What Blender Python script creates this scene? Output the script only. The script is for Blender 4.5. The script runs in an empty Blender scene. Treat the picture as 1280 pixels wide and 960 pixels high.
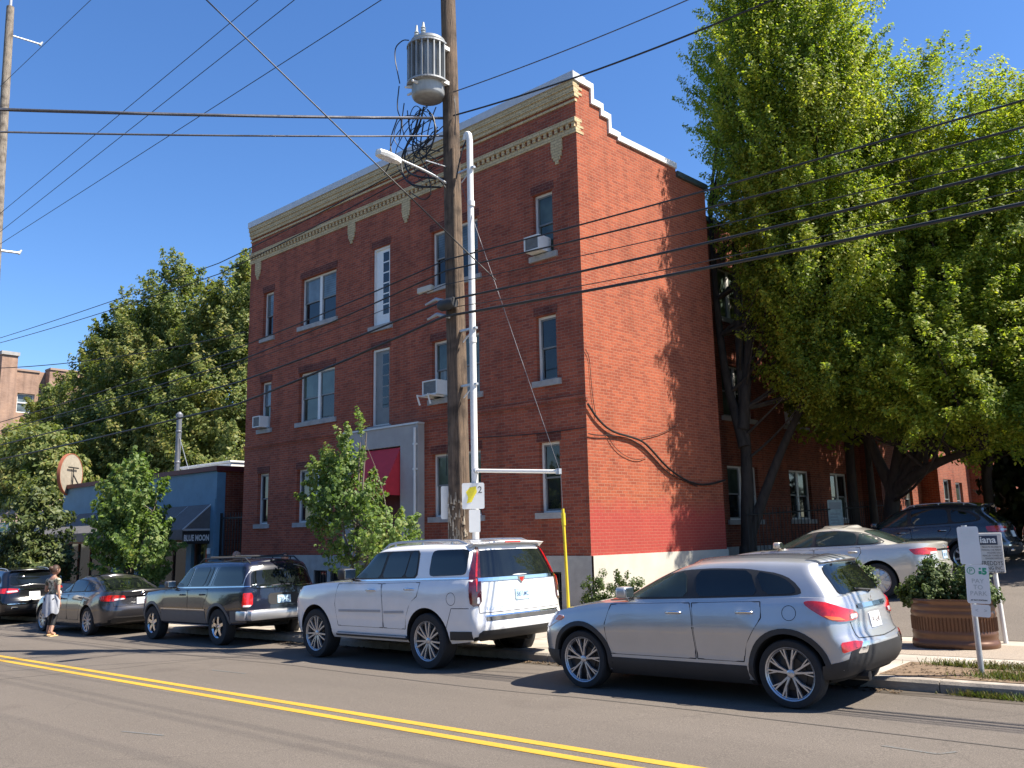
import bpy, bmesh, math, random
import numpy as np
from mathutils import Vector, Matrix, Quaternion
from mathutils.bvhtree import BVHTree
from mathutils.geometry import delaunay_2d_cdt
PI = math.pi
random.seed(7)
scene = bpy.context.scene
COL = scene.collection
GRADE = 0.0225                       # the street runs gently downhill to the left (-X)

# ------------------------------------------------------------------ mesh builder
class MB:
    def __init__(s):
        s.v = []; s.f = []; s.uv = []; s.mi = []
    def add(s, vs, fs, mi=0, uvs=None):
        b = len(s.v)
        s.v.extend([tuple(p) for p in vs])
        for i, f in enumerate(fs):
            s.f.append(tuple(b + k for k in f)); s.mi.append(mi)
            s.uv.append(uvs[i] if uvs else None)
        return s
    def box(s, x0, x1, y0, y1, z0, z1, mi=0, M=None, uvbox=False):
        vs = [Vector((x, y, z)) for z in (z0, z1) for y in (y0, y1) for x in (x0, x1)]
        fs = [(0, 2, 3, 1), (4, 5, 7, 6), (0, 1, 5, 4), (2, 6, 7, 3), (0, 4, 6, 2), (1, 3, 7, 5)]
        uvs = None
        if uvbox:
            ax = [(0, 1), (0, 1), (0, 2), (0, 2), (1, 2), (1, 2)]
            uvs = [[(vs[k][a[0]], vs[k][a[1]]) for k in f] for f, a in zip(fs, ax)]
        if M is not None: vs = [M @ p for p in vs]
        return s.add(vs, fs, mi, uvs)
    def bbox(s, x0, x1, y0, y1, z0, z1, b=0.01, mi=0, M=None):
        """box with chamfered edges"""
        bm = bmesh.new()
        bmesh.ops.create_cube(bm, size=1)
        for p in bm.verts:
            p.co = Vector(((x0 + x1) / 2 + p.co.x * (x1 - x0), (y0 + y1) / 2 + p.co.y * (y1 - y0), (z0 + z1) / 2 + p.co.z * (z1 - z0)))
        bmesh.ops.bevel(bm, geom=bm.edges[:], offset=b, segments=2, affect='EDGES', profile=.5)
        bm.verts.index_update()
        vs = [(M @ p.co if M is not None else p.co.copy()) for p in bm.verts]
        fs = [[q.index for q in f.verts] for f in bm.faces]
        bm.free()
        return s.add(vs, fs, mi)
    def tube(s, pts, r, n=8, mi=0, caps=True):
        pts = [Vector(p) for p in pts]
        if not hasattr(r, '__len__'): r = [r] * len(pts)
        vs = []; up = None
        for i, p in enumerate(pts):
            t = (pts[min(i + 1, len(pts) - 1)] - pts[max(i - 1, 0)])
            t = t.normalized() if t.length > 1e-9 else Vector((0, 0, 1))
            if up is None:
                a = Vector((0, 0, 1)) if abs(t.z) < .9 else Vector((1, 0, 0))
                up = (a - t * a.dot(t)).normalized()
            else:
                up = (up - t * up.dot(t))
                up = up.normalized() if up.length > 1e-6 else t.orthogonal().normalized()
            w = t.cross(up)
            for k in range(n):
                a = 2 * PI * k / n
                vs.append(p + (up * math.cos(a) + w * math.sin(a)) * r[i])
        fs = []
        for i in range(len(pts) - 1):
            for k in range(n):
                k2 = (k + 1) % n
                fs.append((i * n + k, i * n + k2, (i + 1) * n + k2, (i + 1) * n + k))
        if caps:
            fs.append(tuple(range(n - 1, -1, -1))); fs.append(tuple((len(pts) - 1) * n + k for k in range(n)))
        return s.add(vs, fs, mi)
    def lathe(s, prof, n=32, M=None, mi=0, a0=0, a1=2 * PI):
        """prof: (radius, height) list round local z"""
        closed = abs(a1 - a0 - 2 * PI) < 1e-6
        m = n if closed else n + 1
        vs = []
        for (r, z) in prof:
            for k in range(m):
                a = a0 + (a1 - a0) * k / n
                p = Vector((r * math.cos(a), r * math.sin(a), z))
                vs.append(M @ p if M is not None else p)
        fs = []
        for i in range(len(prof) - 1):
            for k in range(n):
                k2 = (k + 1) % m
                fs.append((i * m + k, i * m + k2, (i + 1) * m + k2, (i + 1) * m + k))
        return s.add(vs, fs, mi)
    def prism(s, poly, d0, d1, P, mi=0):
        """poly: 2D outline; P(a, b, d) -> 3D; extruded from d0 to d1"""
        n = len(poly)
        vs = [P(a, b, d0) for a, b in poly] + [P(a, b, d1) for a, b in poly]
        fs = [tuple(range(n - 1, -1, -1)), tuple(range(n, 2 * n))]
        for k in range(n):
            k2 = (k + 1) % n
            fs.append((k, k2, n + k2, n + k))
        return s.add(vs, fs, mi)
    def link(s, name, mats, parent=None, smooth=None, fixn=False, loc=None):
        me = bpy.data.meshes.new(name)
        me.from_pydata([tuple(p) for p in s.v], [], s.f)
        if not isinstance(mats, (list, tuple)): mats = [mats]
        for m in mats: me.materials.append(m)
        if len(mats) > 1: me.polygons.foreach_set('material_index', s.mi)
        if any(u is not None for u in s.uv):
            L = me.uv_layers.new(name='UVMap')
            flat = []
            for f, u in zip(s.f, s.uv):
                for k in range(len(f)): flat.extend(u[k] if u else (0, 0))
            L.data.foreach_set('uv', flat)
        if fixn:
            bm = bmesh.new(); bm.from_mesh(me)
            bmesh.ops.recalc_face_normals(bm, faces=bm.faces[:]); bm.to_mesh(me); bm.free()
        if smooth is not None:
            me.shade_smooth()
            if smooth < 179: me.set_sharp_from_angle(angle=math.radians(smooth))
        me.update()
        o = bpy.data.objects.new(name, me); COL.objects.link(o)
        if parent is not None: o.parent = parent
        if loc is not None: o.location = loc
        return o

def tag(o, label=None, cat=None, group=None, kind=None):
    if label: o['label'] = label
    if cat: o['category'] = cat
    if group: o['group'] = group
    if kind: o['kind'] = kind
    return o

def thing(name, label, cat, loc=(0, 0, 0), rot=(0, 0, 0), group=None):
    o = bpy.data.objects.new(name, None); COL.objects.link(o)
    o.location = loc; o.rotation_euler = rot; o.empty_display_size = .2
    return tag(o, label, cat, group)

def dup(o, parent=None):
    c = o.copy(); COL.objects.link(c)
    if parent is not None: c.parent = parent
    for ch in list(o.children): dup(ch, c)
    return c

def text_mb(txt, size, depth, P, mb=None, mi=0, align='LEFT', bold=0.0, xs=1.0):
    """lettering as real geometry; P(a, b, d) -> 3D"""
    cu = bpy.data.curves.new('lettering', 'FONT'); cu.body = txt; cu.size = size; cu.extrude = 0.0
    cu.align_x = align; cu.offset = bold; cu.resolution_u = 2
    o = bpy.data.objects.new('lettering', cu); COL.objects.link(o)
    dg = bpy.context.evaluated_depsgraph_get(); dg.update()
    me = bpy.data.meshes.new_from_object(o.evaluated_get(dg))
    bpy.data.objects.remove(o); bpy.data.curves.remove(cu)
    mb = mb or MB()
    mb.add([P(v.co.x * xs, v.co.y, depth) for v in me.vertices], [tuple(p.vertices) for p in me.polygons], mi)
    bpy.data.meshes.remove(me)
    return mb

def gz(x, off=0.0): return GRADE * x + off

# ------------------------------------------------------------------ materials
def newmat(name):
    m = bpy.data.materials.new(name); m.use_nodes = True
    nt = m.node_tree; b = nt.nodes['Principled BSDF']
    return m, nt, b
def node(nt, t, **kw):
    n = nt.nodes.new(t)
    for k, v in kw.items():
        if hasattr(n, k): setattr(n, k, v)
        else: n.inputs[k].default_value = v
    return n
def c4(c): return (c[0], c[1], c[2], 1)
def lin(nt, a, b): nt.links.new(a, b)
def ramp(nt, stops):
    r = nt.nodes.new('ShaderNodeValToRGB'); e = r.color_ramp.elements
    e[0].position, e[0].color = stops[0][0], c4(stops[0][1]); e[1].position, e[1].color = stops[-1][0], c4(stops[-1][1])
    for p, c in stops[1:-1]:
        q = e.new(p); q.color = c4(c)
    return r
def mat(name, base, rough=.6, metal=0.0, var=.12, scale=6.0, bump=0.0, bscale=40.0, coat=0.0, spec=.5, stretch=None):
    """plain procedural material: base colour with soft noise variation and optional fine bump"""
    m, nt, b = newmat(name)
    tc = node(nt, 'ShaderNodeTexCoord'); src = tc.outputs['Object']
    if stretch:
        mp = node(nt, 'ShaderNodeMapping'); mp.inputs['Scale'].default_value = stretch; lin(nt, src, mp.inputs[0]); src = mp.outputs[0]
    n = node(nt, 'ShaderNodeTexNoise', Scale=scale, Detail=6.0, Roughness=.6); lin(nt, src, n.inputs['Vector'])
    lo = tuple(c * (1 - var) for c in base); hi = tuple(min(1, c * (1 + var)) for c in base)
    r = ramp(nt, [(.3, lo), (.7, hi)]); lin(nt, n.outputs['Fac'], r.inputs[0]); lin(nt, r.outputs[0], b.inputs['Base Color'])
    b.inputs['Roughness'].default_value = rough; b.inputs['Metallic'].default_value = metal
    b.inputs['Coat Weight'].default_value = coat; b.inputs['Coat Roughness'].default_value = .04
    b.inputs['Specular IOR Level'].default_value = spec
    if bump:
        n2 = node(nt, 'ShaderNodeTexNoise', Scale=bscale, Detail=4.0); lin(nt, src, n2.inputs['Vector'])
        bp = node(nt, 'ShaderNodeBump', Strength=bump, Distance=.01); lin(nt, n2.outputs['Fac'], bp.inputs['Height']); lin(nt, bp.outputs[0], b.inputs['Normal'])
    return m

def brick_mat(name, c1, c2, mortar, paint=None, wx=1.0):
    m, nt, b = newmat(name)
    uv = node(nt, 'ShaderNodeTexCoord')
    br = node(nt, 'ShaderNodeTexBrick'); br.offset = .5
    br.inputs['Color1'].default_value = c4(c1); br.inputs['Color2'].default_value = c4(c2); br.inputs['Mortar'].default_value = c4(mortar)
    br.inputs['Scale'].default_value = 1; br.inputs['Mortar Size'].default_value = .0062; br.inputs['Mortar Smooth'].default_value = .15
    br.inputs['Bias'].default_value = -.1; br.inputs['Brick Width'].default_value = .212; br.inputs['Row Height'].default_value = .0715
    lin(nt, uv.outputs['UV'], br.inputs['Vector'])
    # weathering: broad blotches and streaks
    n = node(nt, 'ShaderNodeTexNoise', Scale=.9, Detail=8.0, Roughness=.65); lin(nt, uv.outputs['UV'], n.inputs['Vector'])
    r = ramp(nt, [(.28, (.66, .64, .64)), (.5, (.98, .98, .98)), (.75, (1.22, 1.18, 1.10))]); lin(nt, n.outputs['Fac'], r.inputs[0])
    mx = node(nt, 'ShaderNodeMix', data_type='RGBA', blend_type='MULTIPLY'); mx.inputs['Factor'].default_value = wx
    lin(nt, br.outputs['Color'], mx.inputs['A']); lin(nt, r.outputs[0], mx.inputs['B'])
    n3 = node(nt, 'ShaderNodeTexNoise', Scale=23.0, Detail=3.0); lin(nt, uv.outputs['UV'], n3.inputs['Vector'])
    r3 = ramp(nt, [(.3, (.86, .86, .86)), (.7, (1.12, 1.12, 1.12))]); lin(nt, n3.outputs['Fac'], r3.inputs[0])
    mx3 = node(nt, 'ShaderNodeMix', data_type='RGBA', blend_type='MULTIPLY'); mx3.inputs['Factor'].default_value = 1
    lin(nt, mx.outputs['Result'], mx3.inputs['A']); lin(nt, r3.outputs[0], mx3.inputs['B'])
    # rain streaks running down the wall, and pale repointed patches
    ms = node(nt, 'ShaderNodeMapping'); ms.inputs['Scale'].default_value = (2.6, .16, 1); lin(nt, uv.outputs['UV'], ms.inputs[0])
    ns = node(nt, 'ShaderNodeTexNoise', Scale=1.0, Detail=5.0, Roughness=.6); lin(nt, ms.outputs[0], ns.inputs['Vector'])
    rs_ = ramp(nt, [(.36, (.70, .69, .69)), (.52, (1, 1, 1)), (.72, (1.10, 1.09, 1.07))]); lin(nt, ns.outputs['Fac'], rs_.inputs[0])
    mxs = node(nt, 'ShaderNodeMix', data_type='RGBA', blend_type='MULTIPLY'); mxs.inputs['Factor'].default_value = .8 * wx
    lin(nt, mx3.outputs['Result'], mxs.inputs['A']); lin(nt, rs_.outputs[0], mxs.inputs['B'])
    npat = node(nt, 'ShaderNodeTexNoise', Scale=.38, Detail=3.0, Roughness=.5); lin(nt, uv.outputs['UV'], npat.inputs['Vector'])
    rp = ramp(nt, [(.60, (0, 0, 0)), (.66, (.32 * wx, .32 * wx, .32 * wx))]); lin(nt, npat.outputs['Fac'], rp.inputs[0])
    mxp = node(nt, 'ShaderNodeMix', data_type='RGBA'); lin(nt, rp.outputs[0], mxp.inputs['Factor']); lin(nt, mxs.outputs['Result'], mxp.inputs['A']); mxp.inputs['B'].default_value = c4(tuple(.55 * a + .45 * b for a, b in zip(c1, mortar)))
    out = mxp.outputs['Result']
    if paint:      # a coat of red paint over the lowest courses, ragged upper edge; and pale efflorescence
        sp = node(nt, 'ShaderNodeSeparateXYZ'); lin(nt, uv.outputs['UV'], sp.inputs[0])
        na = node(nt, 'ShaderNodeTexNoise', Scale=1.3, Detail=8.0, Roughness=.7); lin(nt, uv.outputs['UV'], na.inputs['Vector'])
        ad = node(nt, 'ShaderNodeMath', operation='MULTIPLY_ADD'); lin(nt, na.outputs['Fac'], ad.inputs[0]); ad.inputs[1].default_value = -.9; lin(nt, sp.outputs['Y'], ad.inputs[2])
        mr = node(nt, 'ShaderNodeMapRange'); mr.inputs[1].default_value = 2.08; mr.inputs[2].default_value = 1.62; lin(nt, ad.outputs[0], mr.inputs[0])
        mu = node(nt, 'ShaderNodeMath', operation='MULTIPLY'); lin(nt, mr.outputs[0], mu.inputs[0]); mu.inputs[1].default_value = .75
        mp = node(nt, 'ShaderNodeMix', data_type='RGBA'); lin(nt, mu.outputs[0], mp.inputs['Factor']); lin(nt, out, mp.inputs['A']); mp.inputs['B'].default_value = c4(paint)
        mb_ = node(nt, 'ShaderNodeMix', data_type='RGBA'); mb_.inputs['B'].default_value = c4(tuple(c * 1.15 for c in mortar)); lin(nt, mp.outputs['Result'], mb_.inputs['A'])
        mm = node(nt, 'ShaderNodeMath', operation='MULTIPLY'); lin(nt, br.outputs['Fac'], mm.inputs[0]); mm.inputs[1].default_value = .35; lin(nt, mm.outputs[0], mb_.inputs['Factor'])
        out = mb_.outputs['Result']
    lin(nt, out, b.inputs['Base Color'])
    b.inputs['Roughness'].default_value = .88; b.inputs['Specular IOR Level'].default_value = .25
    inv = node(nt, 'ShaderNodeMath', operation='SUBTRACT'); inv.inputs[0].default_value = 1; lin(nt, br.outputs['Fac'], inv.inputs[1])
    h = node(nt, 'ShaderNodeMath', operation='MULTIPLY_ADD'); lin(nt, n3.outputs['Fac'], h.inputs[0]); h.inputs[1].default_value = .4; lin(nt, inv.outputs[0], h.inputs[2])
    bp = node(nt, 'ShaderNodeBump', Strength=.5, Distance=.008); lin(nt, h.outputs[0], bp.inputs['Height']); lin(nt, bp.outputs[0], b.inputs['Normal'])
    return m

def glass_mat(name, tint=(.012, .015, .016), rough=.03, spec=.5, bump=.06):
    m, nt, b = newmat(name)
    tc = node(nt, 'ShaderNodeTexCoord')
    n = node(nt, 'ShaderNodeTexNoise', Scale=1.4, Detail=3.0); lin(nt, tc.outputs['Object'], n.inputs['Vector'])
    r = ramp(nt, [(.35, tuple(c * .55 for c in tint)), (.65, tuple(c * 1.5 for c in tint))]); lin(nt, n.outputs['Fac'], r.inputs[0]); lin(nt, r.outputs[0], b.inputs['Base Color'])
    b.inputs['Roughness'].default_value = rough; b.inputs['Specular IOR Level'].default_value = spec
    n2 = node(nt, 'ShaderNodeTexNoise', Scale=1.2, Detail=1.0); lin(nt, tc.outputs['Object'], n2.inputs['Vector'])
    bp = node(nt, 'ShaderNodeBump', Strength=bump, Distance=.05); lin(nt, n2.outputs['Fac'], bp.inputs['Height']); lin(nt, bp.outputs[0], b.inputs['Normal'])
    return m

def leaf_mat(name, stops, trans=.35, spec=.3):
    """leaf colour varies leaf by leaf; a little light comes through"""
    m, nt, b = newmat(name)
    g = node(nt, 'ShaderNodeNewGeometry')
    tc = node(nt, 'ShaderNodeTexCoord')
    n = node(nt, 'ShaderNodeTexNoise', Scale=.55, Detail=2.0); lin(nt, tc.outputs['Object'], n.inputs['Vector'])
    mr = node(nt, 'ShaderNodeMath', operation='MULTIPLY_ADD'); lin(nt, n.outputs['Fac'], mr.inputs[0]); mr.inputs[1].default_value = 1.1
    sb = node(nt, 'ShaderNodeMath', operation='MULTIPLY_ADD'); lin(nt, g.outputs['Random Per Island'], sb.inputs[0]); sb.inputs[1].default_value = .6; sb.inputs[2].default_value = -.3
    lin(nt, sb.outputs[0], mr.inputs[2])
    r = ramp(nt, stops); lin(nt, mr.outputs[0], r.inputs[0])
    lin(nt, r.outputs[0], b.inputs['Base Color']); b.inputs['Roughness'].default_value = .55; b.inputs['Specular IOR Level'].default_value = spec
    t = node(nt, 'ShaderNodeBsdfTranslucent')
    br = node(nt, 'ShaderNodeMix', data_type='RGBA', blend_type='MULTIPLY'); br.inputs['Factor'].default_value = 1
    lin(nt, r.outputs[0], br.inputs['A']); br.inputs['B'].default_value = (1.5, 1.6, .7, 1); lin(nt, br.outputs['Result'], t.inputs['Color'])
    mx = node(nt, 'ShaderNodeMixShader'); mx.inputs[0].default_value = trans
    lin(nt, b.outputs[0], mx.inputs[1]); lin(nt, t.outputs[0], mx.inputs[2])
    lin(nt, mx.outputs[0], nt.nodes['Material Output'].inputs['Surface'])
    return m

def asphalt_mat(name, base, crack=True, patch=.1):
    m, nt, b = newmat(name)
    tc = node(nt, 'ShaderNodeTexCoord'); src = tc.outputs['Object']
    n = node(nt, 'ShaderNodeTexNoise', Scale=90.0, Detail=6.0, Roughness=.8); lin(nt, src, n.inputs['Vector'])
    r = ramp(nt, [(.32, tuple(c * .45 for c in base)), (.5, base), (.68, tuple(c * 1.9 for c in base))]); lin(nt, n.outputs['Fac'], r.inputs[0])
    mp = node(nt, 'ShaderNodeMapping'); mp.inputs['Scale'].default_value = (.12, .9, 1); lin(nt, src, mp.inputs[0])
    n2 = node(nt, 'ShaderNodeTexNoise', Scale=1.0, Detail=6.0, Roughness=.6); lin(nt, mp.outputs[0], n2.inputs['Vector'])
    r2 = ramp(nt, [(.3, (1 - patch,) * 3), (.7, (1 + patch,) * 3)]); lin(nt, n2.outputs['Fac'], r2.inputs[0])
    mx = node(nt, 'ShaderNodeMix', data_type='RGBA', blend_type='MULTIPLY'); mx.inputs['Factor'].default_value = 1
    lin(nt, r.outputs[0], mx.inputs['A']); lin(nt, r2.outputs[0], mx.inputs['B'])
    out = mx.outputs['Result']
    if crack:
        nw = node(nt, 'ShaderNodeTexNoise', Scale=1.3, Detail=4.0); lin(nt, src, nw.inputs['Vector'])
        va = node(nt, 'ShaderNodeVectorMath', operation='MULTIPLY_ADD'); lin(nt, nw.outputs['Color'], va.inputs[0]); va.inputs[1].default_value = (.9, .9, 0); lin(nt, src, va.inputs[2])
        v = node(nt, 'ShaderNodeTexVoronoi', feature='DISTANCE_TO_EDGE', Scale=.16); lin(nt, va.outputs[0], v.inputs['Vector'])
        rc = ramp(nt, [(0, (.5, .5, .5)), (.0022, (1, 1, 1))]); lin(nt, v.outputs['Distance'], rc.inputs[0])
        m2 = node(nt, 'ShaderNodeMix', data_type='RGBA', blend_type='MULTIPLY'); m2.inputs['Factor'].default_value = .3
        lin(nt, out, m2.inputs['A']); lin(nt, rc.outputs[0], m2.inputs['B']); out = m2.outputs['Result']
        # oil and tyre stains
        n4 = node(nt, 'ShaderNodeTexNoise', Scale=.55, Detail=3.0); lin(nt, src, n4.inputs['Vector'])
        r4 = ramp(nt, [(.28, (.72, .7, .7)), (.38, (1, 1, 1))]); lin(nt, n4.outputs['Fac'], r4.inputs[0])
        m3 = node(nt, 'ShaderNodeMix', data_type='RGBA', blend_type='MULTIPLY'); m3.inputs['Factor'].default_value = .7
        lin(nt, out, m3.inputs['A']); lin(nt, r4.outputs[0], m3.inputs['B']); out = m3.outputs['Result']
    lin(nt, out, b.inputs['Base Color']); b.inputs['Roughness'].default_value = .9; b.inputs['Specular IOR Level'].default_value = .3
    bp = node(nt, 'ShaderNodeBump', Strength=.5, Distance=.006); lin(nt, n.outputs['Fac'], bp.inputs['Height']); lin(nt, bp.outputs[0], b.inputs['Normal'])
    return m

def worn_paint_mat(name, base, under, amount=.45):
    m, nt, b = newmat(name)
    tc = node(nt, 'ShaderNodeTexCoord')
    n = node(nt, 'ShaderNodeTexNoise', Scale=55.0, Detail=5.0, Roughness=.75); lin(nt, tc.outputs['Object'], n.inputs['Vector'])
    n2 = node(nt, 'ShaderNodeTexNoise', Scale=1.1, Detail=3.0); lin(nt, tc.outputs['Object'], n2.inputs['Vector'])
    a = node(nt, 'ShaderNodeMath', operation='MULTIPLY_ADD'); lin(nt, n2.outputs['Fac'], a.inputs[0]); a.inputs[1].default_value = .35; lin(nt, n.outputs['Fac'], a.inputs[2])
    r = ramp(nt, [(amount, under), (amount + .1, tuple(c * .85 for c in base)), (amount + .3, base)]); lin(nt, a.outputs[0], r.inputs[0])
    lin(nt, r.outputs[0], b.inputs['Base Color']); b.inputs['Roughness'].default_value = .75
    return m

M = {}
M['brick_front'] = brick_mat('red_brick', (.34, .086, .047), (.21, .051, .033), (.25, .152, .112), wx=.7)
M['brick_side'] = brick_mat('red_brick_side', (.35, .088, .041), (.24, .056, .029), (.31, .155, .098), paint=(.33, .042, .038), wx=.6)
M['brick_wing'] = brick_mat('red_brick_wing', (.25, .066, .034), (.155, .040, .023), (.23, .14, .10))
M['brick_buff'] = brick_mat('buff_brick', (.55, .43, .25), (.46, .355, .20), (.26, .20, .12), wx=.3)
M['brick_brown'] = brick_mat('brown_brick', (.33, .215, .16), (.29, .185, .135), (.32, .23, .18))
M['concrete'] = mat('grey_concrete', (.36, .35, .33), .85, bump=.3, var=.18, scale=3)
M['concrete_sunlit'] = mat('sunlit_cream_concrete', (.48, .45, .38), .8, bump=.2, var=.1, scale=2)  # same concrete as the grey front, with sunlight put into the colour
M['concrete_sill'] = mat('sill_concrete', (.31, .30, .29), .85, bump=.3, var=.18, scale=5)
M['stucco'] = mat('grey_stucco', (.35, .335, .32), .85, bump=.3, var=.1, scale=2)
M['white_paint'] = mat('white_paint', (.66, .65, .62), .45, var=.05)
M['white_coping'] = mat('white_metal_coping', (.70, .69, .66), .4, var=.05)
M['grey_coping'] = mat('grey_metal_coping', (.5, .5, .5), .45, metal=.2, var=.08)
M['dark_coping'] = mat('dark_metal_coping', (.05, .07, .07), .5, var=.2)
M['window_dark'] = glass_mat('window_glass', (.013, .017, .019), .04)
M['window_blind'] = glass_mat('window_glass_over_blind', (.10, .125, .135), .05)
M['window_curtain'] = glass_mat('window_glass_over_cream_curtain', (.17, .155, .125), .06)
M['window_teal'] = glass_mat('window_glass_over_curtain', (.055, .075, .06), .05)
M['black_metal'] = mat('black_metal', (.012, .012, .012), .5, var=.2)
M['dark_gap'] = mat('dark_interior', (.008, .008, .008), .9)
M['red_canvas'] = mat('red_canvas', (.55, .03, .045), .75, var=.08, bump=.1)
M['red_dark'] = mat('dark_red_trim', (.09, .012, .015), .6)
M['wood_dark'] = mat('dark_wood', (.10, .04, .022), .6, var=.25, stretch=(1, 1, .2))
M['blue_paint'] = mat('blue_painted_stucco', (.095, .20, .285), .7, bump=.2, var=.12, scale=2)
M['dark_canvas'] = mat('charcoal_canvas', (.115, .108, .105), .85, var=.12, bump=.1)
M['galv'] = mat('galvanised_steel', (.45, .46, .47), .45, metal=.6, var=.12, scale=9)
M['ac_white'] = mat('off_white_plastic', (.66, .66, .63), .5, var=.06)
M['ac_grille'] = mat('grey_grille', (.16, .17, .18), .6, var=.3, scale=60, stretch=(.1, .1, 1))
M['wire'] = mat('black_cable', (.012, .012, .013), .55, var=.2)
M['wire_bare'] = mat('twisted_aluminium_cable', (.085, .085, .095), .45, metal=.5, var=.3, scale=30)
M['bark'] = mat('dark_bark', (.045, .034, .026), .95, var=.45, scale=9, bump=.8, bscale=18, stretch=(1, 1, .25))
M['bark_light'] = mat('grey_bark', (.14, .115, .09), .95, var=.3, scale=12, bump=.5, bscale=25, stretch=(1, 1, .3))
M['asphalt'] = asphalt_mat('road_asphalt', (.104, .088, .0735))
M['asphalt_lot'] = asphalt_mat('lot_asphalt', (.115, .098, .083), crack=False)
M['yellow'] = worn_paint_mat('worn_yellow_paint', (.45, .265, .022), (.115, .095, .075), .49)
M['sidewalk'] = mat('sidewalk_concrete', (.325, .285, .235), .9, bump=.35, var=.26, scale=1.1, bscale=90)
M['aggregate'] = mat('exposed_aggregate', (.25, .205, .16), .95, bump=.6, var=.4, scale=60, bscale=120)
M['kerb'] = mat('kerb_concrete', (.275, .24, .20), .9, bump=.4, var=.28, scale=5)
M['soil'] = mat('dry_soil', (.145, .098, .060), 1.0, bump=.8, var=.35, scale=7, bscale=60)
M['litter'] = mat('dry_leaf_litter', (.12, .08, .045), 1.0, bump=.8, var=.5, scale=25, bscale=60)
M['ground'] = mat('ground', (.07, .062, .05), 1.0, var=.3, scale=1)
M['white_sign'] = mat('sign_white', (.66, .66, .64), .4, var=.03)
M['sign_green'] = mat('sign_green', (.03, .30, .16), .5)
M['sign_black'] = mat('sign_black', (.03, .03, .03), .5)
M['sign_grey'] = mat('sign_grey_text', (.36, .38, .37), .5)
M['sign_yellow'] = mat('sign_yellow', (.78, .62, .03), .5)
M['sign_teal'] = mat('sign_teal', (.02, .25, .24), .5)
M['yellow_guard'] = mat('yellow_plastic', (.58, .44, .016), .45, var=.06)
M['rust_brown'] = mat('brown_painted_steel', (.115, .052, .025), .38, metal=.25, var=.14, scale=5)
# ------------------------------------------------------------------ ground, street, pavement, lot
def sheet(name, x0, x1, y0, y1, off, m, nx=8, ny=2, kind='structure', zf=None):
    mb = MB(); vs = []; fs = []
    for j in range(ny + 1):
        for i in range(nx + 1):
            x = x0 + (x1 - x0) * i / nx; y = y0 + (y1 - y0) * j / ny
            vs.append((x, y, zf(x, y) if zf else gz(x, off)))
    for j in range(ny):
        for i in range(nx):
            a = j * (nx + 1) + i; fs.append((a, a + 1, a + nx + 2, a + nx + 1))
    mb.add(vs, fs)
    return tag(mb.link(name, m), kind=kind)
def terrain(x, y):
    xx = max(-90, min(60, x)); return gz(xx, -.06)
sheet('ground', -900, 900, -900, 1500, 0, M['ground'], 90, 60, zf=terrain)
sheet('road', -90, 60, -.6, 10.3, 0, M['asphalt'], 6, 2)
# double yellow centre line
for i, yc in enumerate((6.13, 5.87)):
    sheet('centre_line', -90, 20, yc - .06, yc + .06, .004, M['yellow'], 4, 1)
sheet('pavement', -90, 60, 10.45, 14.32, .13, M['sidewalk'], 8, 4)
# scored joints of the pavement flags: thin dark gaps every 1.5 m
mb = MB()
for k in range(-40, 12):
    x = k * 1.5 + .4
    mb.add([(x, 10.46, gz(x, .134)), (x + .014, 10.46, gz(x + .014, .134)), (x + .014, 14.3, gz(x + .014, .134)), (x, 14.3, gz(x, .134))], [(0, 1, 2, 3)])
for y in (11.72, 13.1):
    mb.add([(-60, y, gz(-60, .134)), (20, y, gz(20, .134)), (20, y + .014, gz(20, .134)), (-60, y + .014, gz(-60, .134))], [(0, 1, 2, 3)])
tag(mb.link('pavement_joints', mat('joint_dirt', (.12, .10, .078), .95)), kind='structure')
# kerb with a worn top edge, in lengths
mb = MB(); x = -90.0; rr = random.Random(3)
while x < 60:
    L = 1.85; j = rr.uniform(-.008, .008)
    prof = [(10.30 + j, -.05), (10.30 + j, .095), (10.325 + j, .128), (10.45, .133), (10.45, -.05)]
    vs = [(x + .006, y, gz(x, z)) for y, z in prof] + [(x + L - .006, y, gz(x + L, z)) for y, z in prof]
    n = len(prof)
    mb.add(vs, [tuple(range(n)), tuple(range(2 * n - 1, n - 1, -1))] + [(k, n + k, n + (k + 1) % n, (k + 1) % n) for k in range(n)])
    x += L
tag(mb.link('kerb', M['kerb']), kind='structure')
# planting strip of bare soil by the sign, leaf litter along the gutter
sheet('planting_strip', -3.75, 30, 10.47, 11.62, .137, M['soil'], 8, 2)
sheet('driveway_patch', -4.9, -1.0, 12.3, 13.72, .1345, M['aggregate'], 6, 2)
def lot_z(x, y):
    return gz(x, .136) + max(0, min(y, 18.3) - 14.3) * .105 + max(0, min(y, 31) - 18.3) * .055
sheet('parking_lot', -10.45, 45, 14.3, 50, 0, M['asphalt_lot'], 10, 18, zf=lot_z)
sheet('planting_bed', -25.1, -10.4, 14.25, 14.94, .145, M['soil'], 8, 1)
sheet('side_bed', -11.6, -10.4, 14.9, 46, 0, M['soil'], 1, 10, zf=lambda x, y: gz(x, .15) + max(0, min(y, 31) - 14.3) * .05)
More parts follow.
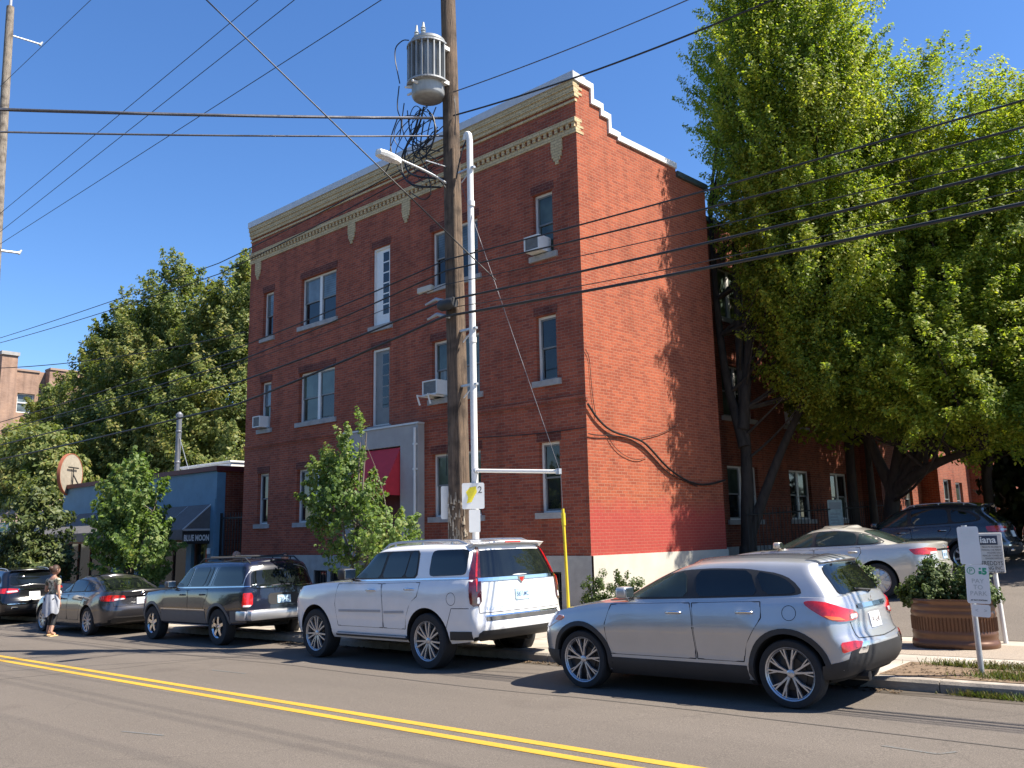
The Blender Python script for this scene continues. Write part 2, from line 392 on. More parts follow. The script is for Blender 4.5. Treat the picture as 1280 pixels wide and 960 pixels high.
# pebbles and fallen leaves along the gutter and on the soil: one uncountable mass
def scatter(name, n, xr, yr, off, size, m, seed, zf=None):
    r = np.random.default_rng(seed)
    x = r.uniform(*xr, n); y = yr[0] + (yr[1] - yr[0]) * r.random(n) ** 1.0
    s = size * r.uniform(.4, 1.2, n); a = r.uniform(0, 2 * PI, n); t = r.uniform(.1, .7, n)
    V = np.zeros((n, 4, 3)); 
    for k, (dx, dy) in enumerate(((-1, 0), (0, -.6), (1, 0), (0, .6))):
        V[:, k, 0] = x + s * (dx * np.cos(a) - dy * np.sin(a)); V[:, k, 1] = y + s * (dx * np.sin(a) + dy * np.cos(a))
        V[:, k, 2] = GRADE * V[:, k, 0] + off + .006 + s * t * (1 if k % 2 else 0) * .8
    return quads(name, V, m, 'stuff')
def quads(name, V, m, kind=None, parent=None):
    n = V.shape[0]
    me = bpy.data.meshes.new(name)
    me.vertices.add(n * 4); me.vertices.foreach_set('co', V.reshape(-1).astype(np.float32))
    me.loops.add(n * 4); me.loops.foreach_set('vertex_index', np.arange(n * 4, dtype=np.int32))
    me.polygons.add(n); me.polygons.foreach_set('loop_start', np.arange(0, n * 4, 4, dtype=np.int32))
    me.materials.append(m); me.update(calc_edges=True); me.validate()
    o = bpy.data.objects.new(name, me); COL.objects.link(o)
    if parent is not None: o.parent = parent
    if kind: o['kind'] = kind
    return o
def grass(name, spots, m, seed, h=.07):
    r = np.random.default_rng(seed); Vs = []
    for (cx, cy, rx, ry, n, z0) in spots:
        q = r.normal(0, .5, (n, 2)); x = cx + q[:, 0] * rx; y = np.clip(cy + q[:, 1] * ry, cy - ry * 1.1, cy + ry * 1.1)
        a = r.uniform(0, 2 * PI, n); hh = h * r.uniform(.4, 1.3, n); w = .006; ln = r.normal(0, .035, (n, 2))
        V = np.zeros((n, 4, 3)); z = GRADE * x + z0
        V[:, 0] = np.stack([x - w * np.cos(a), y - w * np.sin(a), z], 1); V[:, 1] = np.stack([x + w * np.cos(a), y + w * np.sin(a), z], 1)
        V[:, 2] = np.stack([x + ln[:, 0] + w * .3, y + ln[:, 1], z + hh], 1); V[:, 3] = np.stack([x + ln[:, 0] - w * .3, y + ln[:, 1], z + hh], 1)
        Vs.append(V)
    return quads(name, np.concatenate(Vs), m, 'stuff')
M['grass'] = leaf_mat('verge_grass', [(.35, (.17, .135, .055)), (.6, (.085, .10, .028)), (.85, (.095, .135, .026))], trans=.3)
grass('grass', [(-2.35, 10.75, .5, .16, 900, .137), (-1.9, 10.98, .35, .14, 800, .137), (-2.55, 11.42, .7, .10, 900, .137), (-1.0, 10.85, .9, .35, 1700, .137), (-3.2, 11.45, .35, .06, 260, .137), (-1.7, 11.3, .5, .2, 900, .137)], M['grass'], 3)
grass('gutter_weeds', [(-2.6, 10.24, .3, .05, 450, 0), (-1.9, 10.22, .5, .06, 1200, 0), (-6.3, 10.28, .3, .05, 300, 0), (-.4, 10.24, .8, .06, 2500, 0)], M['grass'], 4, .06)
# chalked survey marks, a tar seam and sweepings along the gutter
def stripe(name, pts, w, m, off=.0035):
    mb = MB(); rr2 = random.Random(len(pts))
    for a, b in zip(pts, pts[1:]):
        a, b = Vector((*a, 0)), Vector((*b, 0)); n = (b - a).cross(Vector((0, 0, 1))).normalized() * w / 2
        mb.add([(p.x, p.y, gz(p.x, off)) for p in (a - n, a + n, b + n, b - n)], [(0, 1, 2, 3)])
    return tag(mb.link(name, m), kind='structure')
M['chalk'] = worn_paint_mat('pale_blue_chalk', (.14, .155, .155), (.105, .09, .076), .60)
M['tar'] = worn_paint_mat('tar_seam', (.060, .052, .046), (.10, .085, .07), .56)
stripe('survey_mark', [(-9.3, 4.2), (-8.7, 4.35)], .03, M['chalk']); stripe('survey_mark', [(-12.9, 7.2), (-12.0, 7.25)], .03, M['chalk']); stripe('survey_mark', [(-2.75, 7.6), (-2.3, 7.55), (-2.2, 7.7)], .035, M['chalk'])
rs2 = random.Random(17)
stripe('tar_seam', [(x, 8.1 + .05 * math.sin(x * .9) + rs2.uniform(-.02, .02)) for x in [(-60 + .8 * k) for k in range(95)]], .022, M['tar'])
stripe('tar_seam', [(-16.4 + .25 * k * .3 + rs2.uniform(-.05, .05), 1 + .25 * k) for k in range(34)], .018, M['tar'])
M['gutter_dirt'] = worn_paint_mat('gutter_dirt', (.068, .053, .038), (.105, .088, .074), .52)
sheet('gutter_dirt', -60, 20, 10.02, 10.30, .003, M['gutter_dirt'], 4, 1)
scatter('leaf_litter', 2200, (-24, -3.4), (10.05, 10.36), .0, .03, M['litter'], 5)
scatter('soil_litter', 1500, (-3.7, 3), (10.5, 11.6), .137, .022, M['litter'], 6)
# ------------------------------------------------------------------ the brick apartment block
def wall(mb, P, u0, u1, z0, z1, holes=(), reveal=.20, top=None, cuts=(), d=0.0, N=None, mi=0, uvo=(0, 0)):
    us = sorted({u0, u1, *cuts, *[h[0] for h in holes], *[h[1] for h in holes]}); us = [u for u in us if u0 <= u <= u1]
    zs = sorted({z0, z1, *[h[2] for h in holes], *[h[3] for h in holes]} | ({t for t in top[1]} if top else set())); zs = [z for z in zs if z0 <= z <= z1]
    def quad(pts, uv, n):
        nn = (pts[1] - pts[0]).cross(pts[2] - pts[0])
        if nn.dot(n) < 0: pts = pts[::-1]; uv = uv[::-1]
        mb.add(pts, [(0, 1, 2, 3)], mi, [uv])
    n = P(0, 0, 1) - P(0, 0, 0); ux = P(1, 0, 0) - P(0, 0, 0); zx = Vector((0, 0, 1))
    for a, b in zip(us, us[1:]):
        for c, e in zip(zs, zs[1:]):
            um, zm = (a + b) / 2, (c + e) / 2
            if any(h[0] < um < h[1] and h[2] < zm < h[3] for h in holes): continue
            if top and zm > top[0](um): continue
            quad([P(a, c, d), P(b, c, d), P(b, e, d), P(a, e, d)], [(a, c), (b, c), (b, e), (a, e)], n)
    for (a, b, c, e) in holes:
        r = d - reveal
        quad([P(a, c, d), P(a, e, d), P(a, e, r), P(a, c, r)], [(a, c), (a, e), (a - reveal, e), (a - reveal, c)], ux)
        quad([P(b, c, d), P(b, e, d), P(b, e, r), P(b, c, r)], [(b, c), (b, e), (b + reveal, e), (b + reveal, c)], -ux)
        quad([P(a, e, d), P(b, e, d), P(b, e, r), P(a, e, r)], [(a, e), (b, e), (b, e + reveal), (a, e + reveal)], -zx)
        quad([P(a, c, d), P(b, c, d), P(b, c, r), P(a, c, r)], [(a, c), (b, c), (b, c - reveal), (a, c - reveal)], zx)
def pbox(mb, P, u0, u1, z0, z1, d0, d1, mi=0, uv=False):
    """box in wall coordinates"""
    vs = [P(u, z, d) for d in (d0, d1) for z in (z0, z1) for u in (u0, u1)]
    fs = [(0, 2, 3, 1), (4, 5, 7, 6), (0, 1, 5, 4), (2, 6, 7, 3), (0, 4, 6, 2), (1, 3, 7, 5)]
    q = [(u, z, d) for d in (d0, d1) for z in (z0, z1) for u in (u0, u1)]
    ax = [(0, 1), (0, 1), (0, 2), (0, 2), (2, 1), (2, 1)]
    uvs = [[(q[k][a[0]], q[k][a[1]]) for k in f] for f, a in zip(fs, ax)] if uv else None
    mb.add(vs, fs, mi, uvs)
def ring(mb, P, u0, u1, z0, z1, w, d0, d1, mi=0):
    pbox(mb, P, u0, u1, z1 - w, z1, d0, d1, mi); pbox(mb, P, u0, u1, z0, z0 + w, d0, d1, mi)
    pbox(mb, P, u0, u0 + w, z0 + w, z1 - w, d0, d1, mi); pbox(mb, P, u1 - w, u1, z0 + w, z1 - w, d0, d1, mi)
wr = random.Random(11)
M['sash'] = mat('sash_paint', (.16, .165, .165), .5, var=.1)
M['sash_white'] = mat('sash_white', (.70, .70, .68), .5, var=.05)
def window(parent, P, u0, u1, z0, z1, double=False, sill=True, lower_open=False, blind=None, d=-.185, sillm='concrete_sill'):
    w = MB(); ring(w, P, u0, u1, z0, z1, .055, d, d + .07)
    halves = [(u0 + .055, u1 - .055)]
    if double:
        um = (u0 + u1) / 2; pbox(w, P, um - .06, um + .06, z0 + .055, z1 - .055, d, d + .075)
        halves = [(u0 + .055, um - .06), (um + .06, u1 - .055)]
    win = w.link('window', M['white_paint'], parent)
    for (a, b) in halves:
        zm = (z0 + z1) / 2 + wr.uniform(-.03, .03)
        for k, (c, e, dd) in enumerate(((zm - .02, z1 - .055, d + .03), (z0 + .055, zm + .02, d + .005))):
            s = MB(); ring(s, P, a, b, c, e, .04, dd, dd + .028); s.link('sash', M['sash'], win)
            g = MB(); pbox(g, P, a + .035, b - .035, c + .035, e - .035, dd + .008, dd + .014)
            mt = 'window_dark'
            if k == 0: mt = (blind if wr.random() < .7 else None) or wr.choice(['window_blind', 'window_curtain', 'window_teal', 'window_dark'])
            elif wr.random() < .3: mt = wr.choice(['window_teal', 'window_curtain'])
            g.link('pane', M[mt], win)
            if mt in ('window_blind', 'window_curtain') and wr.random() < .8:      # slats or folds seen through the glass
                q = MB(); n = 9 if mt == 'window_blind' else 5
                for i in range(n):
                    if mt == 'window_blind': zz = c + .05 + (e - c - .1) * i / n; pbox(q, P, a + .045, b - .045, zz, zz + .012, dd + .0145, dd + .0155)
                    else: uu = a + .05 + (b - a - .1) * i / n; pbox(q, P, uu, uu + .018, c + .04, e - .04, dd + .0145, dd + .0155)
                q.link('blind' if mt == 'window_blind' else 'curtain', M['window_dark'] if mt == 'window_curtain' else M['window_teal'], win)
    if sill:
        s = MB(); s.v = []; pbox(s, P, u0 - .12, u1 + .12, z0 - .125, z0 + .012, -.2, .06); s.link('sill', M[sillm], win)
    return win

CX, CY = -11.17, 14.93
bld = thing('apartment_building', 'three storey red brick apartment block with stepped white parapet', 'building', (CX, CY, 0))
D2 = Vector((.062, .998, 0)).normalized(); N2 = Vector((D2.y, -D2.x, 0))
PF = lambda u, z, d: Vector((u, -d, z))
PS = lambda u, z, d: D2 * u + N2 * d + Vector((0, 0, z))
REC = 1.2
PW = lambda u, z, d: D2 * u + N2 * (d - REC) + Vector((0, 0, z))
LEFT = -14.06
fx = lambda X: X - CX
# ---- street front
narrowR, narrowL = (fx(-12.56), fx(-11.95)), (fx(-24.37), fx(-23.76))
dblR, dblL, stair = (fx(-16.16), fx(-14.42)), (fx(-22.2), fx(-20.38)), (fx(-18.63), fx(-17.88))
zf = [(2.17, 3.78), (5.19, 6.75), (8.22, 9.78)]
front_holes = []
for (a, b) in (narrowR, narrowL, dblR, dblL):
    for (c, e) in zf: front_holes.append((a, b, c, e))
front_holes += [(stair[0], stair[1], 4.72, 6.92), (stair[0], stair[1], 7.58, 9.9)]
door_hole = (fx(-18.85), fx(-17.16), 1.0, 4.08)
mb = MB(); wall(mb, PF, LEFT, 0, 1.2, 12.25, front_holes + [door_hole])
mb.link('front_wall', M['brick_front'], bld)
# header courses over the windows, belt course between first and second floor
M['header_brick'] = brick_mat('header_brick', (.15, .042, .03), (.10, .028, .023), (.16, .10, .085))
for (a, b, c, e) in front_holes: mb = MB(); pbox(mb, PF, a - .05, b + .05, e + .01, e + .21, -.02, .012, uv=True); mb.link('window_header', M['header_brick'], bld)
mb = MB(); pbox(mb, PF, LEFT - .02, .03, 4.66, 4.74, -.05, .045, uv=True); pbox(mb, PF, LEFT - .02, .02, 4.60, 4.655, -.05, .02, uv=True)
mb.link('belt_course', M['brick_front'], bld)
blinds = {('narrowR', 2): 'window_blind'}
for nm, (a, b), dbl in (('narrowR', narrowR, 0), ('narrowL', narrowL, 0), ('dblR', dblR, 1), ('dblL', dblL, 1)):
    for k, (c, e) in enumerate(zf):
        window(bld, PF, a, b, c, e, double=bool(dbl), blind={0: 'window_teal', 1: 'window_teal', 2: 'window_blind'}[k] if dbl else None)
for k, (c, e) in enumerate(((4.72, 6.92), (7.58, 9.9))):
    a, b = stair
    w = MB(); ring(w, PF, a, b, c, e, .06, -.13, -.05)
    win = w.link('window', M['white_paint'], bld)
    s = MB(); pbox(s, PF, a + .06, b - .06, c + .06, e - .06, -.128, -.09)
    s.link('sash', M['sash_white'] if k else M['sash'], win)
    n = 6 if k else 5; z0_, z1_ = c + (.32 if k else .5), e - .14
    g = MB()
    for q in range(n):
        h = (z1_ - z0_) / n; pbox(g, PF, a + .36, b - .14, z0_ + q * h + .02, z0_ + (q + 1) * h - .02, -.1, -.086)
    g.link('pane', M['window_dark'], win)
    s = MB(); pbox(s, PF, a - .14, b + .14, c - .15, c + .012, -.14, .07); s.link('sill', M['concrete_sill'], win)
# ---- sunny side wall with stepped parapet
steps = [(.56, 12.25), (.915, 11.86), (1.20, 11.68), (1.55, 11.32), (4.02, 11.24), (5.39, 11.02)]
def topf(u):
    for s_, z_ in steps:
        if u <= s_: return z_
    return 11.02
mb = MB(); wall(mb, PS, 0, 5.39, 1.2, 12.25, (), top=(topf, [z for _, z in steps]), cuts=[s_ for s_, _ in steps])
mb.link('side_wall', M['brick_side'], bld)
mb = MB(); prev = 0; zprev = None
for i, (s_, z_) in enumerate(steps[:5]):
    if zprev is not None: pbox(mb, PS, prev - .02, prev + .08, z_, zprev + .15, -.36, .05)
    pbox(mb, PS, (prev + .08) if i else -.06, s_ - .021 if i < 4 else s_, z_ + .003, z_ + .155, -.36, .051)
    prev = s_; zprev = z_
mb.link('parapet_coping', M['white_coping'], bld)
mb = MB(); pbox(mb, PS, 4.03, 5.45, 11.03, 11.18, -.36, .07); mb.link('parapet_coping', M['dark_coping'], bld)
mb = MB(); pbox(mb, PF, LEFT - .07, .055, 12.255, 12.46, -.36, .13); mb.link('front_coping', M['grey_coping'], bld)
# ---- buff brick cornice, dentil band and pendants
mb = MB()
for z0_, z1_, pr in ((12.11, 12.25, .10), (11.97, 12.107, .075), (11.86, 11.967, .05), (11.74, 11.80, .035)):
    pbox(mb, PF, LEFT - pr * .5, .012 + pr * .1, z0_, z1_, -.05, pr, uv=True)
mb.link('cornice', M['brick_buff'], bld)
mb = MB(); pbox(mb, PF, LEFT - .01, .014, 10.96, 11.10, -.05, .03, uv=True); pbox(mb, PF, LEFT - .02, .016, 11.215, 11.33, -.05, .07, uv=True)
x = LEFT + .03
while x < -.05:
    pbox(mb, PF, x, x + .085, 11.103, 11.212, -.05, .055, uv=True); x += .172
mb.link('dentil_band', M['brick_buff'], bld)
for X in (-24.75, -19.64, -17.18, -11.76):
    mb = MB(); x = fx(X)
    for w_, z0_, z1_ in ((.17, 10.66, 10.957), (.145, 10.52, 10.658), (.10, 10.43, 10.518), (.05, 10.34, 10.428)):
        pbox(mb, PF, x - w_, x + w_, z0_, z1_, -.03, .032, uv=True)
    mb.link('pendant', M['brick_buff'], bld)
mb = MB()
for z0_, z1_, w_ in ((10.96, 11.03, .25), (11.035, 11.1, .14), (11.105, 11.17, .25), (11.175, 11.25, .14), (11.255, 11.33, .2), (11.86, 11.93, .12), (11.935, 12.0, .24), (12.005, 12.07, .12), (12.075, 12.14, .24), (12.145, 12.24, .14)):
    pbox(mb, PS, .018, w_, z0_, z1_, -.02, .012, uv=True)
mb.link('corner_quoin', M['brick_buff'], bld)
# ---- foundation with barred basement windows
bw = [(fx(-12.72), fx(-11.98), .05, .88), (fx(-21.2), fx(-20.55), .0, .80), (fx(-20.4), fx(-19.9), .0, .80)]
mb = MB(); wall(mb, PF, LEFT - .03, .03, -1.3, 1.23, bw + [(door_hole[0], door_hole[1], .2, 1.235)], d=.035, reveal=.2)
mb.add([PF(LEFT, 1.23, .035), PF(.03, 1.23, .035), PF(.03, 1.23, -.02), PF(LEFT, 1.23, -.02)], [(0, 1, 2, 3)])
mb.link('foundation', M['concrete'], bld)
for (a, b, c, e) in bw:
    w = MB(); ring(w, PF, a, b, c, e, .04, -.12, -.06); win = w.link('basement_window', M['black_metal'], bld)
    g = MB(); pbox(g, PF, a + .03, b - .03, c + .03, e - .03, -.12, -.1); g.link('pane', M['window_dark'], win)
    g = MB(); n = 5
    for q in range(n): x = a + (b - a) * (q + .5) / n; pbox(g, PF, x - .009, x + .009, c, e, .005, .023)
    pbox(g, PF, a, b, (c + e) / 2 - .01, (c + e) / 2 + .01, .024, .036); g.link('bars', M['black_metal'], win)
mb = MB(); wall(mb, PS, 0.03, 5.42, -1.3, 1.23, (), d=.035)
mb.add([PS(0, 1.23, .035), PS(5.42, 1.23, .035), PS(5.42, 1.23, -.02), PS(0, 1.23, -.02)], [(0, 1, 2, 3)])
mb.link('side_foundation', M['concrete_sunlit'], bld)
# ---- grey entrance surround, red awning, door
pt = MB(); a, b = fx(-19.6), fx(-16.46); pr = .22
wall(pt, PF, a, b, -.6, 4.6, [(door_hole[0], door_hole[1], -.6, 4.08)], d=pr, reveal=pr - .01)
pt.add([PF(a, -.6, pr), PF(a, 4.6, pr), PF(a, 4.6, 0), PF(a, -.6, 0)], [(0, 1, 2, 3)])
pt.add([PF(b, -.6, pr), PF(b, 4.6, pr), PF(b, 4.6, 0), PF(b, -.6, 0)], [(0, 1, 2, 3)])
pt.add([PF(a, 4.6, pr), PF(b, 4.6, pr), PF(b, 4.6, 0), PF(a, 4.6, 0)], [(0, 1, 2, 3)])
surround = pt.link('entrance_surround', M['stucco'], bld)
cp = MB(); pbox(cp, PF, a - .03, b + .03, 4.603, 4.65, -.01, pr + .03); cp.link('coping', M['grey_coping'], surround)
aw = MB(); ua, ub = door_hole[0] + .02, door_hole[1] - .03
prof = [(pr - .04, 4.04), (pr + .46, 3.10), (pr + .48, 2.78), (pr + .465, 2.77), (pr + .44, 3.09), (pr - .06, 4.0)]
n = len(prof)
aw.add([PF(ua, z, d) for d, z in prof] + [PF(ub, z, d) for d, z in prof], [(k, (k + 1) % n, n + (k + 1) % n, n + k) for k in range(n)])
aw.add([PF(ub, 4.04, pr - .04), PF(ub, 3.10, pr + .46), PF(ub, 2.78, pr + .48), PF(ub, 2.78, pr - .1)], [(0, 1, 2, 3)])
aw.add([PF(ua, 4.04, pr - .04), PF(ua, 3.10, pr + .46), PF(ua, 2.78, pr + .48), PF(ua, 2.78, pr - .1)], [(0, 1, 2, 3)])
aw.link('awning', M['red_canvas'], bld)
dr = MB(); pbox(dr, PF, door_hole[0], door_hole[1], .2, 4.08, -.3, -.12); door = dr.link('door', M['red_dark'], bld)
hd = MB(); hd.tube([PF(-7.0, 1.5, -.115), PF(-7.0, 1.5, -.06), PF(-7.0, 1.72, -.06), PF(-7.0, 1.72, -.115)], .012); hd.link('handle', M['galv'], door)
st = MB()
for k in range(3): pbox(st, PF, door_hole[0] - .1, door_hole[1] + .1, -.6, -.02 + .2 * k, .0, pr + .9 - .3 * k)
st.link('entrance_steps', M['concrete'], bld)
pp = MB(); xx = fx(-16.53); pp.tube([PF(xx, 4.5, pr + .05), PF(xx, -.2, pr + .05)], .035, 10)
for z in (4.05, 3.4, 1.6): pbox(pp, PF, xx - .045, xx + .045, z, z + .05, pr, pr + .09)
pp.link('downspout', M['white_paint'], bld)
# ---- long wing behind, set back, with bays
wz = [(1.98, 3.57), (5.01, 6.60), (8.04, 9.63)]
wholes = []
pairs = [(7.62, 9.35), (11.3, 12.75), (14.2, 15.6), (20.0, 21.4), (26.0, 27.3)]
for (a, b) in pairs:
    for (c, e) in wz: wholes.append((a, b, c, e))
mb = MB(); wall(mb, PW, 5.0, 40, 1.2, 10.95, wholes)
bays = [(16.7, 18.8), (22.4, 24.3), (28.4, 30.2)]
bh = []
for (a, b) in bays:
    hh = [(a + .5, b - .5, c, e) for c, e in wz]
    wall(mb, PW, a, b, 1.2, 10.95, hh, d=.7); bh += [(h, .7) for h in hh]
    for u in (a, b):
        q = [PW(u, 1.2, 0), PW(u, 1.2, .7), PW(u, 10.95, .7), PW(u, 10.95, 0)]
        mb.add(q, [(0, 1, 2, 3)], 0, [[(0, 1.2), (.7, 1.2), (.7, 10.95), (0, 10.95)]])
# return wall at the end of the front block, left flank
mb.add([PS(5.39, 1.2, 0), PS(5.39, 1.2, -1.3), PS(5.39, 11.02, -1.3), PS(5.39, 11.02, 0)], [(0, 1, 2, 3)], 0, [[(0, 1.2), (1.3, 1.2), (1.3, 11), (0, 11)]])
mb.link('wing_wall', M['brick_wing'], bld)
for (a, b) in pairs:
    for (c, e) in wz: window(bld, PW, a, b, c, e, double=True, blind='window_teal')
for (h, dd) in bh: window(bld, lambda u, z, d, dd=dd: PW(u, z, d + dd), *h)
mb = MB(); pbox(mb, PW, 5.3, 40, 10.953, 11.1, -.3, .05); mb.link('wing_coping', M['dark_coping'], bld)
mb = MB(); wall(mb, PW, 5.0, 40, -1.0, 1.23, (), d=.035)
for (a, b) in bays: pbox(mb, PW, a - .03, b + .03, -1, 1.23, -.1, .735)
mb.link('wing_foundation', M['concrete'], bld)
mb = MB()
PL = lambda u, z, d: Vector((LEFT - d, u, z))
wall(mb, PL, 0, 38, -1.2, 11.3); mb.link('left_wall', M['brick_front'], bld)
mb = MB()
mb.add([Vector((LEFT, .02, 11.0)), Vector((-.02, .02, 11.0)), PS(5.38, 11.0, -.05), PS(5.38, 11.0, -REC - .05), PW(40, 10.9, -.05), Vector((LEFT, 39, 10.9))], [(0, 1, 2, 3, 4, 5)])
mb.link('roof', M['dark_coping'], bld)
mb = MB(); pbox(mb, PF, LEFT, -.02, 10.9, 12.25, -.34, -.30, uv=True); mb.link('parapet_back', M['brick_front'], bld)
mb = MB(); mb.bbox(-10.3, -9.2, 4.2, 5.4, 11.0, 12.75, .02); mb.link('roof_hatch', M['concrete_sill'], bld)

# ---- window air conditioners
def air_con(label, P, u, z, w=.5, h=.36, proj=.34, brackets=False, root=None):
    o = P(u + w / 2, z, 0) + Vector((CX, CY, 0))
    t = thing('air_conditioner', label, 'air conditioner', o, group='window air conditioners')
    ax = (P(1, 0, 0) - P(0, 0, 0)); an = (P(0, 0, 1) - P(0, 0, 0))
    Q = lambda a, b, d: ax * a + an * d + Vector((0, 0, b))
    m = MB(); ring(m, Q, -w / 2, w / 2, 0, h, .03, -.12, proj)
    m.link('casing', M['ac_white'], t)
    g = MB()
    pbox(g, Q, -w / 2 + .03, w / 2 - .03, .03, h - .03, -.1, proj - .03)
    for k in range(9): zz = .04 + (h - .08) * k / 9; pbox(g, Q, -w / 2 + .031, w / 2 - .031, zz, zz + .012, proj - .0295, proj - .018)
    g.link('grille', M['ac_grille'], t)
    if brackets:
        b = MB()
        for s in (-.2, .2):
            b = MB(); b.tube([Q(s, -.02, -.05), Q(s, -.03, .60), Q(s + .02, -.27, .52)], .028, 6); b.link('bracket', M['white_paint'], t)
    return t
air_con('white air conditioner in the top floor window nearest the sunny corner', PF, narrowR[0] - .02, 8.27, .46, .36, .34)
air_con('air conditioner on two white brackets behind the wooden pole', PF, dblR[0] + .02, 5.27, .54, .38, .36, brackets=True)
air_con('small air conditioner in the narrow second floor window at the facade left end', PF, narrowL[0] + .05, 5.24, .42, .36, .30)
air_con('air conditioner in a shaded second floor wing window behind the trees', PW, 11.32, 5.06, .55, .4, .33)

# ---- loose cables clipped to the walls
def cable(name, label, pts, r=.014, m='wire', group=None, sag=None):
    if sag is not None and len(pts) == 2:
        a, b = Vector(pts[0]), Vector(pts[1]); n = 24
        pts = [a.lerp(b, k / n) - Vector((0, 0, 4 * sag * (k / n) * (1 - k / n))) for k in range(n + 1)]
    o0 = Vector(pts[0])
    m_ = MB(); m_.tube([Vector(p) - o0 for p in pts], r, 6)
    o = m_.link(name, M[m], loc=o0, smooth=60)
    return tag(o, label, 'cable', group)
def smooth_path(pts, it=2):
    pts = [Vector(p) for p in pts]
    for _ in range(it):
        q = [pts[0]]
        for a, b in zip(pts, pts[1:]): q += [a.lerp(b, .25), a.lerp(b, .75)]
        pts = q + [pts[-1]]
    return pts
W0 = Vector((CX, CY, 0))
sw = [(-.01, 4.52), (.32, 4.19), (.79, 3.95), (1.6, 3.87), (1.95, 3.8), (2.27, 3.62), (2.81, 3.25), (3.46, 2.98), (4.07, 2.85), (4.69, 2.86), (5.42, 3.0)]
cable('wall_cable', 'thick bundle of black cables swagging across the sunny brick side wall', smooth_path([W0 + PS(u, z, .06) for u, z in sw]), .026)
cable('wall_cable', 'second black cable running just below the thick bundle on the side wall', smooth_path([W0 + PS(u, z - .06 - .04 * math.sin(u * 3), .045) for u, z in [(0, 3.92), (.3, 3.93), (.8, 3.97), (1.6, 3.85), (2.2, 3.62), (2.85, 3.2), (3.5, 2.96), (4.1, 2.86)]]), .012)
cable('wall_cable', 'thin cable rising to the right from the bundle on the side wall', smooth_path([W0 + PS(u, z, .03) for u, z in [(1.91, 3.88), (2.55, 4.0), (3.0, 4.14), (3.5, 4.32)]]), .008)
cable('wall_cable', 'thin loop of cable hanging under the bundle on the side wall', smooth_path([W0 + PS(u, z, .03) for u, z in [(.6, 3.95), (.9, 3.6), (1.3, 3.42), (1.75, 3.35), (2.1, 3.45)]]), .007)
cable('wall_cable', 'thin cable dropping down the sunny corner above the bundle', smooth_path([W0 + PS(u, z, .03) for u, z in [(.02, 5.75), (.14, 5.6), (.16, 5.2), (.2, 4.7), (.3, 4.25)]]), .007)
cable('wall_cable', 'black cable along the shaded brick front below the belt course', smooth_path([W0 + PF(u, z, .05) for u, z in [(0, 4.0), (-1.2, 3.98), (-2.3, 4.02), (-4.0, 4.1), (-4.4, 3.9), (-4.42, 3.2)]]), .011)
# ------------------------------------------------------------------ vehicles
def pchip(pts):
    xs = np.array([p[0] for p in pts], float); ys = np.array([p[1] for p in pts], float)
    h = np.diff(xs); dl = np.diff(ys) / h; d = np.zeros_like(ys)
    if len(xs) > 2:
        for i in range(1, len(xs) - 1):
            if dl[i - 1] * dl[i] > 0:
                w1, w2 = 2 * h[i] + h[i - 1], h[i] + 2 * h[i - 1]; d[i] = (w1 + w2) / (w1 / dl[i - 1] + w2 / dl[i])
    d[0], d[-1] = dl[0], dl[-1]
    def f(x):
        x = min(max(x, xs[0]), xs[-1]); i = min(int(np.searchsorted(xs, x, 'right')) - 1, len(h) - 1); i = max(i, 0)
        t = (x - xs[i]) / h[i]
        return float((1 + 2 * t) * (1 - t) ** 2 * ys[i] + t * (1 - t) ** 2 * h[i] * d[i] + t * t * (3 - 2 * t) * ys[i + 1] + t * t * (t - 1) * h[i] * d[i + 1])
    return f
def paint(name, base, metal=0.0, rough=.28, flake=0.0):
    m = mat(name, base, rough, metal, var=.04, scale=3, coat=1.0)
    return m
M['tyre'] = mat('tyre_rubber', (.018, .018, .019), .85, bump=.15, var=.2, scale=20)
M['alloy'] = mat('alloy', (.50, .50, .51), .32, metal=.75, var=.06)
M['chrome'] = mat('chrome', (.72, .72, .73), .12, metal=1.0, var=.03)
M['wheel_dark'] = mat('wheel_dark', (.022, .022, .024), .4, metal=.3)
M['well'] = mat('wheel_well', (.008, .008, .008), .95)
M['black_plastic'] = mat('black_plastic', (.022, .022, .023), .6, var=.15)
M['car_glass'] = glass_mat('car_glass', (.006, .008, .008), .02, .6, bump=.012)
M['car_glass_clear'] = glass_mat('car_glass_tinted', (.028, .04, .034), .03, .5, bump=.012)
M['lamp_red'] = mat('red_lens', (.50, .012, .012), .12, coat=1, var=.35, scale=22)
M['lamp_dark_red'] = mat('smoked_red_lens', (.055, .005, .008), .1, coat=1, var=.6, scale=12)
M['lamp_clear'] = mat('clear_lens', (.66, .66, .66), .12, coat=1, var=.25, scale=30)
M['lamp_amber'] = mat('amber_lens', (.7, .16, .02), .15, coat=1, var=.2)
M['seam'] = mat('panel_gap', (.012, .012, .012), .9)
M['plate_blue'] = mat('plate_pale_blue', (.42, .58, .66), .5, var=.3, scale=28)
M['plate_white'] = mat('plate_white', (.74, .74, .74), .5, var=.08)
M['plate_text'] = mat('plate_text', (.03, .05, .14), .6)

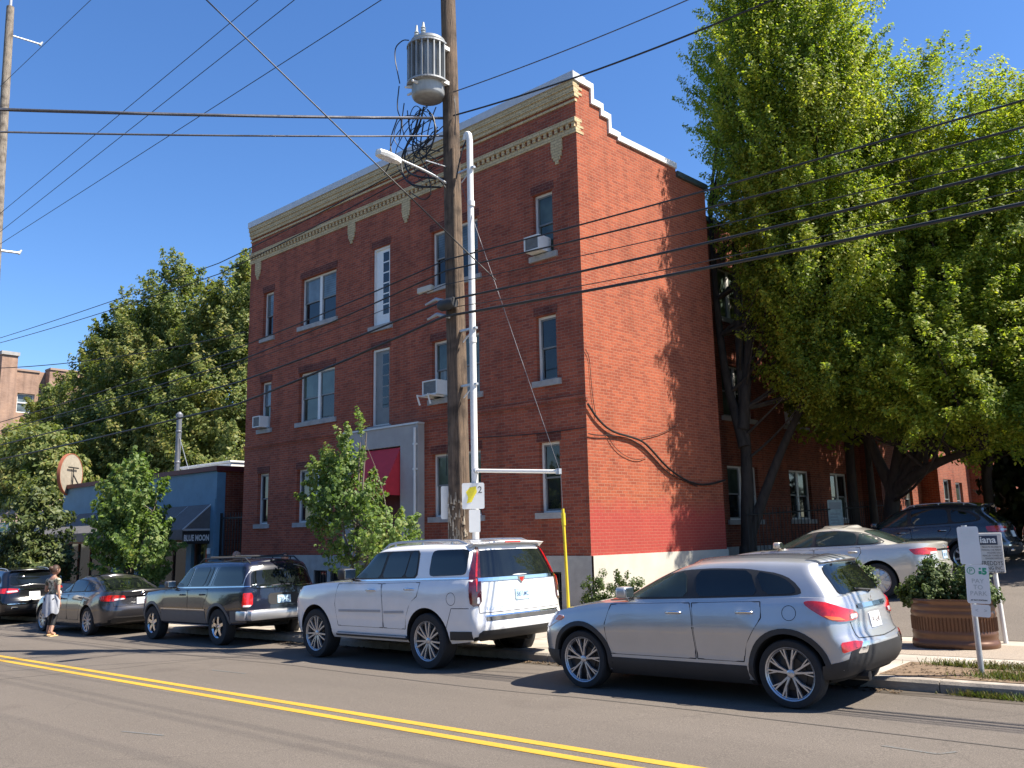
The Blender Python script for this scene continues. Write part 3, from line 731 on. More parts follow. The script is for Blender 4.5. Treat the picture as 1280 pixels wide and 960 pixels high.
def ring_body(levels, nc=9, ns=54):
    """levels: list of dicts xf, xr, w, cf, cr, pf, pr, z(x) -> closed shell; point rows front->rear on -y side then back on +y side"""
    rows = []
    for L in levels:
        S = []
        for k in range(nc + 1):
            a = (PI / 2) * k / nc; S.append((L['xf'] + L['cf'] * (1 - math.cos(a) ** (2 / L['pf'])), math.sin(a) ** (2 / L['pf'])))
        a0, a1 = L['xf'] + L['cf'], L['xr'] - L['cr']
        for k in range(1, ns): S.append((a0 + (a1 - a0) * k / ns, 1.0))
        for k in range(nc + 1):
            a = (PI / 2) * (1 - k / nc); S.append((L['xr'] - L['cr'] * (1 - math.cos(a) ** (2 / L['pr'])), math.sin(a) ** (2 / L['pr'])))
        near = [(x, -L['w'](x) * y if callable(L['w']) else -L['w'] * y) for x, y in S]
        row = near + [(x, -y) for x, y in near[-2:0:-1]]
        rows.append([(x, y, L['z'](x, y) if L.get('zy') else L['z'](x)) for x, y in row])
    n = len(rows[0]); vs = [p for r in rows for p in r]; fs = []
    for i in range(len(rows) - 1):
        for k in range(n):
            k2 = (k + 1) % n; fs.append((i * n + k, i * n + k2, (i + 1) * n + k2, (i + 1) * n + k))
    # close bottom and top with strips across the car
    h = n // 2
    for base, flip in ((0, True), ((len(rows) - 1) * n, False)):
        for k in range(h):
            a, b = base + k, base + k + 1; c, d = base + (n - k) % n, base + (n - k - 1) % n
            q = [a, b, d, c]
            q = [v for i2, v in enumerate(q) if v not in q[:i2]]
            if len(q) >= 3: fs.append(tuple(q[::-1] if flip else q))
    return vs, fs

class Car:
    def __init__(s, name, label, sp, loc, yaw=0.0, cat='car', group='cars parked along the kerb'):
        s.sp = sp; s.root = thing(name, label, cat, loc, (0, -math.atan(GRADE) if sp.get('grade', 1) else 0, yaw), group)
        s.x0 = sp['fa'] + sp['wb'] / 2        # local origin sits mid-wheelbase
        s.build_body()
    def build_body(s):
        sp = s.sp; W2 = sp['W'] / 2; L = sp['L']
        belt, bot = pchip(sp['belt']), pchip(sp['bottom']); xf, xr = pchip(sp['xf']), pchip(sp['xr']); sw = pchip(sp['side'])
        fax, rax, R = sp['fa'], sp['fa'] + sp['wb'], sp['R']
        plan = pchip(sp.get('plan', [(0, .95), (.25 * L, 1), (.75 * L, 1), (L, .96)]))
        flare = sp.get('flare', .02)
        lev = []
        ts = [0, .02, .06, .12, .2, .28, .36, .44, .52, .6, .68, .76, .83, .89, .93, .96, .985, 1.0]
        for t in ts:
            def wf(x, t=t):
                b = sum(math.exp(-((x - a) / (R * 1.25)) ** 4) for a in (fax, rax)) * flare * (math.sin(PI * min(1, t / .85)) if t < .85 else 0)
                ledge = sp.get('ledge', 0)
                return W2 * sw(t) * plan(x) * (1 + b)
            lev.append(dict(xf=xf(t), xr=xr(t), w=wf, cf=sp['cf'], cr=sp['cr'], pf=sp.get('pf', 2.6), pr=sp.get('pr', 3.0),
                            z=(lambda x, t=t: bot(x) + t * (belt(x) - bot(x)))))
        crown = sp.get('crown', .05)
        for c in (.97, .9, .75, .5, .25, .02):
            l1 = lev[len(ts) - 1]
            lev.append(dict(xf=l1['xf'] + .06 * (1 - c), xr=l1['xr'] - .02 * (1 - c), w=(lambda x, c=c: W2 * sw(1) * plan(x) * c), cf=sp['cf'], cr=sp['cr'], pf=sp.get('pf', 2.6), pr=sp.get('pr', 3.0),
                            z=(lambda x, c=c: belt(x) + crown * (1 - c * c) * min(1, max(0, x / .5)))))
        vs, fs = ring_body(lev)
        # greenhouse
        gx, grx, gw, roof = pchip(sp['gxf']), pchip(sp['gxr']), pchip(sp['gside']), pchip(sp['roof'])
        gl = []; rc = sp.get('rcrown', .045)
        gts = [0, .1, .25, .4, .55, .7, .8, .87, .92, .96, .985, 1.0]
        gpl = pchip(sp.get('gplan', [(0, .92), (.45 * L, 1), (.7 * L, 1), (L, .93)]))
        for t in gts:
            gl.append(dict(xf=gx(t), xr=grx(t), w=(lambda x, t=t: W2 * gw(t) * gpl(x)), cf=sp.get('gcf', .5), cr=sp.get('gcr', .25), pf=2.1, pr=sp.get('gpr', 2.6),
                           z=(lambda x, t=t: (belt(x) - .05) + t * (roof(x) - belt(x) + .05))))
        for c in (.97, .9, .75, .5, .25, .02):
            gl.append(dict(xf=gx(1) + .04 * (1 - c), xr=grx(1) - .04 * (1 - c), w=(lambda x, c=c: W2 * gw(1) * gpl(x) * c), cf=sp.get('gcf', .5), cr=sp.get('gcr', .25), pf=2.1, pr=sp.get('gpr', 2.6),
                           z=(lambda x, c=c: roof(x) + rc * (1 - c * c))))
        gvs, gfs = ring_body(gl)
        V = [Vector((x - s.x0, y, z)) for x, y, z in vs]; G = [Vector((x - s.x0, y, z)) for x, y, z in gvs]
        s.bvh = BVHTree.FromPolygons(V + G, list(fs) + [tuple(i + len(V) for i in f) for f in gfs])
        s.vlow = V
        # lower shell, wheel arches cut out of it
        pm = sp['paint']
        def solid(nm, v, f, mats):
            b = MB(); b.add(v, f); o = b.link(nm, mats, None, fixn=True); 
            bm = bmesh.new(); bm.from_mesh(o.data); bmesh.ops.remove_doubles(bm, verts=bm.verts[:], dist=1e-4); bmesh.ops.recalc_face_normals(bm, faces=bm.faces[:]); bm.to_mesh(o.data); bm.free()
            return o
        body = solid('body', V, fs, [pm, M['well'], M['black_plastic']])
        cut = MB(); ra = R + sp.get('archgap', .055)
        for ax in (fax, rax):
            for sd in (-1, 1):
                n = 40; pr_ = []
                for y in (sd * (W2 - .34), sd * (W2 + .3)):
                    pr_.append([Vector((ax - s.x0 + ra * math.cos(2 * PI * k / n), y, R * 1.02 + ra * math.sin(2 * PI * k / n) * (1.0 if math.sin(2 * PI * k / n) > 0 else 1.6))) for k in range(n)])
                a = pr_[0] + pr_[1]
                cut.add(a, [tuple(range(n)), tuple(range(2 * n - 1, n - 1, -1))] + [(k, n + k, n + (k + 1) % n, (k + 1) % n) for k in range(n)])
        co = cut.link('cutter', M['well'], None, fixn=True)
        md = body.modifiers.new('arches', 'BOOLEAN'); md.operation = 'DIFFERENCE'; md.object = co; md.solver = 'EXACT'
        dg = bpy.context.evaluated_depsgraph_get(); dg.update()
        me = bpy.data.meshes.new_from_object(body.evaluated_get(dg))
        body.modifiers.clear(); old = body.data; body.data = me; bpy.data.meshes.remove(old)
        cd = co.data; bpy.data.objects.remove(co); bpy.data.meshes.remove(cd)
        while len(me.materials) < 3: me.materials.append(None)
        me.materials[0], me.materials[1], me.materials[2] = pm, M['well'], M['black_plastic']
        for p in me.polygons:
            c = p.center; p.material_index = 0
            for ax in (fax, rax):
                r_ = math.hypot(c.x - (ax - s.x0), c.z - R * 1.02)
                if (r_ < ra + .004 or (c.z < R and abs(c.x - (ax - s.x0)) < ra + .004)) and (abs(p.normal.y) < .55 or abs(c.y) < W2 - .3): p.material_index = 1
            if p.normal.z < -.6: p.material_index = 1
        # add the greenhouse and underbody to the same painted shell
        bm = bmesh.new(); bm.from_mesh(me)
        gv = [bm.verts.new(p) for p in G]
        for f in gfs:
            try: q = bm.faces.new([gv[i] for i in f]); q.material_index = 0
            except ValueError: pass
        bmesh.ops.remove_doubles(bm, verts=gv, dist=1e-4); bmesh.ops.recalc_face_normals(bm, faces=bm.faces[:])
        bm.to_mesh(me); bm.free()
        me.shade_smooth(); me.set_sharp_from_angle(angle=math.radians(38))
        body.parent = s.root; s.body = body
    # ---- surface patches
    def hit(s, p, d):
        p = Vector(p); d = Vector(d).normalized()
        loc, nor, i, dist = s.bvh.ray_cast(p - d * 3, d)
        if loc is None:
            loc, nor, i, dist = s.bvh.find_nearest(p)
        if nor.dot(d) > 0: nor = -nor
        return loc, nor
    def patch(s, name, pts, d, m, off=.004, h=.05, parent=None, rnd=0, lip=.012, mirror=True, inner=None, smooth=True, mb=None, mi=0, rad=None):
        """a panel that follows the body: pts are points (x from the nose, y, z) looked at along direction d"""
        d = Vector(d).normalized(); up = Vector((0, 0, 1)) if abs(d.z) < .8 else Vector((1, 0, 0))
        ax = d.cross(up).normalized(); az = ax.cross(d).normalized()
        P = [Vector((x - s.x0, y, z)) for x, y, z in pts]
        poly = [Vector((p.dot(ax), p.dot(az))) for p in P]
        if rad is None and (max(p.x for p in poly) - min(p.x for p in poly)) * (max(p.y for p in poly) - min(p.y for p in poly)) < .09: rad = .014
        for _ in range(rnd):
            q = []
            for a, b in zip(poly, poly[1:] + poly[:1]):
                L = (b - a).length; k = min(.25, (rad or .05) / max(L, 1e-6)); q += [a.lerp(b, k), a.lerp(b, 1 - k)]
            poly = q
        fine = []
        for a, b in zip(poly, poly[1:] + poly[:1]):
            n = max(1, int((b - a).length / (h * .8)))
            fine += [a.lerp(b, k / n) for k in range(n)]
        poly = fine; n = len(poly)
        x0, x1 = min(p.x for p in poly), max(p.x for p in poly); y0, y1 = min(p.y for p in poly), max(p.y for p in poly)
        def inside(q):
            c = False
            for a, b in zip(poly, poly[1:] + poly[:1]):
                if (a.y > q.y) != (b.y > q.y) and q.x < (b.x - a.x) * (q.y - a.y) / (b.y - a.y) + a.x: c = not c
            return c
        pts2 = list(poly); i = x0 + h * .5
        while i < x1:
            j = y0 + h * .5
            while j < y1:
                q = Vector((i, j))
                if inside(q) and min((q - p).length for p in poly) > h * .35: pts2.append(q)
                j += h
            i += h
        vo, eo, fo, *_ = delaunay_2d_cdt(pts2, [(k, (k + 1) % n) for k in range(n)], [list(range(n))], 1, 1e-6)
        hits = []
        for q in vo:
            loc, nor = s.hit(ax * q.x + az * q.y, d); hits.append((loc, nor))
        ne = {}
        for f in fo:
            for a, b in zip(f, list(f[1:]) + [f[0]]): ne[(a, b)] = 1
        V = [l + nn * off for l, nn in hits]; F = [tuple(f) for f in fo]; base = len(V)
        B = [l - nn * lip for l, nn in hits]
        for (a, b) in list(ne):
            if (b, a) not in ne: F.append((b, a, base + a, base + b))
        V += B
        # drop unused base verts is unnecessary: they are few; orient outward
        out = mb or MB()
        def orient(F, V):
            f = F[0]; nn = (V[f[1]] - V[f[0]]).cross(V[f[2]] - V[f[0]])
            return [tuple(reversed(f)) for f in F] if nn.dot(d) > 0 else F
        F = orient(F, V)
        used = sorted({i for f in F for i in f}); rm = {i: k for k, i in enumerate(used)}
        Vn = [V[i] for i in used]; Fn = [tuple(rm[i] for i in f) for f in F]
        out.add(Vn, Fn, mi)
        if mb is not None: return None
        o = out.link(name, m, parent or s.root, smooth=35 if smooth else None)
        r = [o]
        if mirror:
            o2 = s.mirror(o, parent); r.append(o2)
        return r[0] if not mirror else r
    def mirror(s, o, parent=None):
        me = o.data.copy(); me.flip_normals()
        co = np.empty(len(me.vertices) * 3, np.float32); me.vertices.foreach_get('co', co); co = co.reshape(-1, 3); co[:, 1] *= -1
        me.vertices.foreach_set('co', co.reshape(-1)); me.update()
        c = bpy.data.objects.new(o.name.split('.')[0], me); COL.objects.link(c); c.parent = parent or s.root
        if 'label' in o: c['label'] = o['label']
        return c
    def side(s, name, poly, m, **k):
        y = -s.sp['W'] / 2
        return s.patch(name, [(x, y, z) for x, z in poly], (0, 1, 0), m, **k)
    def line(s, pts, w=.006, off=.0015, d=(0, 1, 0), mb=None):
        """a narrow strip along a polyline on the body"""
        mb = mb or MB(); d = Vector(d).normalized()
        P = []
        for a, b in zip(pts, pts[1:]):
            a = Vector((a[0] - s.x0, a[1], a[2])); b = Vector((b[0] - s.x0, b[1], b[2])); n = max(1, int((b - a).length / .04))
            P += [a.lerp(b, k / n) for k in range(n)]
        P.append(Vector((pts[-1][0] - s.x0, pts[-1][1], pts[-1][2])))
        H = [s.hit(p, d) for p in P]
        for (a, na), (b, nb) in zip(H, H[1:]):
            t = (b - a); 
            if t.length < 1e-6: continue
            sd = t.cross(na).normalized() * w / 2
            mb.add([a - sd + na * off, a + sd + na * off, b + sd + nb * off, b - sd + nb * off], [(0, 1, 2, 3)])
        return mb
    def door(s, poly, handle=None, label=None, hm='chrome', moulding=None):
        """a door skin standing a hair proud of the shell with a dark gap round it"""
        b = MB(); y = -s.sp['W'] / 2
        s.patch('door', [(x, y, z) for x, z in poly], (0, 1, 0), None, off=.0028, h=.07, rnd=2, mb=b, mi=0, lip=.004)
        pl = [(x, y, z) for x, z in poly]; g = MB(); s.line(pl + [pl[0]], .011, .0016, mb=g)
        b.add(g.v, g.f, 1)
        o = b.link('door', [s.sp['paint'], M['seam']], s.root, smooth=35)
        o2 = s.mirror(o)
        if handle:
            hx, hz = handle
            h = MB(); loc, nor = s.hit((hx - s.x0, y, hz), (0, 1, 0))
            w = s.sp.get('hw', .10)
            dx = MB(); 
            h.tube([loc + Vector((-w, .01, -.005)), loc + nor * .035 + Vector((-w * .8, 0, 0)), loc + nor * .045 + Vector((0, 0, .004)), loc + nor * .035 + Vector((w * .8, 0, .004)), loc + Vector((w, .01, .004))], [.012, .014, .015, .014, .012], 8)
            ho = h.link('door_handle', M[hm] if isinstance(hm, str) else hm, o, smooth=60)
            s.mirror(ho, o2)
        return o
    # ---- wheels
    def wheel(s, ax, sd, style, R, rim=.72, tw=.22, rimmat='alloy', spokes=5):
        y0 = sd * (s.sp['W'] / 2 - .015 - s.sp.get('inset', 0))
        # wheel local: axis along +z pointing outward
        Mx = Matrix.Translation(Vector((ax - s.x0, y0, R))) @ (Matrix.Rotation(PI / 2, 4, 'X') if sd < 0 else Matrix.Rotation(-PI / 2, 4, 'X'))
        w = thing.__globals__['bpy'].data.objects.new('wheel', None); COL.objects.link(w); w.parent = s.root; w.matrix_local = Mx
        rr = R * rim
        t = MB(); t.lathe([(rr - .01, -tw + .02), (rr + .012, -tw), (R * .965, -tw + .01), (R, -tw + .045), (R, -.045), (R * .985, -.018), (R * .955, -.004), (rr + .03, 0), (rr + .008, -.008), (rr - .012, -.02)], 56)
        for k in range(56):                     # tread grooves on the shoulder
            a = 2 * PI * k / 56
        t.link('tyre', M['tyre'], w, smooth=30)
        r = MB()
        r.lathe([(rr - .004, -tw + .02), (rr - .012, -.10), (rr - .02, -.03), (rr - .002, -.012), (rr + .006, -.006), (rr + .006, -.014)], 48)      # rim barrel and lip
        def Pd(a, b, d): return Vector((a, b, d))
        def spoke(ang, r0, r1, w0, w1, z0, z1, th=.03, skew=0.0):
            c, s_ = math.cos(ang), math.sin(ang); ex = Vector((c, s_, 0)); ey = Vector((-s_, c, 0))
            vs = []
            for rad, wd, zz, sk in ((r0, w0, z0, 0), ((r0 + r1) / 2, (w0 + w1) / 2, (z0 + z1) / 2 + .008, skew * .5), (r1, w1, z1, skew)):
                cc = ex * rad + ey * sk
                vs += [cc - ey * wd / 2 + Vector((0, 0, zz - th)), cc - ey * wd * .42 + Vector((0, 0, zz)), cc + ey * wd * .42 + Vector((0, 0, zz)), cc + ey * wd / 2 + Vector((0, 0, zz - th))]
            fs = []
            for i in (0, 4):
                for k in range(4): fs.append((i + k, i + (k + 1) % 4, i + 4 + (k + 1) % 4, i + 4 + k))
            r.add(vs, fs)
        hub = rr * .16; zc = -.035; zr = -.02
        if style == 'twin':                     # pairs of slim spokes
            for k in range(spokes):
                a = 2 * PI * k / spokes + PI / 2
                for q in (-1, 1):
                    spoke(a + q * .13, hub, rr - .004, .026, .018, zc, zr, skew=q * rr * .07)
                    spoke(a + q * .13, rr * .42, rr - .004, .016, .014, zc + .003, zr, skew=q * rr * .24)
        elif style == 'split':                  # seven double spokes
            for k in range(spokes):
                a = 2 * PI * k / spokes + PI / 2
                for q in (-1, 1): spoke(a + q * .14, hub, rr - .004, .030, .026, zc, zr, skew=q * rr * .03)
        elif style == 'five':                   # five broad spokes
            for k in range(spokes):
                a = 2 * PI * k / spokes + PI / 2
                spoke(a, hub, rr - .004, .085, .07, zc + .01, zr)
        elif style == 'fan':                    # slim radial spokes
            for k in range(spokes):
                a = 2 * PI * k / spokes + PI / 2
                spoke(a, hub, rr - .004, .042, .05, zc, zr)
        elif style == 'cover':                  # wheel cover: disc with radial slots
            r.lathe([(0, zc + .012), (rr * .5, zc + .01), (rr * .95, zc - .01), (rr, zc - .015)], 40)
            for k in range(spokes):
                a = 2 * PI * k / spokes + PI / 2
                spoke(a, rr * .3, rr - .004, .07, .085, zc + .02, zc + .012, th=.02)
        r.lathe([(0, zc + .012), (hub * .7, zc + .012), (hub, zc + .004), (hub * 1.05, zc - .035)], 20)
        for k in range(5):
            a = 2 * PI * k / 5; q = Vector((math.cos(a) * hub * 1.35, math.sin(a) * hub * 1.35, zc - .012))
        ro = r.link('rim', M[rimmat], w, smooth=35)
        b = MB(); b.lathe([(0, -.07), (rr * .62, -.07), (rr * .62, -.085), (rr - .015, -.10), (rr - .015, -tw + .02)], 40)
        b.link('brake_disc', M['wheel_dark'], w, smooth=30)
    def wheels(s, style, **k):
        sp = s.sp
        for ax in (sp['fa'], sp['fa'] + sp['wb']):
            for sd in (-1, 1): s.wheel(ax, sd, style, sp['R'], **k)
    def arch_trim(s, w=.06, m='black_plastic', off=.010, ext=0):
        sp = s.sp; ra = sp['R'] + sp.get('archgap', .055) - .004
        for ax in (sp['fa'], sp['fa'] + sp['wb']):
            po = []; pi_ = []; a0 = -.35
            for k in range(25):
                a = a0 + (PI - 2 * a0) * k / 24
                zs = 1.0 if math.sin(a) > 0 else 1.6
                po.append((ax + (ra + w) * math.cos(a), sp['R'] * 1.02 + (ra + w) * math.sin(a) * zs)); pi_.append((ax + ra * math.cos(a), sp['R'] * 1.02 + ra * math.sin(a) * zs))
            zb = pchip(sp['bottom'])(ax) + .02
            poly = [p for p in po if p[1] > zb] + [p for p in pi_[::-1] if p[1] > zb]
            s.side('arch_trim', poly, M[m] if isinstance(m, str) else m, off=off, h=.08, lip=.03)
    def mirror_unit(s, x, z, m, scale=1.0):
        y = -s.sp['W'] / 2; loc, nor = s.hit((x - s.x0, y, z), (0, 1, 0)); k = scale
        b = MB(); T = Matrix.Translation(Vector((x - s.x0 + .02, loc.y - .13 * k, z + .08 * k)))
        b.bbox(-.085 * k, .075 * k, -.10 * k, .10 * k, -.07 * k, .075 * k, .035 * k, M=T)
        b.tube([loc + Vector((0, .03, .0)), loc + Vector((.01, -.05 * k, .03 * k))], [.03, .025], 8)
        o = b.link('wing_mirror', m, s.root, smooth=50)
        g = MB(); g.bbox(.074 * k, .082 * k, -.085 * k, .085 * k, -.055 * k, .06 * k, .004, M=T); go = g.link('mirror_glass', M['chrome'], o)
        o2 = s.mirror(o); s.mirror(go, o2)
    def box_on(s, name, p, d, w, h, t, m, parent=None, tilt=None):
        """small flat plate lying on the body at p"""
        loc, nor = s.hit((p[0] - s.x0, p[1], p[2]), d)
        ax = Vector((0, 0, 1)).cross(nor).normalized(); az = nor.cross(ax)
        Mx = Matrix((ax.to_4d(), az.to_4d(), nor.to_4d(), (0, 0, 0, 1))).transposed(); Mx = Matrix(((ax.x, az.x, nor.x, loc.x), (ax.y, az.y, nor.y, loc.y), (ax.z, az.z, nor.z, loc.z), (0, 0, 0, 1)))
        b = MB(); b.bbox(-w / 2, w / 2, -h / 2, h / 2, -.004, t, min(.006, t * .4), M=Mx)
        o = b.link(name, m, parent or s.root); s.lastM = Mx
        return o
    def plate(s, z, y=0.0, w=.31, h=.155, m='plate_blue', txt='', tm='plate_text'):
        o = s.box_on('licence_plate', (s.sp['L'] + .5, y, z), (-1, 0, 0), w, h, .012, M[m])
        if txt:
            Mx = s.lastM
            t = text_mb(txt, h * .52, 0, lambda a, b, d: Mx @ Vector((a, b - h * .18, .0135)), align='CENTER', bold=.001, xs=.78)
            t.link('plate_number', M[tm], o)
        return o
    def text_on(s, txt, p, d, size, m='chrome', parent=None):
        loc, nor = s.hit((p[0] - s.x0, p[1], p[2]), d)
        ax = Vector((0, 0, 1)).cross(nor).normalized(); az = nor.cross(ax)
        t = text_mb(txt, size, 0, lambda a, b, dd: loc + ax * a + az * b + nor * .004)
        return t.link('badge_lettering', M[m], parent or s.root)
    def spoiler(s, x0, x1, w, z1, m, thick=.04, bow=.10, droop=.03):
        b = MB(); n = 16; vs = []
        for k in range(n + 1):
            y = -w + 2 * w * k / n; f = (y / w) ** 2; e = 1 - f ** 3 * .7
            loc, nor = s.hit((x0 - s.x0, y, 3), (0, 0, -1)); xr_ = x1 - s.x0 - bow * f; zr = z1 - droop * f
            loc2, nor2 = s.hit(((x0 + x1) / 2 - s.x0, y, 3), (0, 0, -1)); zm = max(loc2.z, (loc.z + zr) / 2 + .004)
            vs += [loc + Vector((0, 0, -.012)), loc + Vector((.03, 0, .006)), Vector((loc2.x, y, zm + .008)), Vector((xr_ - .01, y, zr)), Vector((xr_, y, zr - thick * .4 * e)), Vector((xr_ - .02, y, zr - thick * e)), Vector((loc2.x - .02, y, zm - .05))]
        m_ = 7; fs = [(k * m_ + i, k * m_ + (i + 1) % m_, (k + 1) * m_ + (i + 1) % m_, (k + 1) * m_ + i) for k in range(n) for i in range(m_)] + [tuple(range(m_)), tuple(range((n + 1) * m_ - 1, n * m_ - 1, -1))]
        b.add(vs, fs); return b.link('roof_spoiler', m, s.root, smooth=40, fixn=True)
    def rack(s, x0, x1, y, z, m, r=.018, posts=3):
        b = MB()
        for sd in (-1, 1):
            yy = sd * y; pts = []
            n = 10
            for k in range(n + 1):
                x = x0 + (x1 - x0) * k / n; loc, nor = s.hit((x - s.x0, yy, 3), (0, 0, -1)); e = min(1, min(k, n - k) / 1.0)
                pts.append(loc + Vector((0, 0, z * e - .005)))
            b.tube(pts, r, 8)
            for k in range(posts):
                x = x0 + (x1 - x0) * (k + .5) / posts; loc, nor = s.hit((x - s.x0, yy, 3), (0, 0, -1)); b.tube([loc - Vector((0, 0, .02)), loc + Vector((0, 0, z))], r * .9, 6)
        return b.link('roof_rails', m, s.root, smooth=50)
# ------------------------------------------------------------------ the cars themselves
P_silver = paint('silver_paint', (.43, .435, .445), .55, .33)
P_white = paint('white_pearl_paint', (.72, .71, .69), 0, .25)
P_navy = paint('dark_navy_paint', (.006, .007, .018), 0, .25)
P_grey = paint('dark_grey_paint', (.065, .062, .066), .6, .28)
P_black = paint('black_paint', (.010, .010, .012), .2, .2)
P_beige = paint('champagne_paint', (.56, .53, .47), .4, .30)
P_slate = paint('slate_grey_paint', (.036, .039, .046), .4, .26)
M['trim_grey'] = mat('satin_trim', (.34, .34, .35), .4, var=.05)
P_grey_trim = mat('grey_cladding', (.10, .10, .105), .5, metal=.1, var=.06)

def finish_glass(c, ws, rw, wsd=(1, 0, -.35), rwd=(-1, 0, -.3), m='car_glass'):
    c.patch('windshield', ws, wsd, M['car_glass_clear'], off=.009, h=.05, rnd=1, mirror=False)
    c.patch('rear_window', rw, rwd, M[m], off=.009, h=.05, rnd=2, mirror=False)

# ---- silver crossover
def silver():
    L = 4.26
    sp = dict(L=L, W=1.80, fa=.88, wb=2.67, R=.345, paint=P_silver, cf=.55, cr=.28, pf=2.4, pr=3.0, gcf=.55, gcr=.18, flare=.030, hw=.10,
        belt=[(0, .70), (.12, .80), (.35, .88), (.8, .97), (1.2, 1.02), (2, 1.05), (3, 1.08), (3.8, 1.11), (L, 1.10)],
        bottom=[(0, .26), (.5, .22), (.9, .20), (3.5, .20), (3.95, .27), (L, .36)],
        xf=[(0, .12), (.2, .03), (.45, 0), (.75, .03), (1, .13)],
        xr=[(0, L - .14), (.12, L - .03), (.3, L), (.42, L - .01), (.5, L - .06), (.62, L - .09), (.85, L - .11), (1, L - .16)],
        side=[(0, .89), (.08, .945), (.2, .972), (.34, .962), (.52, .984), (.67, 1.0), (.72, .992), (.9, .968), (1, .935)],
        gxf=[(0, 1.08), (.5, 1.52), (.85, 1.88), (1, 2.12)], gxr=[(0, L - .15), (.4, L - .24), (.75, L - .35), (.87, L - .37), (.95, L - .37), (1, L - .39)],
        gside=[(0, .945), (.5, .86), (.8, .79), (.9, .755), (.96, .71), (1, .63)],
        roof=[(0, 1.38), (1.9, 1.425), (2.4, 1.475), (3, 1.495), (3.6, 1.478), (3.95, 1.455), (L, 1.42)], rcrown=.055)
    c = Car('silver_crossover', 'silver crossover with red wedge tail lights parked nearest the camera', sp, (-5.35, 9.56, gz(-5.35)), math.radians(.5))
    c.wheels('twin', rim=.76, tw=.22, spokes=5)
    c.arch_trim(.055)
    hs = c.door([(1.30, .44), (1.26, .78), (1.34, 1.01), (2.42, 1.04), (2.45, .90), (2.47, .44)], handle=(2.22, .93))
    c.door([(2.49, .44), (2.47, .90), (2.45, 1.04), (3.28, 1.065), (3.29, .90), (3.20, .78), (3.09, .62), (3.05, .44)], handle=(3.10, .95))
    c.side('side_skirt', [(1.30, .21), (3.10, .21), (3.08, .40), (1.28, .40)], M['black_plastic'], off=.006, h=.1, lip=.02)
    c.side('window_surround', [(1.36, 1.07), (1.5, 1.065), (2.5, 1.09), (3.4, 1.12), (3.66, 1.13), (3.74, 1.16), (3.62, 1.29), (3.46, 1.355), (3.1, 1.405), (2.7, 1.415), (2.35, 1.40), (2.05, 1.35), (1.7, 1.22)], M['black_plastic'], off=.005, h=.05, rnd=1)
    c.side('side_window', [(1.47, 1.085), (2.38, 1.105), (2.35, 1.380), (2.08, 1.335), (1.75, 1.215)], M['car_glass_clear'], off=.009, rnd=1)
    c.side('side_window', [(2.50, 1.108), (3.25, 1.13), (3.14, 1.385), (2.7, 1.397), (2.48, 1.387)], M['car_glass'], off=.009, rnd=1)
    c.side('side_window', [(3.32, 1.135), (3.60, 1.143), (3.68, 1.17), (3.58, 1.275), (3.44, 1.335), (3.20, 1.378)], M['car_glass'], off=.009, rnd=1)
    finish_glass(c, [(1.1, -.68, 1.07), (1.1, .68, 1.07), (2.0, .54, 1.42), (2.0, -.54, 1.42)], [(L - .2, -.60, 1.13), (L - .2, .60, 1.13), (L - .5, .52, 1.40), (L - .5, -.52, 1.40)])
    tl = c.patch('taillight', [(3.74, -.86, 1.075), (3.92, -.80, 1.075), (4.10, -.70, 1.00), (4.14, -.46, .96), (4.14, -.44, .885), (4.12, -.66, .865), (4.0, -.82, .88), (3.86, -.86, .97)], (-.75, .66, 0), M['lamp_red'], off=.016, h=.04, rnd=2)
    c.patch('indicator_lens', [(3.92, -.83, .935), (4.06, -.74, .915), (4.08, -.66, .88), (3.98, -.8, .89)], (-.75, .66, 0), M['lamp_amber'], off=.019, h=.04, rnd=1)
    c.patch('reversing_lens', [(4.12, -.60, .935), (4.14, -.47, .935), (4.14, -.47, .895), (4.12, -.60, .885)], (-.85, .5, 0), M['lamp_clear'], off=.019, h=.04, rnd=1)
    c.patch('headlight', [(.20, -.72, .80), (.55, -.86, .88), (.62, -.88, .84), (.34, -.8, .70), (.14, -.62, .70)], (.7, .7, 0), M['lamp_clear'], off=.008, h=.04, rnd=2)
    c.patch('marker_lens', [(.52, -.86, .865), (.62, -.88, .845), (.56, -.86, .80), (.46, -.84, .80)], (.5, .85, 0), M['lamp_amber'], off=.012, h=.04, rnd=1)
    c.patch('rear_bumper_cladding', [(L, -.74, .62), (L, .74, .62), (L, .80, .40), (L, .6, .36), (L, -.6, .36), (L, -.80, .40)], (-1, 0, 0), M['black_plastic'], off=.010, h=.07, rnd=1, mirror=False, lip=.03)
    c.patch('bumper_corner_cladding', [(3.94, -.9, .44), (4.02, -.86, .47), (4.18, -.7, .54), (4.2, -.6, .36), (4.0, -.8, .32), (3.94, -.9, .30)], (-.7, .7, 0), M['black_plastic'], off=.009, h=.06, lip=.03)
    c.patch('front_bumper_cladding', [(.06, -.6, .42), (.3, -.82, .44), (.5, -.88, .44), (.5, -.88, .24), (.3, -.8, .24), (.06, -.6, .26)], (.7, .7, 0), M['black_plastic'], off=.009, h=.06, lip=.03)
    c.patch('fog_reflector', [(4.07, -.80, .67), (4.2, -.70, .68), (4.24, -.58, .67), (4.23, -.62, .62), (4.08, -.8, .57)], (-.75, .65, 0), M['lamp_red'], off=.010, h=.04, rnd=1)
    c.patch('bumper_insert', [(4.23, -.56, .67), (4.26, -.44, .66), (4.26, -.54, .56), (4.2, -.68, .56)], (-.9, .4, 0), M['chrome'], off=.010, h=.04, rnd=1)
    g = c.line([(4.2, -.60, .86), (4.2, -.57, .70), (4.2, 0, .68), (4.2, .57, .70), (4.2, .60, .86)], .010, .002, (-1, 0, 0)); g.link('tailgate_seam', M['seam'], c.root)
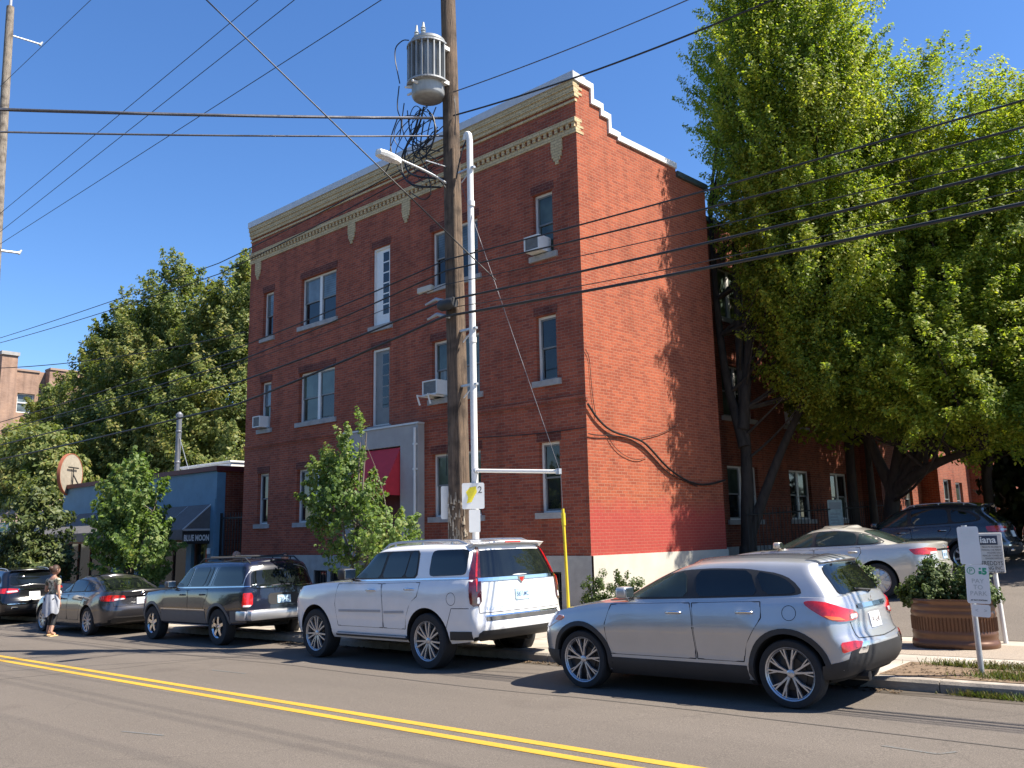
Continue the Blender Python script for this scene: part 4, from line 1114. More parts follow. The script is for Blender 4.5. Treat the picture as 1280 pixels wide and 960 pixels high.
    g = c.line([(4.2, -.40, 1.0), (4.2, .40, 1.0)], .045, .014, (-1, 0, 0)); g.link('tailgate_trim', M['chrome'], c.root)
    c.plate(.84, 0, .31, .155, 'plate_white', '742 KHR', 'lamp_dark_red')
    g = MB(); loc, nor = c.hit((4.3 - c.x0, 0, 1.045), (-1, 0, 0))
    for a in (90, 210, 330):                 # three-lozenge emblem
        q = Vector((0, math.cos(math.radians(a)), math.sin(math.radians(a)))); t = Vector((0, -q.z, q.y)); o_ = loc + Vector((.02, 0, 0))
        g.add([o_, o_ + q * .028 + t * .016, o_ + q * .056, o_ + q * .028 - t * .016], [(0, 1, 2, 3)])
    g.link('emblem', M['chrome'], c.root)
    c.text_on('2.0', (4.3, -.47, .80), (-1, 0, 0), .05)
    c.spoiler(3.66, 3.95, .53, 1.492, P_silver, thick=.035, bow=.09, droop=.03)
    g = MB(); loc, nor = c.hit((4.2 - c.x0, .1, 1.12), (-1, 0, 0)); g.tube([loc, loc + Vector((.02, 0, .02)), loc + Vector((-.02, -.35, .05))], .011, 6); g.link('rear_wiper', M['black_plastic'], c.root)
    c.mirror_unit(1.52, 1.07, P_silver, .95)
    g = MB(); loc, nor = c.hit((3.72 - c.x0, -.9, .98), (0, 1, 0)); g = c.line([(3.60 + .075 * math.cos(2 * PI * k / 20), -.9, .955 + .075 * math.sin(2 * PI * k / 20)) for k in range(21)], .006, .0016); g.link('fuel_flap', M['seam'], c.root)
    g = MB(); g.tube([Vector((-.55, -.45, .30)), Vector((2.0, -.45, .32))], .05, 8); g.tube([Vector((1.60, -.48, .32)), Vector((1.80, -.5, .31))], .026, 10); g.link('exhaust', M['wheel_dark'], c.root)
    return c
silver()

# ---- big white sport utility
def white():
    L = 5.0
    sp = dict(L=L, W=2.04, fa=.96, wb=2.91, R=.405, paint=P_white, cf=.50, cr=.22, pf=2.6, pr=3.2, gcf=.5, gcr=.16, flare=.018, hw=.11, archgap=.07,
        belt=[(0, .98), (.12, 1.08), (.4, 1.17), (1.0, 1.225), (1.5, 1.25), (2.5, 1.26), (L, 1.29)],
        bottom=[(0, .34), (1, .36), (4, .36), (4.7, .42), (L, .47)],
        xf=[(0, .10), (.25, .02), (.5, 0), (.8, .03), (1, .12)], xr=[(0, L - .08), (.1, L - .01), (.25, L), (.33, L - .03), (.45, L - .06), (1, L - .10)],
        side=[(0, .92), (.08, .96), (.25, .978), (.5, .99), (.75, 1.0), (.9, .985), (1, .955)],
        gxf=[(0, 1.48), (.5, 1.88), (.85, 2.15), (1, 2.4)], gxr=[(0, L - .10), (.5, L - .20), (.86, L - .29), (1, L - .36)],
        gside=[(0, .955), (.5, .895), (.85, .845), (.93, .81), (1, .72)],
        roof=[(0, 1.70), (2.1, 1.76), (2.7, 1.81), (3.6, 1.82), (4.5, 1.80), (L, 1.76)], rcrown=.055)
    c = Car('white_suv', 'large white SUV with tall thin red tail lights parked beside the pole', sp, (-11.17, 9.92, gz(-11.17)), math.radians(-1.5))
    c.wheels('split', rim=.70, tw=.27, spokes=7, rimmat='alloy')
    c.door([(1.62, .56), (1.55, .9), (1.62, 1.23), (2.78, 1.235), (2.82, 1.0), (2.82, .56)], handle=(2.55, 1.13))
    c.door([(2.84, .56), (2.84, 1.0), (2.80, 1.235), (3.72, 1.255), (3.68, 1.05), (3.52, .96), (3.40, .74), (3.38, .56)], handle=(3.5, 1.15))
    for a, b in ((1.66, 2.78), (2.87, 3.36)):
        g = c.line([(a, -1.02, .80), (b, -1.02, .815)], .035, .012); o = g.link('door_moulding', M['trim_grey'], c.root); c.mirror(o)
    g = c.line([(1.75, -1, 1.275), (4.80, -1, 1.315)], .022, .008); o = g.link('window_trim', M['chrome'], c.root); c.mirror(o)
    c.side('window_surround', [(1.75, 1.30), (3.62, 1.315), (3.62, 1.735), (2.7, 1.73), (2.38, 1.695), (2.12, 1.56)], M['black_plastic'], off=.005, h=.06, rnd=1)
    c.side('side_window', [(1.86, 1.315), (2.70, 1.325), (2.83, 1.71), (2.66, 1.71), (2.40, 1.675), (2.16, 1.545)], M['car_glass_clear'], off=.009, rnd=1)
    c.side('side_window', [(2.76, 1.325), (3.30, 1.33), (3.40, 1.715), (2.89, 1.712)], M['car_glass'], off=.009, rnd=1)
    c.side('side_window', [(3.33, 1.33), (3.59, 1.335), (3.59, 1.715), (3.43, 1.715)], M['car_glass'], off=.009, rnd=1)
    c.side('side_window', [(3.88, 1.34), (4.66, 1.36), (4.64, 1.725), (3.90, 1.725)], M['car_glass'], off=.009, rnd=2)
    finish_glass(c, [(1.5, -.80, 1.31), (1.5, .80, 1.31), (2.2, .70, 1.72), (2.2, -.70, 1.72)], [(L, -.82, 1.31), (L, .82, 1.31), (L, .76, 1.79), (L, -.76, 1.79)])
    c.patch('taillight', [(4.80, -.97, 1.34), (4.82, -.87, 1.74), (4.84, -.80, 1.74), (4.90, -.85, 1.30), (4.92, -.86, .93), (4.84, -1.0, .91), (4.80, -1.0, 1.1)], (-.75, .66, 0), M['lamp_dark_red'], off=.018, h=.05, rnd=1)
    c.patch('brake_lens', [(4.855, -.905, 1.36), (4.85, -.860, 1.69), (4.86, -.845, 1.69), (4.88, -.890, 1.36), (4.885, -.915, 1.12), (4.875, -.925, 1.12)], (-.75, .66, 0), M['lamp_red'], off=.022, h=.05, rnd=1)
    c.patch('reversing_lens', [(4.89, -.92, 1.04), (4.90, -.885, 1.04), (4.91, -.885, .95), (4.89, -.93, .95)], (-.75, .66, 0), M['lamp_clear'], off=.023, h=.04, rnd=1)
    c.patch('headlight', [(.10, -.80, 1.07), (.35, -.98, 1.14), (.40, -.98, 1.05), (.20, -.88, .80), (.08, -.8, .80)], (.75, .66, 0), M['lamp_clear'], off=.008, h=.05, rnd=1)
    c.spoiler(4.50, 4.76, .78, 1.835, P_white, bow=.06)
    g = MB(); g.bbox(4.73 - c.x0, 4.767 - c.x0, -.17, .17, 1.803, 1.828, .006); g.link('brake_lamp', M['lamp_red'], c.root)
    c.patch('lower_bumper', [(L, -.90, .58), (L, .90, .58), (L, .88, .44), (L, -.88, .44)], (-1, 0, 0), M['black_plastic'], off=.016, h=.06, rnd=1, mirror=False, lip=.03)
    c.side('bumper_corner', [(4.36, .44), (4.80, .46), (4.80, .57), (4.38, .56)], M['black_plastic'], off=.012, h=.06, lip=.03)
    g = c.line([(L, -.78, .73), (L, .78, .73)], .055, .012, (-1, 0, 0)); g.link('bumper_step', M['black_plastic'], c.root)
    g = c.line([(L, -.78, .775), (L, .78, .775)], .02, .013, (-1, 0, 0)); g.link('bumper_trim', M['chrome'], c.root)
    g = c.line([(L, -.84, 1.285), (L, .84, 1.285)], .05, .012, (-1, 0, 0)); g.link('tailgate_trim', M['chrome'], c.root)
    c.patch('plate_recess', [(L, -.36, 1.13), (L, .36, 1.13), (L, .24, .98), (L, -.24, .98)], (-1, 0, 0), M['grey_coping'], off=.003, h=.05, mirror=False)
    c.plate(1.045, 0, .31, .17, 'plate_blue', '583 LMC')
    g = c.line([(L, -.86, 1.25), (L, -.86, .82), (L, .86, .82), (L, .86, 1.25)], .010, .002, (-1, 0, 0)); g.link('tailgate_seam', M['seam'], c.root)
    c.text_on('ESCALADE', (L, -.74, .86), (-1, 0, 0), .062)
    g = MB(); loc, nor = c.hit((L - c.x0, 0, 1.26), (-1, 0, 0)); 
    pts = [Vector((0, y, z)) for y, z in ((-.075, .045), (.075, .045), (.065, 0), (0, -.06), (-.065, 0))]
    g.add([loc + Vector((.016, 0, 0)) + p for p in pts] + [loc + p for p in pts], [(0, 1, 2, 3, 4)] + [(k, (k + 1) % 5, 5 + (k + 1) % 5, 5 + k) for k in range(5)])
    e = g.link('emblem', M['chrome'], c.root)
    g = MB(); g.add([loc + Vector((.0175, 0, 0)) + p * .6 for p in pts], [(0, 1, 2, 3, 4)]); g.link('emblem_shield', M['lamp_red'], e)
    c.rack(2.45, 4.5, .70, .055, M['alloy'], .02)
    c.mirror_unit(1.93, 1.29, M['black_plastic'], 1.25)
    g = MB(); g.bbox(1.58 - c.x0, 3.42 - c.x0, -1.02, -.80, .40, .455, .02); o = g.link('running_board', M['black_plastic'], c.root); c.mirror(o)
    g = MB(); g.bbox(1.6 - c.x0, 3.40 - c.x0, -1.028, -1.012, .43, .452, .004); o = g.link('board_trim', M['trim_grey'], c.root); c.mirror(o)
    g = c.line([(4.42 + .09 * math.cos(2 * PI * k / 20), -1, 1.02 + .09 * math.sin(2 * PI * k / 20)) for k in range(21)], .007, .0016); g.link('fuel_flap', M['seam'], c.root)
    g = c.line([(4.80, -1, .89), (4.42, -1, .885), (4.30, -1, .60)], .009, .0016); o = g.link('bumper_seam', M['seam'], c.root); c.mirror(o)
    g = MB(); g.tube([Vector((.3, .3, .38)), Vector((2.3, .35, .40))], .06, 8); g.tube([Vector((-1.9, 0, .42)), Vector((1.9, 0, .42))], .09, 8); g.tube([Vector((1.475, -.8, .41)), Vector((1.475, .8, .41))], .09, 8); g.link('underbody', M['well'], c.root)
    return c
white()

# ---- older dark navy sport utility
def navy():
    L = 4.79
    sp = dict(L=L, W=1.79, fa=.80, wb=2.835, R=.36, paint=P_navy, cf=.42, cr=.18, pf=2.6, pr=3.2, gcf=.42, gcr=.14, flare=.022, hw=.075,
        belt=[(0, .84), (.1, .95), (.35, 1.0), (.9, 1.05), (1.3, 1.08), (2, 1.10), (L, 1.13)],
        bottom=[(0, .36), (.8, .38), (3.6, .38), (4.3, .42), (L, .47)],
        xf=[(0, .06), (.25, 0), (.5, .01), (.8, .05), (1, .10)], xr=[(0, L - .06), (.08, L), (.28, L), (.3, L - .10), (.5, L - .11), (1, L - .14)],
        side=[(0, .93), (.1, .965), (.3, .985), (.5, 1.0), (.75, .995), (.9, .985), (1, .955)],
        gxf=[(0, 1.27), (.5, 1.65), (.85, 1.92), (1, 2.15)], gxr=[(0, L - .14), (.5, L - .25), (.86, L - .34), (1, L - .42)],
        gside=[(0, .955), (.5, .885), (.85, .83), (.93, .79), (1, .70)],
        roof=[(0, 1.55), (1.9, 1.60), (2.5, 1.64), (3.6, 1.645), (4.4, 1.625), (L, 1.60)], rcrown=.05)
    c = Car('navy_suv', 'older dark navy SUV with grey lower cladding and a roof rack', sp, (-17.78, 10.08, gz(-17.78)), math.radians(.0))
    c.wheels('five', rim=.58, tw=.235, spokes=5, rimmat='chrome')
    c.arch_trim(.06, P_grey_trim, .006)
    c.door([(1.36, .52), (1.30, .8), (1.35, 1.07), (2.36, 1.08), (2.40, .9), (2.40, .52)], handle=(2.18, .98), hm='black_plastic')
    c.door([(2.42, .52), (2.42, .9), (2.38, 1.08), (3.2, 1.095), (3.22, .98), (3.10, .85), (3.02, .62), (3.0, .52)], handle=(3.02, .99), hm='black_plastic')
    c.side('lower_cladding', [(1.26, .42), (3.16, .42), (3.13, .66), (1.24, .66)], P_grey_trim, off=.007, h=.12, lip=.02)
    c.side('lower_cladding', [(4.10, .46), (4.70, .50), (4.70, .68), (4.12, .68)], P_grey_trim, off=.007, h=.12, lip=.02)
    c.side('lower_cladding', [(.10, .44), (.36, .44), (.38, .66), (.08, .66)], P_grey_trim, off=.007, h=.12, lip=.02)
    g = c.line([(1.25, -.9, .69), (3.14, -.9, .69)], .02, .010); o = g.link('body_moulding', M['chrome'], c.root); c.mirror(o)
    g = c.line([(1.45, -.9, 1.12), (4.6, -.9, 1.155)], .016, .006); o = g.link('window_trim', M['chrome'], c.root); c.mirror(o)
    c.side('side_window', [(1.60, 1.15), (2.31, 1.16), (2.46, 1.535), (2.24, 1.53), (2.0, 1.46), (1.78, 1.32)], M['car_glass_clear'], off=.008, rnd=1)
    c.side('side_window', [(2.40, 1.16), (2.98, 1.165), (3.14, 1.545), (2.55, 1.54)], M['car_glass'], off=.008, rnd=1)
    c.side('side_window', [(3.02, 1.165), (3.14, 1.167), (3.29, 1.545), (3.18, 1.545)], M['car_glass'], off=.008, rnd=1)
    c.side('side_window', [(3.34, 1.17), (4.42, 1.19), (4.40, 1.545), (3.48, 1.55)], M['car_glass'], off=.008, rnd=2)
    for x0_, x1_ in ((2.345, 2.50), (3.24, 3.40), (4.46, 4.44)):
        g = c.line([(x0_, -.8, 1.16), (x1_, -.8, 1.545)], .016, .007); o = g.link('pillar_trim', M['alloy'], c.root); c.mirror(o)
    finish_glass(c, [(1.3, -.70, 1.13), (1.3, .70, 1.13), (2.0, .62, 1.56), (2.0, -.62, 1.56)], [(L, -.70, 1.15), (L, .70, 1.15), (L, .63, 1.55), (L, -.63, 1.55)])
    c.patch('taillight', [(4.60, -.89, 1.03), (4.67, -.76, 1.03), (4.69, -.74, .98), (4.69, -.74, .80), (4.66, -.80, .76), (4.60, -.89, .76), (4.58, -.89, .82)], (-.75, .66, 0), M['lamp_red'], off=.020, h=.04, rnd=1)
    c.patch('reversing_lens', [(4.60, -.88, .80), (4.68, -.76, .80), (4.67, -.78, .765), (4.60, -.88, .765)], (-.75, .66, 0), M['lamp_clear'], off=.023, h=.04)
    c.patch('headlight', [(.10, -.72, .90), (.35, -.87, .95), (.38, -.87, .82), (.12, -.74, .76)], (.75, .66, 0), M['lamp_clear'], off=.008, h=.05, rnd=1)
    b = MB(); b.bbox(4.62 - c.x0, 4.86 - c.x0, -.86, .86, .50, .70, .05); b.bbox(4.35 - c.x0, 4.70 - c.x0, -.905, -.84, .50, .69, .03); b.bbox(4.35 - c.x0, 4.70 - c.x0, .84, .905, .50, .69, .03)
    b.link('rear_bumper', M['alloy'], c.root, smooth=40)
    c.patch('plate_panel', [(L, -.36, 1.0), (L, .36, 1.0), (L, .36, .78), (L, -.36, .78)], (-1, 0, 0), M['black_plastic'], off=.006, h=.08, rnd=1, mirror=False)
    c.plate(.875, 0, .31, .155, 'plate_blue', 'TRK 209')
    g = c.line([(L, -.72, 1.13), (L, .72, 1.13)], .02, .008, (-1, 0, 0)); g.link('tailgate_trim', M['chrome'], c.root)
    c.rack(2.3, 4.35, .58, .075, M['black_plastic'], .016)
    g = MB()
    for x in (2.75, 3.75): loc, nor = c.hit((x - c.x0, 0, 3), (0, 0, -1)); g.tube([loc + Vector((0, -.58, .06)), loc + Vector((0, 0, .045)), loc + Vector((0, .58, .06))], .013, 6)
    g.link('cross_bars', M['black_plastic'], c.root)
    g = MB(); loc, nor = c.hit((4.55 - c.x0, 0, 1.5), (-1, 0, 0)); g.tube([loc + Vector((.02, .05, -.35)), loc + Vector((.06, -.25, -.32))], .012, 6); g.link('rear_wiper', M['black_plastic'], c.root)
    c.mirror_unit(1.66, 1.12, P_grey_trim, 1.0)
    g = MB(); g.tube([Vector((1.42, -.7, .37)), Vector((1.42, .7, .37))], .07, 8); g.tube([Vector((-1.6, 0, .42)), Vector((1.9, .1, .42))], .08, 8); g.bbox(1.6, 2.15, -.35, .35, .34, .5, .04); g.link('underbody', M['well'], c.root)
    return c
navy()

# ---- sedans
def sedan(name, label, P, loc, yaw, group, style, rm, R=.335, L=4.88, plate='', H=1.0, cover=.70, pl='plate_white', glass='car_glass', grade=1):
    ra = .97 + 2.825
    sp = dict(L=L, W=1.83, fa=.97, wb=2.825, R=R, paint=P, cf=.60, cr=.40, pf=2.3, pr=2.5, gcf=.62, gcr=.45, flare=.02, hw=.09, crown=.035, grade=grade,
        belt=[(0, .64), (.15, .73), (.5, .83), (1.2, .93), (1.7, .955), (3.3, .985), (4.1, 1.02), (4.6, 1.03), (L, 1.01)],
        bottom=[(0, .22), (.9, .18), (3.8, .18), (4.4, .24), (L, .32)],
        xf=[(0, .12), (.25, .02), (.5, 0), (.8, .06), (1, .20)], xr=[(0, L - .12), (.2, L - .02), (.42, L), (.52, L - .04), (.8, L - .06), (1, L - .04)],
        side=[(0, .90), (.1, .955), (.3, .98), (.55, 1.0), (.75, .99), (.9, .965), (1, .93)],
        gxf=[(0, 1.28), (.5, 1.80), (.85, 2.2), (1, 2.5)], gxr=[(0, 4.48), (.3, 4.18), (.6, 3.86), (.85, 3.55), (1, 3.25)],
        gside=[(0, .93), (.5, .83), (.8, .755), (.9, .72), (.96, .68), (1, .60)],
        roof=[(0, 1.30), (1.9, 1.33), (2.5, 1.385), (3.0, 1.39), (3.5, 1.36), (4.2, 1.27), (L, 1.2)], rcrown=.05)
    c = Car(name, label, sp, loc, yaw, group=group)
    c.wheels(style, rim=cover, tw=.21, spokes=7 if style == 'cover' else 10, rimmat=rm)
    c.door([(1.42, .36), (1.36, .7), (1.42, .93), (2.55, .955), (2.58, .8), (2.58, .36)], handle=(2.36, .85), hm=P)
    c.door([(2.60, .36), (2.60, .8), (2.57, .955), (3.50, .98), (3.52, .88), (3.40, .72), (3.30, .5), (3.28, .36)], handle=(3.36, .885), hm=P)
    c.side('window_surround', [(1.60, .985), (3.75, 1.03), (3.98, 1.06), (3.72, 1.20), (3.42, 1.285), (3.0, 1.325), (2.6, 1.315), (2.3, 1.26), (1.95, 1.13)], M['black_plastic'], off=.006, h=.05, rnd=1)
    c.side('side_window', [(1.75, 1.005), (2.52, 1.02), (2.52, 1.285), (2.34, 1.245), (2.0, 1.125)], M['car_glass_clear'], off=.010, rnd=1)
    c.side('side_window', [(2.60, 1.022), (3.42, 1.04), (3.42, 1.245), (3.2, 1.29), (2.9, 1.305), (2.60, 1.30)], M[glass], off=.010, rnd=1)
    c.side('side_window', [(3.46, 1.04), (3.74, 1.05), (3.86, 1.075), (3.68, 1.185), (3.46, 1.25)], M[glass], off=.010, rnd=1)
    finish_glass(c, [(1.3, -.68, .985), (1.3, .68, .985), (2.3, .52, 1.36), (2.3, -.52, 1.36)], [(4.3, -.62, 1.075), (4.3, .62, 1.075), (3.55, .50, 1.36), (3.55, -.50, 1.36)], rwd=(-1, 0, -.8), m=glass)
    c.patch('taillight', [(4.42, -.88, .92), (4.70, -.76, .95), (4.84, -.48, .93), (4.84, -.46, .84), (4.74, -.72, .80), (4.50, -.87, .82)], (-.7, .72, 0), M['lamp_red'], off=.010, h=.04, rnd=2)
    c.patch('reversing_lens', [(4.78, -.68, .86), (4.84, -.48, .87), (4.84, -.47, .84), (4.77, -.69, .82)], (-.8, .6, 0), M['lamp_clear'], off=.013, h=.04, rnd=1)
    c.patch('headlight', [(.22, -.66, .74), (.60, -.85, .82), (.66, -.87, .78), (.40, -.80, .66), (.18, -.62, .64)], (.7, .7, 0), M['lamp_clear'], off=.006, h=.04, rnd=2)
    g = c.line([(L, -.70, .93), (L, -.66, .68), (L, .66, .68), (L, .70, .93)], .009, .002, (-1, 0, 0)); g.link('boot_seam', M['seam'], c.root)
    g = c.line([(L, -.42, .90), (L, .42, .90)], .03, .012, (-1, 0, 0)); g.link('boot_trim', M['chrome'], c.root)
    g = MB(); loc, nor = c.hit((L - c.x0, 0, .955), (-1, 0, 0)); g.tube([loc + Vector((.012, .055 * math.cos(2 * PI * k / 16), .035 * math.sin(2 * PI * k / 16))) for k in range(17)], .006, 6); g.link('emblem', M['chrome'], c.root)
    c.plate(.79, 0, .31, .155, pl, plate)
    c.patch('lower_bumper', [(L, -.70, .42), (L, .70, .42), (L, .68, .28), (L, -.68, .28)], (-1, 0, 0), M['black_plastic'], off=.006, h=.1, rnd=1, mirror=False)
    c.mirror_unit(1.78, .985, P, .95)
    return c
sedan('grey_sedan', 'dark grey metallic sedan parked between the navy SUV and the black crossover', P_grey, (-23.4, 9.80, gz(-23.4)), 0, 'cars parked along the kerb', 'fan', 'alloy', plate='917 PUT')
sedan('champagne_sedan', 'champagne beige sedan with white wheel covers in the parking lot', P_beige, (-7.5, 18.25, lot_z(-7.3, 17.6)), math.radians(1.5), 'cars in the parking lot', 'cover', 'alloy', R=.335, L=4.88, plate='XKD 318', pl='plate_blue', glass='car_glass_clear')

# ---- crossovers built on one pattern
def crossover(name, label, P, loc, yaw, group, plate='', L=4.68, lights='lamp_red', roofk=1.0, chrome=False, pl='plate_white', rails=True):
    sp = dict(L=L, W=1.87, fa=.92, wb=2.76, R=.355, paint=P, cf=.55, cr=.32, pf=2.4, pr=2.8, gcf=.55, gcr=.22, flare=.02, hw=.10,
        belt=[(0, .74), (.12, .84), (.35, .92), (.9, 1.02), (1.3, 1.06), (2, 1.07), (3, 1.09), (4, 1.12), (L, 1.12)],
        bottom=[(0, .26), (.9, .22), (3.7, .22), (4.3, .30), (L, .38)],
        xf=[(0, .12), (.2, .03), (.45, 0), (.75, .03), (1, .13)], xr=[(0, L - .12), (.12, L - .02), (.3, L), (.42, L - .02), (.55, L - .08), (1, L - .16)],
        side=[(0, .90), (.08, .945), (.22, .97), (.45, .99), (.66, 1.0), (.8, .985), (.9, .968), (1, .935)],
        gxf=[(0, 1.18), (.5, 1.64), (.85, 1.98), (1, 2.25)], gxr=[(0, L - .16), (.4, L - .32), (.75, L - .50), (.87, L - .50), (1, L - .52)],
        gside=[(0, .945), (.5, .865), (.8, .80), (.9, .765), (.96, .72), (1, .64)],
        roof=[(0, 1.5), (2.0, 1.545), (2.6, 1.605), (3.2, 1.615), (3.9, 1.575), (4.3, 1.51), (L, 1.45)], rcrown=.06)
    c = Car(name, label, sp, loc, yaw, group=group)
    c.wheels('fan', rim=.72, tw=.23, spokes=7); c.arch_trim(.045)
    c.door([(1.36, .46), (1.31, .8), (1.38, 1.04), (2.5, 1.055), (2.53, .9), (2.53, .46)], handle=(2.3, .95))
    c.door([(2.55, .46), (2.55, .9), (2.52, 1.055), (3.42, 1.085), (3.44, 1.0), (3.30, .84), (3.18, .62), (3.16, .46)], handle=(3.24, .98))
    c.side('window_surround', [(1.46, 1.09), (2.5, 1.115), (3.7, 1.15), (4.08, 1.19), (4.10, 1.28), (3.9, 1.41), (3.5, 1.50), (2.9, 1.535), (2.5, 1.52), (2.15, 1.45), (1.8, 1.29)], M['black_plastic'], off=.006, h=.05, rnd=1)
    c.side('side_window', [(1.60, 1.11), (2.46, 1.13), (2.46, 1.49), (2.2, 1.43), (1.85, 1.27)], M['car_glass_clear'], off=.010, rnd=1)
    c.side('side_window', [(2.55, 1.135), (3.40, 1.16), (3.36, 1.485), (2.9, 1.51), (2.55, 1.50)], M['car_glass'], off=.010, rnd=1)
    c.side('side_window', [(3.47, 1.165), (3.90, 1.19), (4.02, 1.22), (3.98, 1.29), (3.8, 1.40), (3.44, 1.475)], M['car_glass'], off=.010, rnd=1)
    finish_glass(c, [(1.2, -.70, 1.11), (1.2, .70, 1.11), (2.15, .58, 1.55), (2.15, -.58, 1.55)], [(L - .2, -.64, 1.18), (L - .2, .64, 1.18), (L - .5, .54, 1.50), (L - .5, -.54, 1.50)])
    c.patch('taillight', [(4.2, -.90, 1.05), (4.46, -.74, 1.06), (4.54, -.46, 1.03), (4.54, -.45, .94), (4.48, -.70, .90), (4.22, -.9, .93)], (-.72, .7, 0), M[lights], off=.012, h=.04, rnd=2)
    c.patch('reversing_lens', [(4.44, -.74, .985), (4.54, -.48, .985), (4.54, -.47, .945), (4.45, -.74, .935)], (-.8, .6, 0), M['lamp_clear'], off=.015, h=.04, rnd=1)
    c.patch('headlight', [(.20, -.74, .84), (.58, -.9, .92), (.64, -.9, .87), (.34, -.8, .75), (.14, -.64, .75)], (.7, .7, 0), M['lamp_clear'], off=.008, h=.04, rnd=2)
    c.patch('rear_bumper_cladding', [(L, -.76, .56), (L, .76, .56), (L, .80, .40), (L, -.80, .40)], (-1, 0, 0), M['black_plastic'], off=.010, h=.08, rnd=1, mirror=False, lip=.03)
    g = c.line([(L, -.74, .60), (L, .74, .60)], .022, .013, (-1, 0, 0)); g.link('bumper_trim', M['chrome'], c.root)
    g = c.line([(L, -.45, 1.02), (L, .45, 1.02)], .035, .012, (-1, 0, 0)); g.link('tailgate_trim', M['chrome'], c.root)
    g = c.line([(L, -.68, .98), (L, -.66, .72), (L, .66, .72), (L, .68, .98)], .010, .002, (-1, 0, 0)); g.link('tailgate_seam', M['seam'], c.root)
    c.plate(.86, 0, .31, .155, pl, plate)
    for y in (-.55, .55):
        g = MB(); loc, nor = c.hit((L - c.x0, y, .48), (-1, 0, 0)); g.bbox(loc.x - .04, loc.x + .03, y - .10, y + .10, .45, .52, .02); g.link('exhaust_tip', M['chrome'], c.root)
    c.spoiler(L - .62, L - .42, .58, 1.60, P)
    if rails: c.rack(2.3, 4.0, .58, .04, M['alloy'], .014)
    c.mirror_unit(1.66, 1.09, P, .98)
    return c
crossover('black_crossover', 'black crossover at the left edge of the parked row', P_black, (-30.9, 10.02, gz(-30.9)), 0, 'cars parked along the kerb', '', pl='plate_white')
crossover('slate_crossover', 'dark slate crossover in the lot behind the champagne sedan', P_slate, (-7.15, 23.3, lot_z(-7, 22.6) - .05), math.radians(1), 'cars in the parking lot', '')
crossover('black_crossover', 'black crossover half out of frame at the right edge of the lot', P_black, (-3.1, 27.0, lot_z(-3, 26.5)), math.radians(1), 'cars in the parking lot', '')
# ------------------------------------------------------------------ unseen trees added behind the camera to darken what glass and paint mirror
M['far_leaf'] = leaf_mat('unseen_wood_leaves', [(.15, (.03, .045, .015)), (.5, (.055, .08, .022)), (.85, (.09, .11, .03))], .2)
def unseen_wood(name, x0, x1, y, n, seed):
    r = np.random.default_rng(seed); x = r.uniform(x0, x1, n); top = 7.5 + 2.2 * np.sin(x * .31) + 1.3 * np.sin(x * .83 + 1) + .6 * np.sin(x * 2.1)
    z = GRADE * x + top * r.random(n) ** .8; yy = y + r.normal(0, 1.6, n); s = r.uniform(.35, .8, n)
    a = r.normal(size=(n, 3)); a /= np.linalg.norm(a, axis=1)[:, None]; b = np.cross(a, r.normal(size=(n, 3))); b /= np.linalg.norm(b, axis=1)[:, None]
    P = np.stack([x, yy, z], 1); a *= s[:, None]; b *= s[:, None] * .7
    return quads(name, np.stack([P - a, P - b, P + a, P + b], 1), M['far_leaf'], 'stuff')
unseen_wood('unseen_treeline', -70, 30, -24, 9000, 77)
# ------------------------------------------------------------------ tavern next door and what stands behind it
TX, TY = -26.95, 14.93
tav = thing('tavern_building', 'low blue painted tavern with charcoal awning and dark red roof edge', 'building', (TX, TY, gz(TX)))
g0 = gz(TX)
PT = lambda u, z, d: Vector((u, -d, z - g0))
TW = 13.2
mb = MB(); op = [(-1.55, -.45, -.75, 1.72), (-5.6, -1.9, .15, 1.75), (-12.8, -7.9, .0, 1.75), (-7.4, -6.1, -.85, 1.75)]
wall(mb, PT, -TW, 0, -1.2, 4.05, op, reveal=.25); mb.link('front_wall', M['blue_paint'], tav)
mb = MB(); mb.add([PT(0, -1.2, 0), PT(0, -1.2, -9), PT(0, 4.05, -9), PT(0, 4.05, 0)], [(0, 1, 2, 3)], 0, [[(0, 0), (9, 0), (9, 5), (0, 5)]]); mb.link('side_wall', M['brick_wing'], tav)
mb = MB(); mb.add([PT(-TW, -1.2, 0), PT(-TW, -1.2, -9), PT(-TW, 4.05, -9), PT(-TW, 4.05, 0)], [(0, 1, 2, 3)]); mb.link('left_wall', M['blue_paint'], tav)
mb = MB(); pbox(mb, PT, -TW - .08, .12, 4.053, 4.22, -.3, .09); pbox(mb, PT, -.18, .12, 4.053, 4.22, -9, -.301); mb.link('roof_edge', M['red_dark'], tav)
mb = MB(); mb.add([PT(-TW, 3.9, -.2), PT(-.05, 3.9, -.2), PT(-.05, 3.8, -9), PT(-TW, 3.8, -9)], [(0, 1, 2, 3)]); mb.link('roof', M['grey_coping'], tav)
mb = MB(); pbox(mb, PT, -.30, .02, -1.2, 3.1, .0, .05); pbox(mb, PT, -.02, .06, -1.2, 4.0, -.3, .02); mb.link('corner_pilaster', M['blue_paint'], tav)
for k, (a, b, c, e) in enumerate(op):
    isd = k in (0, 3); w = MB()
    ring(w, PT, a, b, c, e, .09, -.22, -.12)
    if not isd:
        n = max(2, int((b - a) / 1.1))
        for q in range(1, n): x = a + (b - a) * q / n; pbox(w, PT, x - .035, x + .035, c + .09, e - .09, -.22, -.13)
    o = w.link('door' if isd else 'shop_window', M['wood_dark'], tav)
    g = MB(); pbox(g, PT, a + .08, b - .08, c + .08, e - .08, -.2, -.185); g.link('pane', M['window_dark'], o)
